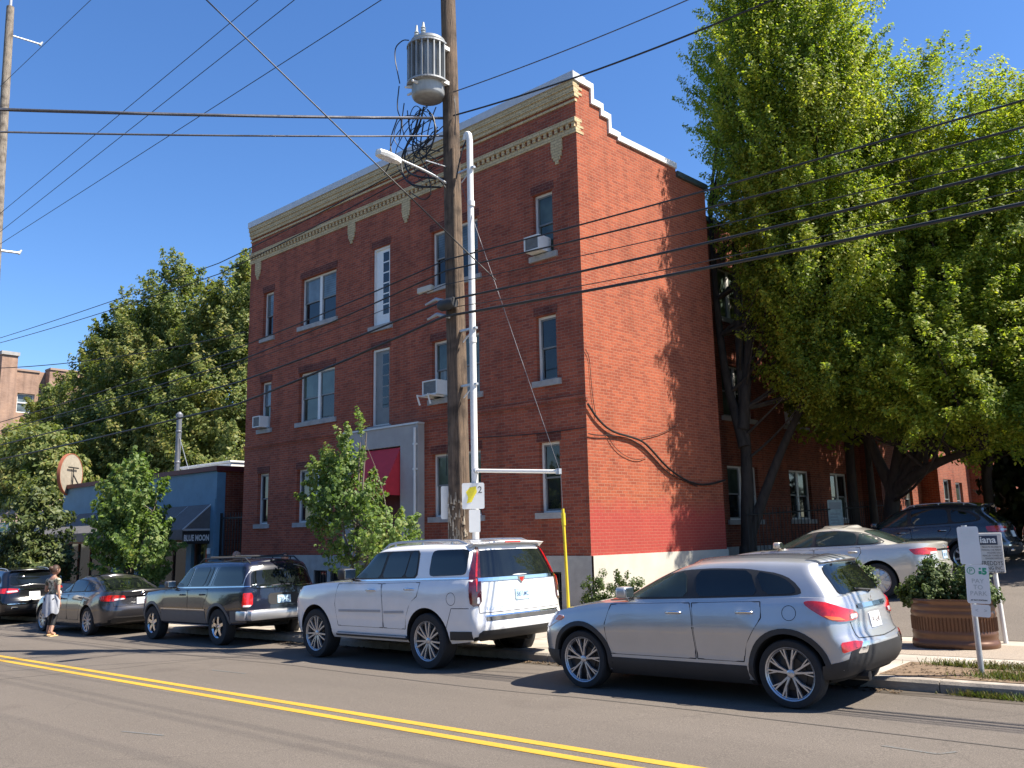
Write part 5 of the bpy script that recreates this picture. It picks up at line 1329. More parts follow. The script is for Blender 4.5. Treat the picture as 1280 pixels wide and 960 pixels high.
# posters inside the door and window glass
def poster(P, u0, u1, z0, z1, cols, d=-.18, label='small colourful poster in the tavern door glass'):
    o0 = P((u0 + u1) / 2, z0, d) + Vector((TX, TY, g0)); t = thing('poster', label, 'poster', o0); ax = Vector((1, 0, 0))
    b = MB(); b.box(-(u1 - u0) / 2, (u1 - u0) / 2, -.004, 0, 0, z1 - z0); b.link('sheet', M[cols[0]], t)
    b = MB(); w = (u1 - u0) / 2
    b.add([(-w * .25, -.006, .1), (w * .3, -.006, .1), (w * .35, -.006, (z1 - z0) * .55), (w * .1, -.006, (z1 - z0) * .85), (-w * .2, -.006, (z1 - z0) * .8), (-w * .4, -.006, (z1 - z0) * .5)], [(0, 1, 2, 3, 4, 5)]); b.link('figure', M[cols[1]], t)
M['poster_green'] = mat('poster_green', (.05, .09, .02), .6, var=.5, scale=14); M['poster_red'] = mat('poster_red', (.55, .09, .04), .6, var=.4, scale=14)
poster(PT, -1.0, -.62, .75, 1.55, ('poster_green', 'poster_red'))
# awning: sloping top, end panel, valance
aw = MB(); a0, a1 = -TW + .35, -.25; zt, zb, pj = 2.92, 2.08, 1.02
sl = [PT(a0, zt, .03), PT(a1, zt, .03), PT(a1, zb, pj), PT(a0, zb, pj)]
aw.add(sl, [(0, 1, 2, 3)]); aw.add([PT(a1, zt, .03), PT(a1, zb, .03), PT(a1, zb, pj)], [(0, 1, 2)]); aw.add([PT(a0, zt, .03), PT(a0, zb, .03), PT(a0, zb, pj)], [(0, 1, 2)])
for u0_, u1_, d0_, d1_ in ((a0, a1, pj - .004, pj + .012),): pbox(aw, PT, u0_, u1_, zb - .32, zb, d0_, d1_)
aw.link('awning', M['dark_canvas'], tav)
fr = MB(); fr.tube([PT(a1, zb, .05), PT(a1, zb, pj)], .022, 6); fr.tube([PT(a1, zt, .04), PT(a1, zb, pj)], .018, 6)
for k in range(9): x = a0 + (a1 - a0) * k / 8; fr.tube([PT(x, zt - .02, .04), PT(x, zb - .01, pj - .02)], .016, 6); fr.tube([PT(x, zb - .03, .02), PT(x, zb - .03, pj - .02)], .016, 6)
fr.link('awning_frame', M['grey_coping'], tav)
sg = thing('shop_sign', 'white BLUE MOON lettering on a dark board under the awning end', 'sign', (TX + a1 + .03, TY - .52, gz(TX) + 1.60 - g0))
b = MB(); b.box(-.02, .02, -.50, .45, .0, .42); b.link('sign_board', M['black_metal'], sg)
t = text_mb('BLUE MOON', .27, 0, lambda a, b, d: Vector((.024, a - .02, b + .11)), align='CENTER', bold=.010, xs=.58)
t.link('lettering', M['white_sign'], sg)
lamp = thing('wall_lamp', 'small white lamp on the blue pilaster beside the tavern door', 'lamp', (TX - .16, TY - .06, 1.35)); b = MB(); b.bbox(-.05, .05, -.10, 0, -.1, .1, .02); b.link('housing', M['white_paint'], lamp)
# round sign on the roof edge, seen almost edge-on
rs = thing('round_sign', 'round tan sign with thin orange rim standing on the tavern roof corner', 'sign', (-39.9, 15.05, 3.75), (0, 0, math.radians(40)))
R_ = Matrix.Translation(Vector((0, 0, .95))) @ Matrix.Rotation(PI / 2, 4, 'Y')
b = MB(); b.lathe([(0, -.06), (.90, -.06), (.90, .06), (0, .06)], 40, M=R_); b.link('disc', mat('sun_bleached_tan', (.26, .23, .18), .8, var=.15), rs, smooth=30)
b = MB(); b.lathe([(.90, -.07), (.935, -.07), (.935, .07), (.90, .07), (.90, -.07)], 40, M=R_); b.link('rim', mat('faded_orange_red', (.25, .08, .04), .7), rs, smooth=30)
b = MB(); b.tube([(.14, 0, -.6), (.14, 0, 1.25)], .025, 6); b.tube([(.14, -.4, 1.25), (.14, .4, 1.25)], .03, 6); b.tube([(0, 0, -.5), (0, 0, .0)], .05, 6); b.tube([(.14, 0, .95), (.6, .5, -.3)], .03, 6); b.link('bracket', M['black_metal'], rs)
vs_ = thing('vent_stack', 'tall grey metal vent stack rising from the tavern roof', 'vent pipe', (-31.95, 16.0, 3.3))
b = MB(); b.lathe([(.10, 0), (.10, 3.2), (.135, 3.2), (.135, 3.32), (.05, 3.42), (0, 3.42)], 16)
for z in (1.4, 2.6): b.lathe([(.11, z), (.12, z + .02), (.12, z + .06), (.11, z + .08)], 16)
b.link('pipe', mat('dull_flue_metal', (.17, .18, .20), .5, metal=.5, var=.2), vs_, smooth=30); b = MB(); b.tube([(.1, 0, 2.4), (.7, .5, .0)], .012, 6); b.link('brace', M['galv'], vs_)
ru = thing('rooftop_unit', 'low white rooftop unit behind the tavern parapet', 'rooftop unit', (-31.6, 17.0, 3.4))
b = MB(); b.bbox(-2.0, 1.9, 0, 2.2, .0, 1.22, .03); b.link('housing', M['white_paint'], ru)
b = MB(); b.bbox(-2.05, 1.95, -.05, 2.25, 1.22, 1.30, .02); b.link('lid', M['ac_white'], ru)
for k in range(7): pass
gate = thing('iron_gate', 'dark iron bar gate closing the alley beside the tavern', 'gate', (-26.1, 15.1, gz(-26.1)))
b = MB()
for k in range(9): x = -.68 + 1.36 * k / 8; b.tube([(x, 0, .12), (x, 0, 3.2)], .014, 6)
b.link('bars', M['black_metal'], gate)
b = MB()
for z in (.2, 1.75, 3.0): b.box(-.74, .74, -.02, .02, z, z + .05)
b.box(-.78, -.72, -.03, .03, 0, 3.2); b.box(.72, .78, -.03, .03, 0, 3.2); b.link('gate_frame', M['black_metal'], gate)
wl = MB(); wl.add([Vector((-26.93, 20, -1)), Vector((-25.2, 20, -1)), Vector((-25.2, 20, 4.0)), Vector((-26.93, 20, 4.0))], [(0, 1, 2, 3)], 0, [[(0, 0), (1.7, 0), (1.7, 5), (0, 5)]])
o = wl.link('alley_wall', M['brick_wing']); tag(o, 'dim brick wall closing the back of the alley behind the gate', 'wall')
# building further down the street, with a tiled eave and grey fascia
lb = thing('shop_building', 'dark low shopfront with tiled eave at the far left behind the trees', 'building', (-41.2, 15.0, gz(-41)))
PLB = lambda u, z, d: Vector((u, -d, z - gz(-41)))
b = MB(); wall(b, PLB, -16, 0, -1.6, 3.3, [(-15, -8.5, -.6, 1.3), (-7.5, -1, -.6, 1.3)], reveal=.3); pbox(b, PLB, -16, 0, -1.6, 3.2, -9, -.4); b.link('wall', M['stucco'], lb)
b = MB(); pbox(b, PLB, -16.1, .1, 1.75, 2.55, .02, .9); b.link('fascia', M['grey_coping'], lb)
b = MB(); b.add([PLB(-16.2, 2.6, 1.1), PLB(.1, 2.6, 1.1), PLB(.1, 3.7, -.4), PLB(-16.2, 3.7, -.4)], [(0, 1, 2, 3)]); b.add([PLB(-16.2, 2.52, 1.1), PLB(.1, 2.52, 1.1), PLB(.1, 2.6, 1.1), PLB(-16.2, 2.6, 1.1)], [(0, 1, 2, 3)]); b.link('roof', M['brick_brown'], lb)
for a, bb in ((-15, -8.5), (-7.5, -1)):
    b = MB(); ring(b, PLB, a, bb, -.6, 1.3, .08, -.25, -.15); o = b.link('shop_window', M['black_metal'], lb); g = MB(); pbox(g, PLB, a + .07, bb - .07, -.53, 1.23, -.24, -.22); g.link('pane', M['window_dark'], o)
ss = thing('street_sign', 'small teal street name sign at the far left edge', 'sign', (-36.0, 11.1, gz(-36, .13)))
b = MB(); b.tube([(0, 0, 0), (0, 0, 3.25)], .035, 8); b.link('post', M['galv'], ss)
b = MB(); b.bbox(-.2, 1.35, -.02, .02, 2.86, 3.18, .008); o = b.link('panel', M['sign_teal'], ss)
b = MB(); b.box(-.1, .7, -.026, -.021, 3.02, 3.12); b.box(1.05, 1.25, -.026, -.021, 2.92, 3.1); b.link('lettering', M['white_sign'], o)
# brown brick block far behind
bb_ = thing('brick_block', 'distant tan brick building with chimney above the left trees', 'building', (-66, 22, -1))
PB = lambda u, z, d: Vector((d, u, z + 1))
XB = -66
b = MB(); wall(b, PB, -8, .32, 0, 13.9, [(-1.05, .09, 10.9, 12.3)], reveal=.3); wall(b, PB, .75, 10, 0, 14.1, d=.7)
wall(b, PB, .32, .75, 0, 14.0, d=-.1)
pbox(b, PB, -2.36, -1.34, 0, 14.85, -1.2, .5, uv=True); pbox(b, PB, .74, .80, 0, 14.05, -.3, .69, uv=True)
wall(b, lambda u, z, d: Vector((-u, -8 - d, z + 1)), 0, 16, 0, 13.9)
b.link('wall', M['brick_brown'], bb_)
b = MB(); pbox(b, PB, -2.44, -1.26, 14.85, 15.1, -1.3, .6); b.link('chimney_cap', M['concrete_sill'], bb_)
b = MB(); pbox(b, PB, -8, .32, 13.9, 14.05, -.3, .08); pbox(b, PB, .75, 10, 14.1, 14.25, -.3, .78); b.link('coping', M['brick_brown'], bb_)
b = MB(); ring(b, PB, -1.05, .09, 10.9, 12.3, .08, -.28, -.15); pbox(b, PB, -1.0, .04, 11.6, 11.68, -.28, -.16); o = b.link('window', M['white_paint'], bb_)
b = MB(); pbox(b, PB, -.98, .02, 10.97, 12.22, -.26, -.24); b.link('pane', M['window_blind'], o)

# ------------------------------------------------------------------ utility pole and everything strung from it
PX, PY, PZ = -11.13, 11.0, gz(-11.13, .12)
up_ = thing('utility_pole', 'weathered wooden utility pole carrying a grey transformer in front of the brick block', 'utility pole', (PX, PY, PZ))
def pole_at(z): return Vector((-.0188 * z, 0, z))
def pole_wood_mat(name, base, dark):
    m, nt, b = newmat(name); tc = node(nt, 'ShaderNodeTexCoord')
    mp = node(nt, 'ShaderNodeMapping'); mp.inputs['Scale'].default_value = (1, 1, .045); lin(nt, tc.outputs['Object'], mp.inputs[0])
    n = node(nt, 'ShaderNodeTexNoise', Scale=34.0, Detail=6.0, Roughness=.7); lin(nt, mp.outputs[0], n.inputs['Vector'])
    r = ramp(nt, [(.33, dark), (.46, tuple(c * .75 for c in base)), (.62, base), (.78, tuple(c * 1.5 for c in base))]); lin(nt, n.outputs['Fac'], r.inputs[0])
    n2 = node(nt, 'ShaderNodeTexNoise', Scale=3.2, Detail=5.0); lin(nt, tc.outputs['Object'], n2.inputs['Vector'])
    r2_ = ramp(nt, [(.34, (.45, .43, .42)), (.52, (1, 1, 1)), (.74, (1.25, 1.2, 1.12))]); lin(nt, n2.outputs['Fac'], r2_.inputs[0])
    mx = node(nt, 'ShaderNodeMix', data_type='RGBA', blend_type='MULTIPLY'); mx.inputs['Factor'].default_value = 1
    lin(nt, r.outputs[0], mx.inputs['A']); lin(nt, r2_.outputs[0], mx.inputs['B']); lin(nt, mx.outputs['Result'], b.inputs['Base Color']); b.inputs['Roughness'].default_value = .95
    bp = node(nt, 'ShaderNodeBump', Strength=1.0, Distance=.03); lin(nt, n.outputs['Fac'], bp.inputs['Height']); lin(nt, bp.outputs[0], b.inputs['Normal']); return m
M['pole_wood'] = pole_wood_mat('pole_wood', (.145, .100, .068), (.022, .016, .012))
M['pole_wood_pale'] = mat('split_pole_wood', (.28, .235, .18), .95, bump=.8, var=.5, scale=14, bscale=30, stretch=(1, 1, .3))
b = MB(); zs = [0, .8, 1.6, 3, 5, 7, 9, 11, 13, 14.6]; rr_ = random.Random(5)
b.tube([pole_at(z) + Vector((rr_.uniform(-.008, .008), rr_.uniform(-.008, .008), 0)) for z in zs], [.212 - .0048 * z for z in zs], 20); b.link('pole', M['pole_wood'], up_, smooth=50)
b = MB(); b.tube([pole_at(z) + Vector((.13, -.10, 0)) for z in (2.2, 4, 6, 8.2, 9.3)], [.05, .055, .055, .05, .04], 8); b.link('cable_guard', M['pole_wood'], up_, smooth=50)
# frayed pale sapwood low on the trunk
b = MB(); r2_ = random.Random(9)
for k in range(150):
    a = math.radians(r2_.uniform(-150, -5)); z = 1.35 + r2_.random() ** 1.3 * 1.15; h = r2_.uniform(.03, .16); wd = r2_.uniform(.008, .028)
    c_ = pole_at(z); q = Vector((math.cos(a), math.sin(a), 0)); t_ = Vector((-q.y, q.x, 0)); R0 = .206
    b.add([c_ + q * R0 - t_ * wd, c_ + q * (R0 + .018) + t_ * 0, c_ + q * R0 + t_ * wd, c_ + q * (R0 + .008) + Vector((0, 0, h)) + t_ * wd * .5, c_ + q * (R0 + .004) + Vector((0, 0, h)) - t_ * wd * .5], [(0, 1, 4), (1, 3, 4), (1, 2, 3)])
b.link('frayed_wood', M['pole_wood_pale'], up_)
tr = Vector((-.46, -.36, 10.40)); b = MB(); T_ = Matrix.Translation(tr) @ Matrix.Diagonal((1, 1, .83, 1))
b.lathe([(0, 0.0), (.27, 0), (.31, .03), (.33, .08), (.33, 1.42), (.345, 1.43), (.345, 1.49), (.30, 1.52), (.2, 1.56), (0, 1.58)], 36, M=T_)
M['tank_grey'] = mat('tank_grey_paint', (.30, .31, .31), .5, metal=.25, var=.30, scale=5, stretch=(1, 1, .3))
tank = b.link('transformer', M['tank_grey'], up_, smooth=35)
b = MB()
for k in range(9):
    a = math.radians(-128 + 17 * k); q = Vector((math.cos(a), math.sin(a), 0)); t_ = Vector((-q.y, q.x, 0))
    vs = []
    for z in (.30, 1.08):
        vs += [tr + q * .32 - t_ * .012 + Vector((0, 0, z)), tr + q * .42 - t_ * .012 + Vector((0, 0, z)), tr + q * .42 + t_ * .012 + Vector((0, 0, z)), tr + q * .32 + t_ * .012 + Vector((0, 0, z))]
    b.add(vs, [(0, 1, 2, 3), (4, 7, 6, 5), (0, 4, 5, 1), (1, 5, 6, 2), (2, 6, 7, 3)])
a0_, a1_ = math.radians(-135), math.radians(15)
b.lathe([(.30, .33), (.43, .33), (.43, .37), (.30, .37)], 18, M=T_, a0=a0_, a1=a1_); b.lathe([(.30, 1.29), (.43, 1.29), (.43, 1.33), (.30, 1.33)], 18, M=T_, a0=a0_, a1=a1_)
b.link('cooling_fins', M['tank_grey'], tank)
for dz in (.26, 1.0): b = MB(); b.box(-.34, -.1, -.32, -.06, 10.40 + dz, 10.48 + dz); b.link('mounting_bracket', M['white_paint'], tank)
for (dx, dy, h) in ((-.12, -.2, .30), (.1, -.22, .26)):
    b = MB(); p = tr + Vector((dx, dy, 1.27)); T2 = Matrix.Translation(p)
    b.lathe([(.035, 0), (.05, .03), (.035, .05), (.055, .08), (.033, .11), (.05, .14), (.03, .17), (.02, h), (0, h)], 12, M=T2); b.link('bushing', M['sign_grey'], tank, smooth=40)
for k in range(3):
    a = math.radians(-160 + 38 * k); p = tr + Vector((math.cos(a) * .33, math.sin(a) * .33, .22)); b = MB(); b.tube([p, p + Vector((math.cos(a) * .14, math.sin(a) * .14, -.02))], [.035, .02], 8); b.link('terminal', M['white_paint'], tank, smooth=40)
b = MB(); b.tube([tr + Vector((-.36, -.05, .75)), tr + Vector((-.48, -.08, .75))], [.05, .06], 8); b.tube([tr + Vector((-.48, -.08, .70)), tr + Vector((-.48, -.08, .92))], .045, 8); b.link('surge_arrester', M['black_plastic'], tank, smooth=40)
# street lamp on a curved arm
b = MB(); b.tube(smooth_path([pole_at(8.6) + Vector((0, -.15, 0)), pole_at(8.62) + Vector((0, -.6, .06)), pole_at(8.72) + Vector((-.05, -1.35, .02))]), .024, 8); b.tube(smooth_path([pole_at(8.95) + Vector((0, -.15, 0)), pole_at(8.85) + Vector((0, -.7, .05))], 1), .014, 6); b.link('lamp_arm', M['galv'], up_, smooth=50)
b = MB(); la = Vector((-.21, -1.3, 8.70))
prof = [(0, .04), (.06, .07), (.22, .11), (.40, .12), (.52, .09), (.55, .02)]
vs = []
for d_, w_ in prof: vs += [la + Vector((-w_, -d_, .0)), la + Vector((-w_ * .75, -d_, .055)), la + Vector((w_ * .75, -d_, .055)), la + Vector((w_, -d_, .0)), la + Vector((w_ * .8, -d_, -.05)), la + Vector((-w_ * .8, -d_, -.05))]
fs = [(6 * i + k, 6 * i + (k + 1) % 6, 6 * i + 6 + (k + 1) % 6, 6 * i + 6 + k) for i in range(len(prof) - 1) for k in range(6)] + [tuple(range(6)), tuple(range(6 * len(prof) - 1, 6 * len(prof) - 7, -1))]
b.add(vs, fs); lh = b.link('lamp_head', M['ac_white'], up_, smooth=40)
b = MB(); b.tube([la + Vector((0, -.26, .05)), la + Vector((0, -.26, .11))], .035, 10); b.link('photocell', M['black_plastic'], lh)
b = MB(); b.bbox(la.x - .09, la.x + .09, la.y - .45, la.y - .15, la.z - .058, la.z - .045, .004); b.link('lens', M['lamp_clear'], lh)
# white riser conduit with its stand-off brackets
b = MB(); rx, ry = .42, -.06
b.tube([(rx, ry, -.05), (rx - .02, ry, 4.6), (rx - .04, ry, 9.36)], .062, 14); b.tube(smooth_path([(rx - .04, ry, 9.30), (rx - .05, ry, 9.48), (rx - .13, ry, 9.50), (rx - .15, ry, 9.38)]), .06, 12)
for z in (1.0, 5.35, 8.0): b.tube([(rx - .02, ry, z), (rx - .02, ry, z + .10)], .07, 14)
riser = b.link('riser_conduit', M['white_paint'], up_, smooth=40)
for z in (1.2, 4.55, 5.6, 8.75):
    b = MB(); b.box(.08, rx + .08, ry - .03, ry + .03, z, z + .04); b.tube([(.15, ry, z - .2), (rx, ry, z)], .014, 6); b.link('bracket', M['galv'], riser)
# cable hardware on the pole
for z, dx in ((5.9, -.5), (6.2, -.55)):
    b = MB(); b.tube([pole_at(z) + Vector((.05, -.2, 0)), pole_at(z) + Vector((dx * .5, -.24, .10)), pole_at(z) + Vector((dx, -.26, .04))], [.03, .035, .02], 8); b.link('cable_clamp', M['galv'], up_, smooth=40)
b = MB(); T3 = Matrix.Translation(pole_at(6.12) + Vector((.10, -.30, 0))) @ Matrix.Rotation(PI / 2, 4, 'Y'); b.lathe([(0, -.2), (.09, -.2), (.11, -.16), (.11, .16), (.09, .2), (0, .2)], 16, M=T3); b.link('splice_case', M['black_plastic'], up_, smooth=40)
b = MB(); b.bbox(-.9, -.5, -.28, -.18, 6.5, 6.62, .02); b.link('splice_case', M['concrete_sunlit'], up_)
jr = random.Random(21)
def jumper(pts, r=.012): b = MB(); b.tube(smooth_path(pts, 3), r, 6); b.link('jumper_cable', M['wire'], up_, smooth=60)
JY = -.35
for (pts, r) in [
    ([(-.6, JY, 10.3), (-.75, JY, 9.9), (-1.15, JY, 9.7), (-1.2, JY, 9.2), (-.9, JY, 8.9), (-.2, -.2, 8.7)], .02),
    ([(-.7, JY, 10.3), (-.9, JY, 9.8), (-1.3, JY, 9.5), (-1.25, JY, 9.0), (-.9, JY, 8.7), (-.3, -.2, 8.55)], .02),
    ([(-1.28, -.4, 11.05), (-1.5, -.4, 11.9), (-1.2, -.4, 12.0), (-1.0, -.4, 11.9)], .012),
    ([(-1.3, -.4, 11.0), (-1.38, -.4, 10.5), (-1.2, -.4, 10.2), (-1.3, -.4, 9.8)], .012),
    ([(-1.35, -.4, 10.3), (-1.6, -.4, 9.9), (-1.5, -.4, 9.5), (-1.75, -.4, 9.2)], .012),
    ([(-1.2, JY, 10.6), (-1.3, JY, 10.1), (-1.05, JY, 9.6), (-.6, JY, 9.5), (-.2, -.2, 9.8)], .011),
    ([(-1.1, JY, 10.4), (-1.0, JY, 9.7), (-.7, JY, 9.3), (-.4, JY, 9.1), (-.2, -.2, 9.2)], .011),
    ([(-.5, JY, 10.2), (-.25, JY, 9.9), (-.35, JY, 9.3), (-.8, JY, 9.2), (-1.0, JY, 9.6), (-.7, JY, 9.95)], .016),
    ([(-.45, JY, 10.1), (-.2, JY, 9.7), (-.4, JY, 9.35), (-.75, JY, 9.4), (-.6, JY, 10.0)], .014),
    ([(-.8, JY, 10.2), (-.85, JY, 9.6), (-.6, JY, 9.0), (-.3, JY, 8.8), (-.15, -.2, 8.5)], .012),
    ([(-.3, -.3, 10.2), (-.5, JY, 9.8), (-.55, JY, 9.0), (-.35, JY, 8.4), (-.6, JY, 8.3), (-1.0, JY, 8.6)], .012),
    ([(-1.05, JY, 9.3), (-.7, JY, 8.95), (-.4, JY, 8.95), (-.2, -.2, 9.0)], .010),
    ([(.12, -.2, 10.3), (.2, -.25, 9.9), (.12, -.2, 9.5)], .010), ([(rx - .12, ry, 9.4), (.3, -.2, 9.1), (.12, -.18, 8.6)], .014)]:
    jumper([Vector(p) for p in pts], r)
for k in range(5):
    x_ = jr.uniform(-1.7, -.9); z_ = jr.uniform(9.2, 10.2); jumper([Vector((-.25, -.3, jr.uniform(9.0, 10.2))), Vector((x_ * .6, -.38, z_ - jr.uniform(.3, .8))), Vector((x_, -.4, z_)), Vector((x_ * .8, -.38, z_ + .5)), Vector((-.5, -.34, jr.uniform(9.9, 10.4)))], .009)
for k in range(7):
    z0_ = jr.uniform(8.6, 9.3); jumper([Vector((-.2, -.3, z0_)), Vector((-.5 - jr.random() * .3, -.35, z0_ + jr.uniform(-.2, .4))), Vector((-.9 - jr.random() * .4, -.38, z0_ + jr.uniform(.2, .9))), Vector((-.4, -.3, z0_ + jr.uniform(.7, 1.1)))], .008)

# wires: each one a thing of its own
gr = 'overhead wires'
P0 = lambda x, y, z: Vector((x, y, z))
def span(lbl, pts, r, m='wire', sag=.25):
    q = []
    for a, b_ in zip(pts, pts[1:]):
        a, b_ = Vector(a), Vector(b_); n = 16
        for k in range(n): q.append(a.lerp(b_, k / n) - Vector((0, 0, 4 * sag * (k / n) * (1 - k / n))))
    q.append(Vector(pts[-1]))
    return cable('overhead_wire', lbl, q, r, m, gr)
ends = [('topmost of the five cables crossing the sunny brick wall', 6.9, 6.55, 6.4, .015), ('second cable from the top of the five crossing the brick wall', 6.68, 6.22, 6.05, .016), ('thin third cable of the five crossing the brick wall', 6.4, 5.9, 5.95, .008), ('silvery fourth cable of the five crossing the brick wall', 6.08, 5.73, 5.5, .021), ('lowest and thickest of the five cables crossing the brick wall', 5.77, 5.30, 4.95, .025)]
for k, (lb_, zp, zr, zl, r) in enumerate(ends):
    y_ = 10.78 - .02 * k
    span(lb_, [(-75, y_ - .1, zl - 1.4), (-37, y_, zl - .15), (-18.45, y_, zl), (-11.25, y_, zp), (-1.7, y_, zr), (18, y_, zr + .5)], r, sag=.04)
span('thin wire sagging just above the lowest cable on the brick wall', [(-11.2, 10.8, 5.95), (-1.7, 10.8, 5.5), (16, 10.8, 5.8)], .008, sag=.1)
for lb_, zl, zr, r in (('upper of three parallel power lines high over the street at left', 13.54, 14.05, .009), ('middle of three parallel power lines high over the street at left', 12.79, 13.3, .009), ('lowest of three parallel power lines high over the street at left', 12.31, 12.0, .009), ('single power line crossing the top left corner of the sky', 19.0, 18.4, .009)):
    sl_ = (zr - zl) / 17.5
    span(lb_, [(-80, 9.5, zl - 46 * sl_), (-33.2, 9.5, zl), (-15, 9.5, zl + 18.2 * sl_), (20, 9.5, zl + 53 * sl_)], r, sag=.0)
span('thick twisted service cable crossing the sky from the left to the pole', [(-16.9, -1.4, 7.55), (-14.45, 4, 8.59), (-11.4, 10.85, 9.88)], .030, 'wire_bare', .03)
span('second thinner twisted cable below the thick one at left', [(-16.8, -1.4, 7.1), (-14.35, 4, 8.17), (-11.4, 10.85, 9.5)], .018, 'wire_bare', .03)
span('pale double wire rising from the pole to the upper right', [(-11.15, 10.9, 10.36), (-6.49, 12, 10.72), (8, 15.4, 12.1)], .011, 'wire_bare', .05)
span('thick black cable rising from the pole to the upper right over the roof', [(-11.15, 10.9, 9.86), (-5.01, 12, 10.02), (12, 15, 11.0)], .018, 'wire', .12)
span('black wire falling steeply from the top of the sky to a clamp by the pole', [(-13.9, -.1, 14.9), (-11.75, 6, 10.24), (-9.95, 10.75, 6.21)], .013, 'wire', 0)
span('upper of two wires running left from the pole past the lindens', [(-11.4, 10.9, 9.3), (-20, 10.9, 8.9), (-37, 10.9, 9.75), (-75, 10.9, 10.5)], .013, 'wire', .05)
span('lower of two wires running left from the pole past the lindens', [(-11.4, 10.9, 9.1), (-20, 10.9, 8.6), (-37, 10.9, 9.55), (-75, 10.9, 10.2)], .013, 'wire', .07)
span('dark cable sagging across the lindens toward the left edge', [(-25.2, 14.8, 8.6), (-38, 11, 8.7), (-75, 10.9, 9.0)], .016, 'wire', .25)
span('steel guy wire running from the pole down to the yellow guard', [(-10.95, 10.9, 8.35), (-8.8, 11, 2.70), (-8.70, 11, .02)], .006, 'wire_bare', 0)
st_ = thing('guy_strut', 'white horizontal pipe strut holding the guy wire off the pole', 'strut', (-10.68, 10.94, 2.86)); b = MB(); b.tube([(0, 0, 0), (1.86, .06, -.13)], .033, 10); b.link('pipe', M['white_paint'], st_); b = MB(); b.tube([(1.84, .06, -.17), (1.84, .06, -.08)], .05, 8); b.tube([(-.06, 0, 0), (.02, 0, 0)], .06, 10); b.link('end_fitting', M['galv'], st_)
gg = thing('guy_guard', 'bright yellow plastic guard tube on the foot of the guy wire', 'guy guard', (-8.70, 11.0, .0)); b = MB(); b.tube([(.0, 0, -.06), (-.075, 0, 2.12)], [.027, .023], 10); b.tube([(-.066, 0, 1.85), (-.072, 0, 2.05)], .034, 10); b.link('tube', M['yellow_guard'], gg, smooth=50)

# tall pole at the far left
lp = thing('transmission_pole', 'tall pale wooden pole at the left edge with short side arms', 'utility pole', (-36.05, 10.6, gz(-36, .1)))
def lp_at(z): return Vector((-.0825 * z, 0, z))
M['pole_grey'] = pole_wood_mat('weathered_pole_wood', (.24, .205, .165), (.08, .065, .05))
b = MB(); b.tube([lp_at(z) for z in (0, 6, 12, 18, 24, 25.3)], [.25, .23, .21, .18, .16, .15], 14); b.link('pole', M['pole_grey'], lp, smooth=50)
for z, l, r in ((23.95, 1.25, .035), (14.1, .85, .05)):
    b = MB(); p = lp_at(z); b.tube([p, p + Vector((.1, l, .05))], r, 8); o = b.link('side_arm', M['galv'], lp)
    b = MB(); q = p + Vector((.1, l, .05)); b.tube([q - Vector((0, .05, .05)), q + Vector((0, .05, .14))], [.06, .035], 8); b.link('insulator', M['sign_grey'], o)
b = MB()
b.tube([lp_at(25.3), lp_at(25.7)], .06, 8); b.link('pole_top_pin', M['galv'], lp)

# ------------------------------------------------------------------ signs
def facing(px, py): return math.atan2(-px, -py) * 0 + math.atan2(0 - py, 0 - px) + PI / 2   # local -y looks at the camera side of the street
def sign_panel(name, label, loc, rz, w, h, base, content=None, z0=0, roll=0, cat='sign', edge=.02, parent=None):
    t = thing(name, label, cat, loc, (0, roll, rz)) if parent is None else parent
    b = MB(); n = 5; pts = []
    r = min(.03, w * .12)
    for cx_, cz_, a_ in ((w / 2 - r, h - r, 0), (-w / 2 + r, h - r, 90), (-w / 2 + r, r, 180), (w / 2 - r, r, 270)):
        for k in range(n + 1): a = math.radians(a_ + 90 * k / n); pts.append((cx_ + r * math.cos(a), cz_ + r * math.sin(a)))
    b.prism(pts, -.004, .0, lambda a, c, d: Vector((a, d, c + z0)))
    o = b.link('panel', base, t)
    return t, o
rz = math.radians(36)
t, o = sign_panel('route_sign', 'white sign with worn yellow mark and number 2 on the white conduit', (-10.69, 10.86, 2.18), rz, .40, .46, M['white_sign'])
b = text_mb('2', .17, 0, lambda a, c, d: Vector((a + .08, -.006, c + .28))); b.link('lettering', M['sign_black'], o)
b = MB(); pts = [(-.12, .10), (-.03, .12), (.02, .22), (.07, .30), (.05, .40), (-.06, .38), (-.13, .30), (-.09, .2)]; b.add([Vector((x, -.006, z)) for x, z in pts], [tuple(range(8))]); b.link('yellow_mark', worn_paint_mat('faded_yellow_paint', (.80, .66, .04), (.80, .80, .74), .42), o)
t, o = sign_panel('sign_plate', 'blank white plate under the number 2 sign', (-10.67, 10.87, 1.77), rz, .20, .40, M['white_sign'])
t, o = sign_panel('sign_plate', 'blank white plate on the left side of the wooden pole', (-11.38, 10.93, 2.02), math.radians(50), .30, .60, M['white_sign'])
pp_ = thing('parking_sign', 'leaning pay to park sign post with three white panels in the verge', 'parking sign', (-2.74, 10.80, gz(-2.74, .13)), (0, math.radians(-.6), math.radians(15)))
b = MB(); b.tube([(0, 0.03, -.1), (0, 0.03, 1.66)], .030, 12); b.link('post', M['galv'], pp_, smooth=50)
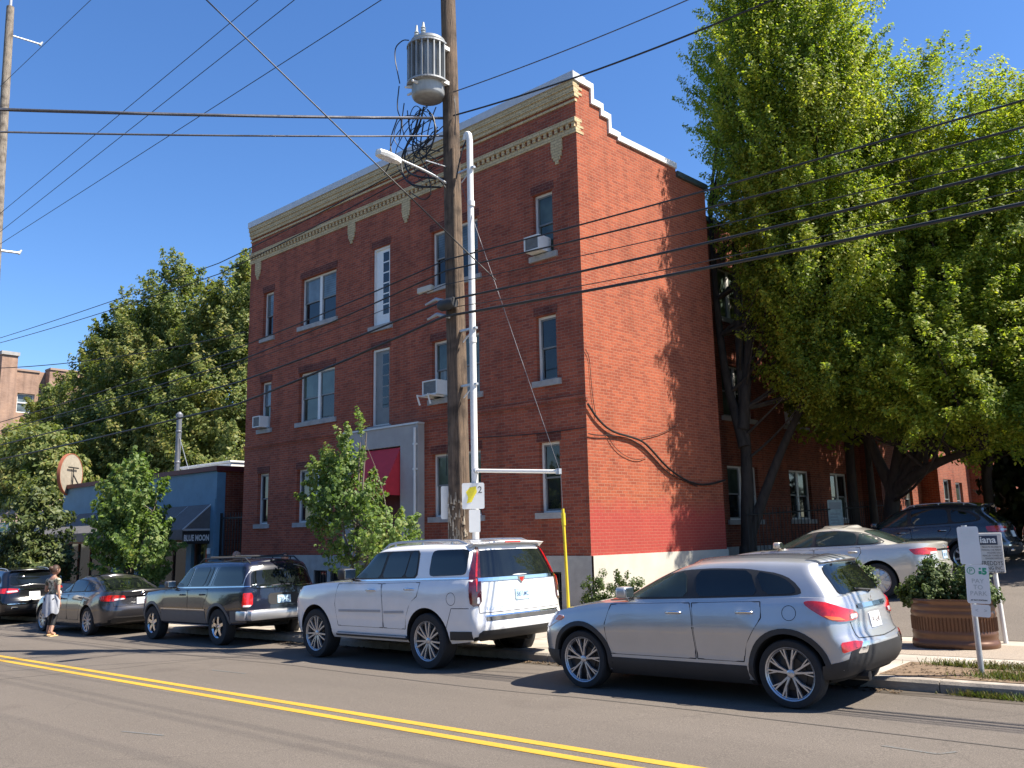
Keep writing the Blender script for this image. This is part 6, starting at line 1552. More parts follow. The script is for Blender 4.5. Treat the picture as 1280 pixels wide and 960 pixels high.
def pan(w, h, x, z, roll, content):
    b = MB(); q = Matrix.Translation(Vector((x, -.012, z))) @ Matrix.Rotation(roll, 4, 'Y'); r = .025; pts = []
    for cx_, cz_, a_ in ((w / 2 - r, h - r, 0), (-w / 2 + r, h - r, 90), (-w / 2 + r, r, 180), (w / 2 - r, r, 270)):
        for k in range(6): a = math.radians(a_ + 90 * k / 5); pts.append((cx_ + r * math.cos(a), cz_ + r * math.sin(a)))
    b.prism(pts, -.004, 0, lambda a, c, d: q @ Vector((a, d, c))); o = b.link('panel', M['white_sign'], pp_)
    return o, (lambda a, c, d=0: q @ Vector((a, -.0055, c)))
o, Q = pan(.215, .42, .03, 1.225, 0, None)
for k, (txt, s_, mm) in enumerate((('2 HOUR', .055, 'sign_grey'), ('PARKING', .045, 'sign_grey'), ('8AM - 7PM', .035, 'sign_grey'))):
    b = text_mb(txt, s_, 0, lambda a, c, d, k=k: Q(a, c + .34 - .06 * k), align='CENTER', xs=.72); b.link('lettering', mat('faded_lettering', (.62, .66, .63), .5), o)
o, Q = pan(.235, .43, .06, .79, math.radians(2.5), None)
b = MB(); n = 24
for k in range(n):
    a0, a1 = 2 * PI * k / n, 2 * PI * (k + 1) / n
    b.add([Q(-.06 + .042 * math.cos(a0), .36 + .042 * math.sin(a0)), Q(-.06 + .042 * math.cos(a1), .36 + .042 * math.sin(a1)), Q(-.06 + .034 * math.cos(a1), .36 + .034 * math.sin(a1)), Q(-.06 + .034 * math.cos(a0), .36 + .034 * math.sin(a0))], [(0, 1, 2, 3)])
b.link('emblem', M['sign_green'], o); b = MB(); text_mb('P', .065, 0, lambda a, c, d: Q(a - .079, c + .338), mb=b); b.link('lettering', M['sign_green'], o); b = MB(); b.add([Q(.015, .325), Q(.045, .325), Q(.045, .36), Q(.015, .36)], [(0, 1, 2, 3)]); text_mb('5', .095, 0, lambda a, c, d: Q(a + .05, c + .325), mb=b, bold=.006); b.add([Q(.02, .375), Q(.04, .375), Q(.04, .395), Q(.02, .395)], [(0, 1, 2, 3)])
b.link('lettering', M['sign_green'], o)
b = MB()
for k, txt in enumerate(('PAY', 'TO', 'PARK')): text_mb(txt, .070, 0, lambda a, c, d, k=k: Q(a, c + .225 - .068 * k), align='CENTER', mb=b)
b.link('lettering', M['sign_grey'], o)
b = text_mb('AT PAY STATION', .021, 0, lambda a, c, d: Q(a, c + .03), align='CENTER', bold=.001); b.link('lettering', M['sign_black'], o)
o, Q = pan(.185, .135, .065, .645, math.radians(4), None)
bb2 = text_mb('<   >', .06, 0, lambda a, c, d: Q(a, c + .05), align='CENTER'); bb2.link('lettering', M['sign_grey'], o)
ls = thing('lot_sign', 'grey lot sign with dark header on a white post behind the planter', 'sign', (-3.22, 13.98, gz(-3.2, .13)), (0, 0, math.radians(14)))
b = MB(); b.tube([(.03, .03, 0), (-.02, .03, 1.35)], .032, 10); b.link('post', M['white_paint'], ls)
b = MB(); b.bbox(-.36, .13, -.015, .01, .98, 1.55, .008); o = b.link('panel', mat('sign_warm_grey', (.50, .48, .45), .6), ls)
b = MB(); b.box(-.32, .07, -.019, -.016, 1.38, 1.51); b.link('header', mat('sign_navy', (.02, .03, .06), .5), o)
b = text_mb('Diana', .13, 0, lambda a, c, d: Vector((a + .05, -.021, c + 1.41)), align='RIGHT', bold=.003); b.link('lettering', M['white_sign'], o)
b = MB()
for k, (txt, s_, z) in enumerate((('PRIVATE PROPERTY', .036, 1.385), ('PARKING FOR PERMIT', .033, 1.345), ('HOLDERS ONLY', .033, 1.305), ('VEHICLES TOWED AT', .033, 1.265), ('OWNERS EXPENSE', .033, 1.225), ('FREDDYS', .085, 1.14), ('PARKING INC.', .07, 1.075), ('SINCE 1948', .06, 1.02))):
    text_mb(txt, s_, 0, lambda a, c, d: Vector((a * .78 + .11, -.0175, c + z - .05)), align='RIGHT', mb=b)
b.link('lettering', M['sign_black'], o)

# ------------------------------------------------------------------ planter, fence
pl_ = thing('stock_tank_planter', 'large round ended brown metal tank planter on the pavement', 'planter', (-3.68, 13.36, gz(-3.66, .136)), (0, 0, math.radians(12)))
def stadium(L, W, n=12):
    r = W / 2; h = L / 2 - r; return [(h + r * math.cos(a), r * math.sin(a)) for a in [(-PI / 2 + PI * k / n) for k in range(n + 1)]] + [(-h - r * math.cos(a), -r * math.sin(a)) for a in [(-PI / 2 + PI * k / n) for k in range(n + 1)]]
b = MB(); prof = [(1.0, 0), (1.03, .01), (1.045, .05), (1.03, .09), (1.005, .10), (.995, .13), (1.0, .17), (1.01, .19), (1.0, .21), (.99, .23)]
prof += [(.985 + (.012 if k % 2 else 0) * 0, .24 + .018 * k) for k in range(9)] + [(.985, .42), (1.0, .44), (1.015, .465), (1.0, .49), (.985, .51), (1.0, .53), (1.012, .55), (1.0, .575), (.99, .60), (1.02, .62), (1.045, .64), (1.03, .665), (.98, .665), (.96, .60), (.96, .3)]
base = stadium(1.08, .76, 20); vs = []
for s_, z in prof:
    vs += [(x * (1.0 if True else 1) + (s_ - 1) * x / max(.3, abs(x)) * .4, y + (s_ - 1) * y / max(.2, abs(y)) * .4, z) for x, y in base]
n = len(base); fs = [(i * n + k, i * n + (k + 1) % n, (i + 1) * n + (k + 1) % n, (i + 1) * n + k) for i in range(len(prof) - 1) for k in range(n)]
b.add(vs, fs)
for k in range(64):                                                  # pressed vertical ribs round the middle band
    h_, r_ = .16, .38; per_ = 4 * h_ + 2 * PI * r_; s_ = per_ * k / 64
    if s_ < 2 * h_: p, d = Vector((-h_ + s_, -r_, .235)), Vector((0, -1, 0))
    elif s_ < 2 * h_ + PI * r_: a_ = -PI / 2 + (s_ - 2 * h_) / r_; d = Vector((math.cos(a_), math.sin(a_), 0)); p = Vector((h_, 0, .235)) + d * r_
    elif s_ < 4 * h_ + PI * r_: p, d = Vector((h_ - (s_ - 2 * h_ - PI * r_), r_, .235)), Vector((0, 1, 0))
    else: a_ = PI / 2 + (s_ - 4 * h_ - PI * r_) / r_; d = Vector((math.cos(a_), math.sin(a_), 0)); p = Vector((-h_, 0, .235)) + d * r_
    t_ = Vector((-d.y, d.x, 0)); p = p - d * .012; up3 = Vector((0, 0, .18))
    b.add([p - t_ * .010, p + d * .020, p + t_ * .010, p - t_ * .010 + up3, p + d * .020 + up3, p + t_ * .010 + up3], [(0, 1, 4, 3), (1, 2, 5, 4)])
b.link('tank', M['rust_brown'], pl_, smooth=45)
b = MB(); b.add([(x * .96, y * .96, .56) for x, y in base], [tuple(range(n))]); b.link('soil', M['soil'], pl_)
fe = thing('iron_fence', 'black iron picket fence in the shade along the wing', 'fence', (-10.75, 21.4, .55))
fp = [Vector((0, 0, 0)), Vector((1.15, 3.3, .15)), Vector((1.6, 7.4, .3))]
b = MB(); pk = MB()
for a, c_ in zip(fp, fp[1:]):
    for z in (.15, 1.55): b.tube([a + Vector((0, 0, z)), c_ + Vector((0, 0, z))], .02, 6)
    m_ = int((c_ - a).length / .13)
    for k in range(m_): p = a.lerp(c_, k / m_); pk.tube([p + Vector((0, 0, .05)), p + Vector((0, 0, 1.72))], .011, 5)
b.link('rails', M['black_metal'], fe); pk.link('pickets', M['black_metal'], fe)
t, o = sign_panel('notice_board', 'pale notice panel hanging on the iron fence in the shade', (-9.58, 24.5, 1.45), math.radians(35), .40, 1.05, mat('notice_pale', (.48, .56, .52), .6, var=.2, scale=10))
b = MB(); b.box(-.16, .16, -.007, -.0045, .78, .98); 
for k in range(7): b.box(-.14, .12 - .03 * (k % 3), -.007, -.0045, .12 + .085 * k, .15 + .085 * k)
b.link('lettering', M['sign_grey'], o)
# ------------------------------------------------------------------ trees and shrubs
M['hornbeam_leaf'] = leaf_mat('hornbeam_leaves', [(.10, (.060, .102, .017)), (.36, (.138, .200, .027)), (.56, (.225, .278, .034)), (.80, (.33, .34, .042))], .5)
M['linden_leaf'] = leaf_mat('linden_leaves', [(.15, (.066, .098, .028)), (.42, (.122, .160, .046)), (.65, (.18, .205, .060)), (.85, (.25, .228, .070))], .4)
M['maple_leaf'] = leaf_mat('maple_leaves', [(.15, (.066, .112, .030)), (.45, (.12, .185, .054)), (.75, (.185, .25, .08)), (.97, (.25, .245, .09))], .45)
M['magnolia_leaf'] = leaf_mat('magnolia_leaves', [(.15, (.024, .040, .011)), (.5, (.058, .084, .019)), (.85, (.115, .13, .032))], .25, .4)
M['shrub_leaf'] = leaf_mat('shrub_leaves', [(.15, (.030, .055, .015)), (.5, (.060, .095, .024)), (.85, (.10, .13, .035))], .3, .4)
M['dark_leaf'] = leaf_mat('dark_evergreen_leaves', [(.15, (.014, .024, .010)), (.5, (.026, .042, .014)), (.85, (.045, .06, .018))], .2)
def leaves(name, lobes, K, per, clump, size, m, seed, parent, shell=.62, up=.35, aspect=.6, drop=None, origin=(0, 0, 0), tilt=.0, spray=None):
    """leaf-sized faces in clumps spread through lobes (cx,cy,cz,rx,ry,rz,weight); clump=(rxy,rz)"""
    r = np.random.default_rng(seed); w = np.array([l[6] for l in lobes], float); w /= w.sum()
    li = r.choice(len(lobes), K, p=w); Lb = np.array([l[:6] for l in lobes], float)[li]
    d = r.normal(size=(K, 3)); d /= np.linalg.norm(d, axis=1)[:, None]
    rad = np.where(r.random(K) < .8, shell + (1 - shell) * r.random(K) ** .8, r.random(K) ** .5)[:, None]
    C = Lb[:, :3] + d * Lb[:, 3:6] * rad
    out = d * np.array([1, 1, .6])
    if drop is not None:
        k = drop(C); C = C[k]; out = out[k]; K = len(C)
    cs = r.uniform(.55, 1.25, K)
    n = np.maximum(3, (per * cs ** 2 * r.uniform(.6, 1.3, K)).astype(int)); idx = np.repeat(np.arange(K), n); N = len(idx)
    q = r.normal(size=(N, 3)); q /= np.linalg.norm(q, axis=1)[:, None]; q *= (r.random(N) ** .45)[:, None]
    off = q * np.array([clump[0], clump[0], clump[1]]) * cs[idx][:, None]
    if tilt: off[:, :2] += out[idx][:, :2] * off[:, 2:3] * tilt
    if spray:          # leaves strung along twigs that point outward and up, thinning to a tip
        L_, w_, rise = spray
        ax = out + np.array([0, 0, rise]) + r.normal(size=(K, 3)) * .22; ax /= np.linalg.norm(ax, axis=1)[:, None]
        u = r.random(N) ** .85; off = ax[idx] * ((u - .35) * L_ * cs[idx])[:, None] + q * (w_ * (1.05 - .8 * u) * cs[idx])[:, None]
    P = C[idx] + off - np.array(origin)
    nr = out[idx] * .8 + q * .5 + np.array([0, 0, up]) + r.normal(size=(N, 3)) * .55; nr /= np.linalg.norm(nr, axis=1)[:, None]
    a = np.cross(nr, r.normal(size=(N, 3))); a /= np.linalg.norm(a, axis=1)[:, None]; b = np.cross(nr, a)
    s = (size * r.uniform(.5, 1.5, N))[:, None]; a = a * s; b = b * s * aspect
    V = np.stack([P - a, P - b * 1.0 - a * .1, P + a, P + b * 1.0 - a * .1], 1)
    V[:, 1] += nr * s * .12; V[:, 3] += nr * s * .12
    o = quads(name, V, m, None, parent); return o, C - np.array(origin)
def limb(mb, a, b, r0, r1, n=8, bend=.1, rnd=None, seg=6):
    a, b = Vector(a), Vector(b); L = (b - a).length; pts = []
    side = Vector((rnd.uniform(-1, 1), rnd.uniform(-1, 1), rnd.uniform(-.2, .2))) * L * bend
    for k in range(seg + 1):
        t = k / seg; pts.append(a.lerp(b, t) + side * math.sin(PI * t) + Vector((0, 0, -L * .06 * math.sin(PI * t))))
    mb.tube(pts, [r0 + (r1 - r0) * (k / seg) ** .8 for k in range(seg + 1)], n, caps=True); return pts
def tree(name, label, base, trunk, lobes, K, per, clump, size, leaf, bark, seed, group=None, limbs=24, cat='tree', tr=.2, **kw):
    """trunk: list of stems, each a list of (dx,dy,z) points; limbs reach from the stems into the crown"""
    t = thing(name, label, cat, base, group=group); rnd = random.Random(seed); tb = MB()
    B = Vector(base); stems = []
    for st in trunk:
        pts = smooth_path([Vector(p) for p in st], 2); n = len(pts)
        f0 = 1.0 if st is trunk[0] else .72
        tb.tube(pts, [tr * f0 * (1 - .72 * (k / (n - 1)) ** .9) for k in range(n)], 12); stems.append(pts)
        if pts[0].z < .05: tb.tube([pts[0] - Vector((0, 0, .15)), pts[0] + Vector((0, 0, .05)), pts[0] + Vector((0, 0, .3)), pts[0] + Vector((0, 0, .8))], [tr * 1.5, tr * 1.28, tr * 1.08, tr * .93], 12)
    o, C = leaves('crown', lobes, K, per, clump, size, leaf, seed, t, origin=base, **kw)
    idx = np.random.default_rng(seed).choice(len(C), min(limbs, len(C)), replace=False)
    for i in idx:
        c = Vector(C[i]); st = stems[rnd.randrange(len(stems))]
        lo = [p for p in st if p.z < c.z - .15 * abs(c.z)] or [st[0]]
        cand = lo[max(0, int(len(lo) * .35)):] or lo; p = min(cand, key=lambda p: (p - c).length + rnd.uniform(0, 1.2))
        limb(tb, p, p.lerp(c, .93), tr * rnd.uniform(.16, .3), tr * .045, 6, .07, rnd)
    tb.link('trunk', bark, t, smooth=60); return t
lz = lambda x, y: lot_z(x, y) - .03
# hornbeams in the lot, upright and dense, leafy to low down on the sunny side
tree('hornbeam_tree', 'tallest upright hornbeam beside the brick side wall with a forked dark trunk', (-11.0, 21.8, lz(-11, 21.8)),
     [[(0, 0, 0), (.05, 0, 1.6), (.1, .1, 3.2), (.1, .1, 7), (.3, .2, 13)], [(.05, 0, 1.0), (.5, .2, 2.2), (1.0, .6, 3.6), (1.7, 1.2, 5.2), (2.2, 1.4, 8)], [(.1, 0, 3.5), (-.5, .1, 6), (-.6, .2, 11)], [(.1, 0, 4), (.5, .1, 7), (.9, .2, 12)]],
     [(-9.35, 22.0, 13.9, 2.2, 2.4, 3.4, 3), (-8.5, 21.9, 12.0, 2.2, 2.2, 3.4, 1.7), (-9.6, 22.0, 10.6, 1.6, 1.9, 2.6, .9), (-9.3, 22.1, 8.4, 1.0, 1.6, 2.4, .4), (-8.4, 21.7, 8.4, 1.9, 1.9, 2.8, 2.3), (-8.3, 22.0, 5.8, 1.7, 1.8, 1.2, .5), (-9.4, 22.0, 16.9, 1.7, 1.8, 1.5, .9), (-8.0, 21.9, 15.2, 1.5, 1.7, 2.4, .7)],
     2600, 150, (.40, .36), .040, M['hornbeam_leaf'], M['bark'], 31, 'hornbeams in the lot', limbs=110, tr=.24, up=.6, shell=.6, spray=(1.25, .34, 1.1))
tree('hornbeam_tree', 'middle hornbeam behind the champagne sedan with low arching limbs', (-8.25, 24.8, lz(-8.2, 24.8)),
     [[(0, 0, 0), (.1, 0, 1.5), (.5, -.1, 3.0), (1.1, -.2, 5), (1.4, 0, 9)], [(.15, 0, 1.7), (1.1, -.5, 2.9), (2.4, -1.0, 3.8), (3.6, -1.4, 4.5)], [(.3, 0, 2.4), (1.6, -.2, 3.6), (3.0, .1, 5.2)], [(.2, 0, 2.0), (-.6, .3, 4), (-1.0, .4, 8)], [(.2, 0, 1.9), (1.5, -.9, 2.6), (3.0, -1.6, 2.9)]],
     [(-5.7, 24.2, 12.2, 1.7, 1.7, 2.5, .9), (-7.3, 23.8, 12.6, 1.5, 1.6, 2.6, .7), (-7.1, 23.3, 9.4, 1.8, 1.6, 1.7, 1.0), (-7.2, 25.0, 10.6, 2.2, 2.2, 3.8, 1.5), (-6.6, 24.3, 8.2, 2.9, 2.6, 2.4, 1.6), (-6.0, 23.2, 6.0, 3.3, 2.8, 1.7, 1.7), (-5.0, 22.4, 4.6, 2.9, 2.2, 1.1, 1.2), (-8.4, 23.9, 6.4, 1.9, 1.9, 2.2, .7)],
     2000, 165, (.42, .27), .042, M['hornbeam_leaf'], M['bark'], 32, 'hornbeams in the lot', limbs=90, tr=.27, up=.95, shell=.5, spray=(1.15, .36, .30))
tree('hornbeam_tree', 'rightmost hornbeam whose yellow green crown runs out of the frame', (-4.4, 27.4, lz(-4.4, 27.4)),
     [[(0, 0, 0), (.0, 0, 2), (-.2, 0, 5), (0, 0, 11)], [(0, 0, 2), (-.9, -.6, 4), (-1.3, -.8, 7)]],
     [(-3.9, 24.6, 10.6, 1.9, 1.9, 2.5, 1.0), (-4.7, 23.4, 8.9, 1.9, 1.7, 1.7, .9), (-4.2, 26.6, 11.0, 2.0, 2.0, 3.0, 1.2), (-3.4, 25.4, 8.6, 3.0, 2.6, 2.4, 1.6), (-2.6, 24.2, 6.2, 3.4, 2.6, 1.7, 1.6), (-1.8, 23.0, 4.5, 3.2, 2.2, 1.2, 1.3), (-.5, 25.0, 8.0, 2.6, 2.4, 3.0, .9)],
     1850, 165, (.42, .27), .042, M['hornbeam_leaf'], M['bark'], 33, 'hornbeams in the lot', limbs=70, tr=.25, up=.95, shell=.5, spray=(1.15, .36, .30))
tree('hornbeam_tree', 'slender shaded hornbeam with straight twin trunks close to the wing', (-9.7, 26.3, lz(-9.7, 26.3)),
     [[(0, 0, 0), (0, 0, 3), (.1, 0, 7), (.1, 0, 13)], [(.5, .2, 0), (.5, .2, 3), (.4, .2, 7), (.5, .3, 12)]],
     [(-8.6, 26.8, 10.2, 3.0, 3.0, 4.6, 2.4), (-9.0, 25.4, 6.4, 2.2, 2.2, 2.2, 1), (-8.0, 28.6, 7.0, 3.0, 2.4, 2.6, 1.2)], 800, 75, (.5, .50), .085, M['hornbeam_leaf'], M['bark'], 34, 'hornbeams in the lot', limbs=45, tr=.19, up=.7)
tree('hornbeam_tree', 'far hornbeam standing behind the others near the end of the wing', (-7.2, 31.5, lz(-7, 31)),
     [[(0, 0, 0), (0, 0, 3), (.1, 0, 9)], [(0, 0, 2.2), (.9, -.6, 5)]], [(-7.0, 31.4, 10.0, 3.6, 3.4, 4.8, 2), (-6.6, 30.4, 6.0, 3.2, 2.8, 2.2, 1.2), (-7.8, 34.5, 8.5, 3.2, 3.2, 5.0, 1.2)], 620, 70, (.6, .5), .11, M['hornbeam_leaf'], M['bark'], 36, 'hornbeams in the lot', limbs=25, tr=.22, up=.7)
tree('yew_tree', 'dark evergreen mass behind the cars at the right edge', (-6.2, 33.5, lz(-6, 31)), [[(0, 0, 0), (0, 0, 4), (0, 0, 8)]],
     [(-5.6, 33.2, 4.6, 2.2, 2.2, 5.0, 1), (-3.0, 33.4, 4.2, 3.2, 2.4, 4.6, 1), (.8, 34.5, 4.6, 3.6, 2.4, 5.0, 1)], 640, 70, (.6, .6), .17, M['dark_leaf'], M['bark'], 35, limbs=20)
# lindens behind the tavern
for k, (lb_, x, y, top, r, w, K) in enumerate((('tallest linden with a pointed top behind the tavern', -46.8, 22.5, 18.0, 5.1, 1, 580), ('broad linden left of the pointed one behind the tavern', -52.6, 22.4, 16.6, 5.0, 1, 560), ('linden showing right beside the brick block behind the tavern', -40.6, 23.6, 17.0, 5.3, 1, 600), ('lower rounded linden in front of the tan brick building', -58.6, 21.0, 12.3, 4.4, 1, 360))):
    gzv = gz(x, -.05); h = top - gzv
    tree('linden_tree', lb_, (x, y, gzv), [[(0, 0, 0), (0, 0, h * .4), (0, 0, h * .9)]],
         [(x, y, gzv + h * .42, r * .92, r * .92, h * .30, 2.2), (x - r * .12, y, gzv + h * .62, r * .66, r * .66, h * .26, 1.3), (x + r * .05, y, gzv + h * .80, r * .40, r * .40, h * .17, .8), (x - r * .22, y - .4, gzv + h * .76, r * .22, r * .22, h * .13, .3), (x + r * .3, y - .3, gzv + h * .70, r * .3, r * .3, h * .16, .4), (x + r * .06, y, gzv + h * .95, r * .10, r * .10, h * .055, .08), (x + r * .42, y - r * .3, gzv + h * .40, r * .55, r * .55, h * .26, .9), (x - r * .45, y - r * .3, gzv + h * .42, r * .55, r * .55, h * .27, .9)],
         int(K * 1.9), 150, (.60, .46), .085, M['linden_leaf'], M['bark'], 41 + k, 'lindens behind the tavern', limbs=30, tr=.34, shell=.66, up=.7, spray=(1.3, .62, .8))
tree('linden_tree', 'low bushy tree left of the round sign above the shopfront', (-48.5, 16.8, gz(-48.5)), [[(0, 0, 0), (0, 0, 4), (0, 0, 8)]],
     [(-48.5, 16.6, 4.8, 4.4, 2.0, 3.4, 2), (-45.0, 16.4, 3.8, 2.4, 1.6, 2.4, 1), (-52, 16.6, 5.2, 3.0, 2.0, 3.2, 1)], 620, 100, (.55, .42), .10, M['linden_leaf'], M['bark'], 47, 'lindens behind the tavern', limbs=20, tr=.25)
# young street trees
tree('street_maple', 'young maple on the pavement in front of the grey entrance', (-14.35, 11.15, gz(-14.35, .12)),
     [[(0, 0, 0), (.02, 0, 1.0), (-.02, 0, 2.2), (.05, 0, 3.9)], [(0, 0, 1.0), (-.4, -.1, 2.2), (-.75, -.1, 3.2)], [(0, 0, 1.0), (.5, .1, 1.8), (.9, .1, 2.4)], [(0, 0, 1.4), (.12, 0, 2.6), (.20, .05, 4.1)]],
     [(-14.75, 11.15, 2.3, .75, .75, 1.15, 2.4), (-13.35, 11.15, 1.75, .68, .65, .48, 1.1), (-15.25, 11.1, 2.5, .52, .5, .8, .9), (-14.3, 11.2, 1.2, .85, .7, .42, .9), (-14.85, 11.15, 3.4, .26, .26, .62, .45), (-14.25, 11.15, 3.6, .07, .07, .6, .14), (-15.35, 11.1, 3.2, .14, .14, .5, .18), (-13.9, 11.1, 2.45, .3, .3, .35, .3), (-15.45, 11.1, 3.0, .3, .28, .45, .35), (-14.9, 11.1, 3.0, .45, .4, .5, .5)],
     380, 44, (.14, .16), .038, M['maple_leaf'], M['bark_light'], 51, 'young street trees', limbs=60, tr=.05, aspect=.75, spray=(.42, .15, .9))
tree('street_maple', 'bright green young maple in front of the tavern awning', (-24.7, 11.1, gz(-24.7, .12)),
     [[(0, 0, 0), (0, 0, 1.2), (0, 0, 2.6), (0, 0, 4.2)], [(0, 0, 1.0), (.7, 0, 2.0), (1.2, 0, 3.0)], [(0, 0, 1.0), (-.7, 0, 2.2), (-1.3, 0, 3.2)]],
     [(-24.9, 11.1, 1.9, 1.2, 1.0, 1.0, 2.2), (-25.3, 11.1, 2.9, .8, .7, .85, 1.0), (-24.3, 11.1, 2.9, .65, .7, .9, .8), (-23.5, 11.05, 1.6, .75, .7, .55, .8), (-26.2, 11.1, 2.4, .5, .5, .6, .5), (-24.3, 11.0, .7, 1.0, .9, .45, .7), (-24.8, 11.1, 3.8, .28, .28, .4, .25)],
     360, 62, (.20, .22), .052, M['maple_leaf'], M['bark_light'], 52, 'young street trees', limbs=50, tr=.07, aspect=.75, spray=(.55, .20, .8))
tree('magnolia_tree', 'small glossy leaved tree at the far left behind the black crossover', (-32.6, 11.2, gz(-32.6, .12)),
     [[(0, 0, 0), (0, 0, 1.2), (0, 0, 3.2)], [(0, 0, .8), (.8, 0, 2)], [(0, 0, .8), (-1.0, 0, 2)]],
     [(-32.4, 11.2, 2.0, 1.7, 1.2, 1.45, 2), (-33.6, 11.2, 1.0, 1.9, 1.2, 1.0, 1.6), (-31.2, 11.2, 1.0, 1.2, 1.0, .8, 1), (-32.5, 11.2, 3.1, .9, .8, .7, .7)],
     330, 40, (.28, .24), .085, M['magnolia_leaf'], M['bark_light'], 53, 'young street trees', limbs=30, tr=.08, aspect=.5)
def shrub(label, loc, lobes, K, seed, group=None, per=60, size=.024):
    t = thing('boxwood_shrub', label, 'shrub', loc, group=group); B = Vector(loc)
    lb = [(B.x + a, B.y + b, B.z + c, d, e, f, 1) for a, b, c, d, e, f in lobes]
    o, C = leaves('foliage', lb, K, per, (.08, .09), size, M['shrub_leaf'], seed, t, origin=loc, shell=.6, up=.5, aspect=.6)
    tb = MB(); rnd = random.Random(seed)
    for i in range(0, len(C), max(1, len(C) // 14)): limb(tb, (rnd.uniform(-.05, .05), rnd.uniform(-.05, .05), 0), Vector(C[i]) * .9, .012, .004, 5, .08, rnd, 4)
    tb.link('stems', M['bark'], t)
shrub('left one of two clipped shrubs against the sunlit foundation corner', (-10.30, 13.95, gz(-10.3, .14)), [(0, 0, .55, .36, .34, .52), (.12, 0, .3, .38, .34, .3)], 120, 61, 'shrubs by the foundation')
shrub('right one of two clipped shrubs against the sunlit foundation corner', (-9.62, 13.98, gz(-9.6, .14)), [(0, 0, .58, .40, .36, .54), (.1, 0, .3, .42, .36, .3)], 130, 62, 'shrubs by the foundation')
shrub('lone shrub at the lot edge seen between the silver crossover and the champagne sedan', (-5.38, 14.4, gz(-5.4, .14)), [(0, 0, .62, .34, .32, .58)], 120, 63)
pz = gz(-3.66, .136) + .56
shrub('broad shrub in the left half of the brown tank planter', (-3.92, 13.30, pz), [(0, 0, .26, .36, .30, .30), (.05, 0, .44, .20, .2, .22), (-.1, -.05, .15, .38, .3, .15)], 150, 64, 'shrubs in the planter')
shrub('upright shrub in the right half of the brown tank planter', (-3.42, 13.40, pz), [(0, 0, .26, .24, .26, .34), (.1, -.02, .14, .3, .25, .16)], 110, 65, 'shrubs in the planter')
# ------------------------------------------------------------------ people
M['skin'] = mat('skin', (.38, .21, .145), .55, var=.06)
M['hair_brown'] = mat('brown_hair', (.055, .026, .014), .6, var=.35, scale=30, stretch=(1, 1, .3))
M['hair_grey'] = mat('grey_hair', (.26, .17, .12), .7, var=.2, scale=30)
M['legging'] = mat('black_leggings', (.012, .012, .014), .75)
M['sweat_grey'] = mat('grey_sweatshirt', (.36, .375, .41), .9, var=.12, scale=8, bump=.3, bscale=12)
M['sandal'] = mat('tan_sandals', (.52, .36, .18), .7)
M['shirt_dark'] = mat('dark_shirt', (.03, .035, .05), .85)
M['denim'] = mat('denim', (.05, .08, .14), .85)
def camo():
    m, nt, b = newmat('camouflage_cloth'); tc = node(nt, 'ShaderNodeTexCoord')
    n = node(nt, 'ShaderNodeTexNoise', Scale=13.0, Detail=2.0); lin(nt, tc.outputs['Object'], n.inputs['Vector'])
    r = ramp(nt, [(0, (.09, .085, .06)), (.42, (.26, .23, .16)), (.52, (.48, .43, .32)), (.62, (.17, .15, .10))]); r.color_ramp.interpolation = 'CONSTANT'
    lin(nt, n.outputs['Fac'], r.inputs[0]); lin(nt, r.outputs[0], b.inputs['Base Color']); b.inputs['Roughness'].default_value = .9; return m
M['camo'] = camo()
def skin(name, joints, edges, m, parent, root, sub=2):
    names = list(joints); me = bpy.data.meshes.new(name)
    me.from_pydata([joints[n][0] for n in names], [(names.index(a), names.index(b)) for a, b in edges], [])
    o = bpy.data.objects.new(name, me); COL.objects.link(o)
    md = o.modifiers.new('skin', 'SKIN'); md.use_smooth_shade = True
    for i, n in enumerate(names):
        r = joints[n][1]; r = r if hasattr(r, '__len__') else (r, r)
        me.skin_vertices[0].data[i].radius = r; me.skin_vertices[0].data[i].use_root = (n == root)
    sm = o.modifiers.new('sub', 'SUBSURF'); sm.levels = sub; sm.render_levels = sub
    dg = bpy.context.evaluated_depsgraph_get(); dg.update(); ne = bpy.data.meshes.new_from_object(o.evaluated_get(dg))
    o.modifiers.clear(); o.data = ne; bpy.data.meshes.remove(me)
    ne.materials.clear(); ne.materials.append(m); ne.shade_smooth(); o.parent = parent; return o
def hand(j, e, tag_, wrist, palm, fdir, side_, curl):
    """palm and five separate fingers hanging from the wrist joint"""
    w = Vector(wrist); p = Vector(palm); f = Vector(fdir).normalized(); s = Vector(side_).normalized(); c = Vector(curl).normalized()
    j[tag_ + 'palm'] = (p, (.034, .018)); e.append((tag_ + 'wrist', tag_ + 'palm'))
    for k, (o_, L) in enumerate(((-.03, .068), (-.010, .078), (.010, .073), (.028, .058))):
        a = p + s * o_ + f * .035; b = a + (f + c * .25).normalized() * L * .55; d = b + (f * .55 + c * .8).normalized() * L * .5
        j[f'{tag_}f{k}a'] = (a, .0085); j[f'{tag_}f{k}b'] = (b, .008); j[f'{tag_}f{k}c'] = (d, .0065); e += [(tag_ + 'palm', f'{tag_}f{k}a'), (f'{tag_}f{k}a', f'{tag_}f{k}b'), (f'{tag_}f{k}b', f'{tag_}f{k}c')]
    a = p - s * .040 + f * .0 + c * .012; b = a - s * .022 + f * .035 + c * .015
    j[tag_ + 'ta'] = (a, .011); j[tag_ + 'tb'] = (b, .008); e += [(tag_ + 'palm', tag_ + 'ta'), (tag_ + 'ta', tag_ + 'tb')]
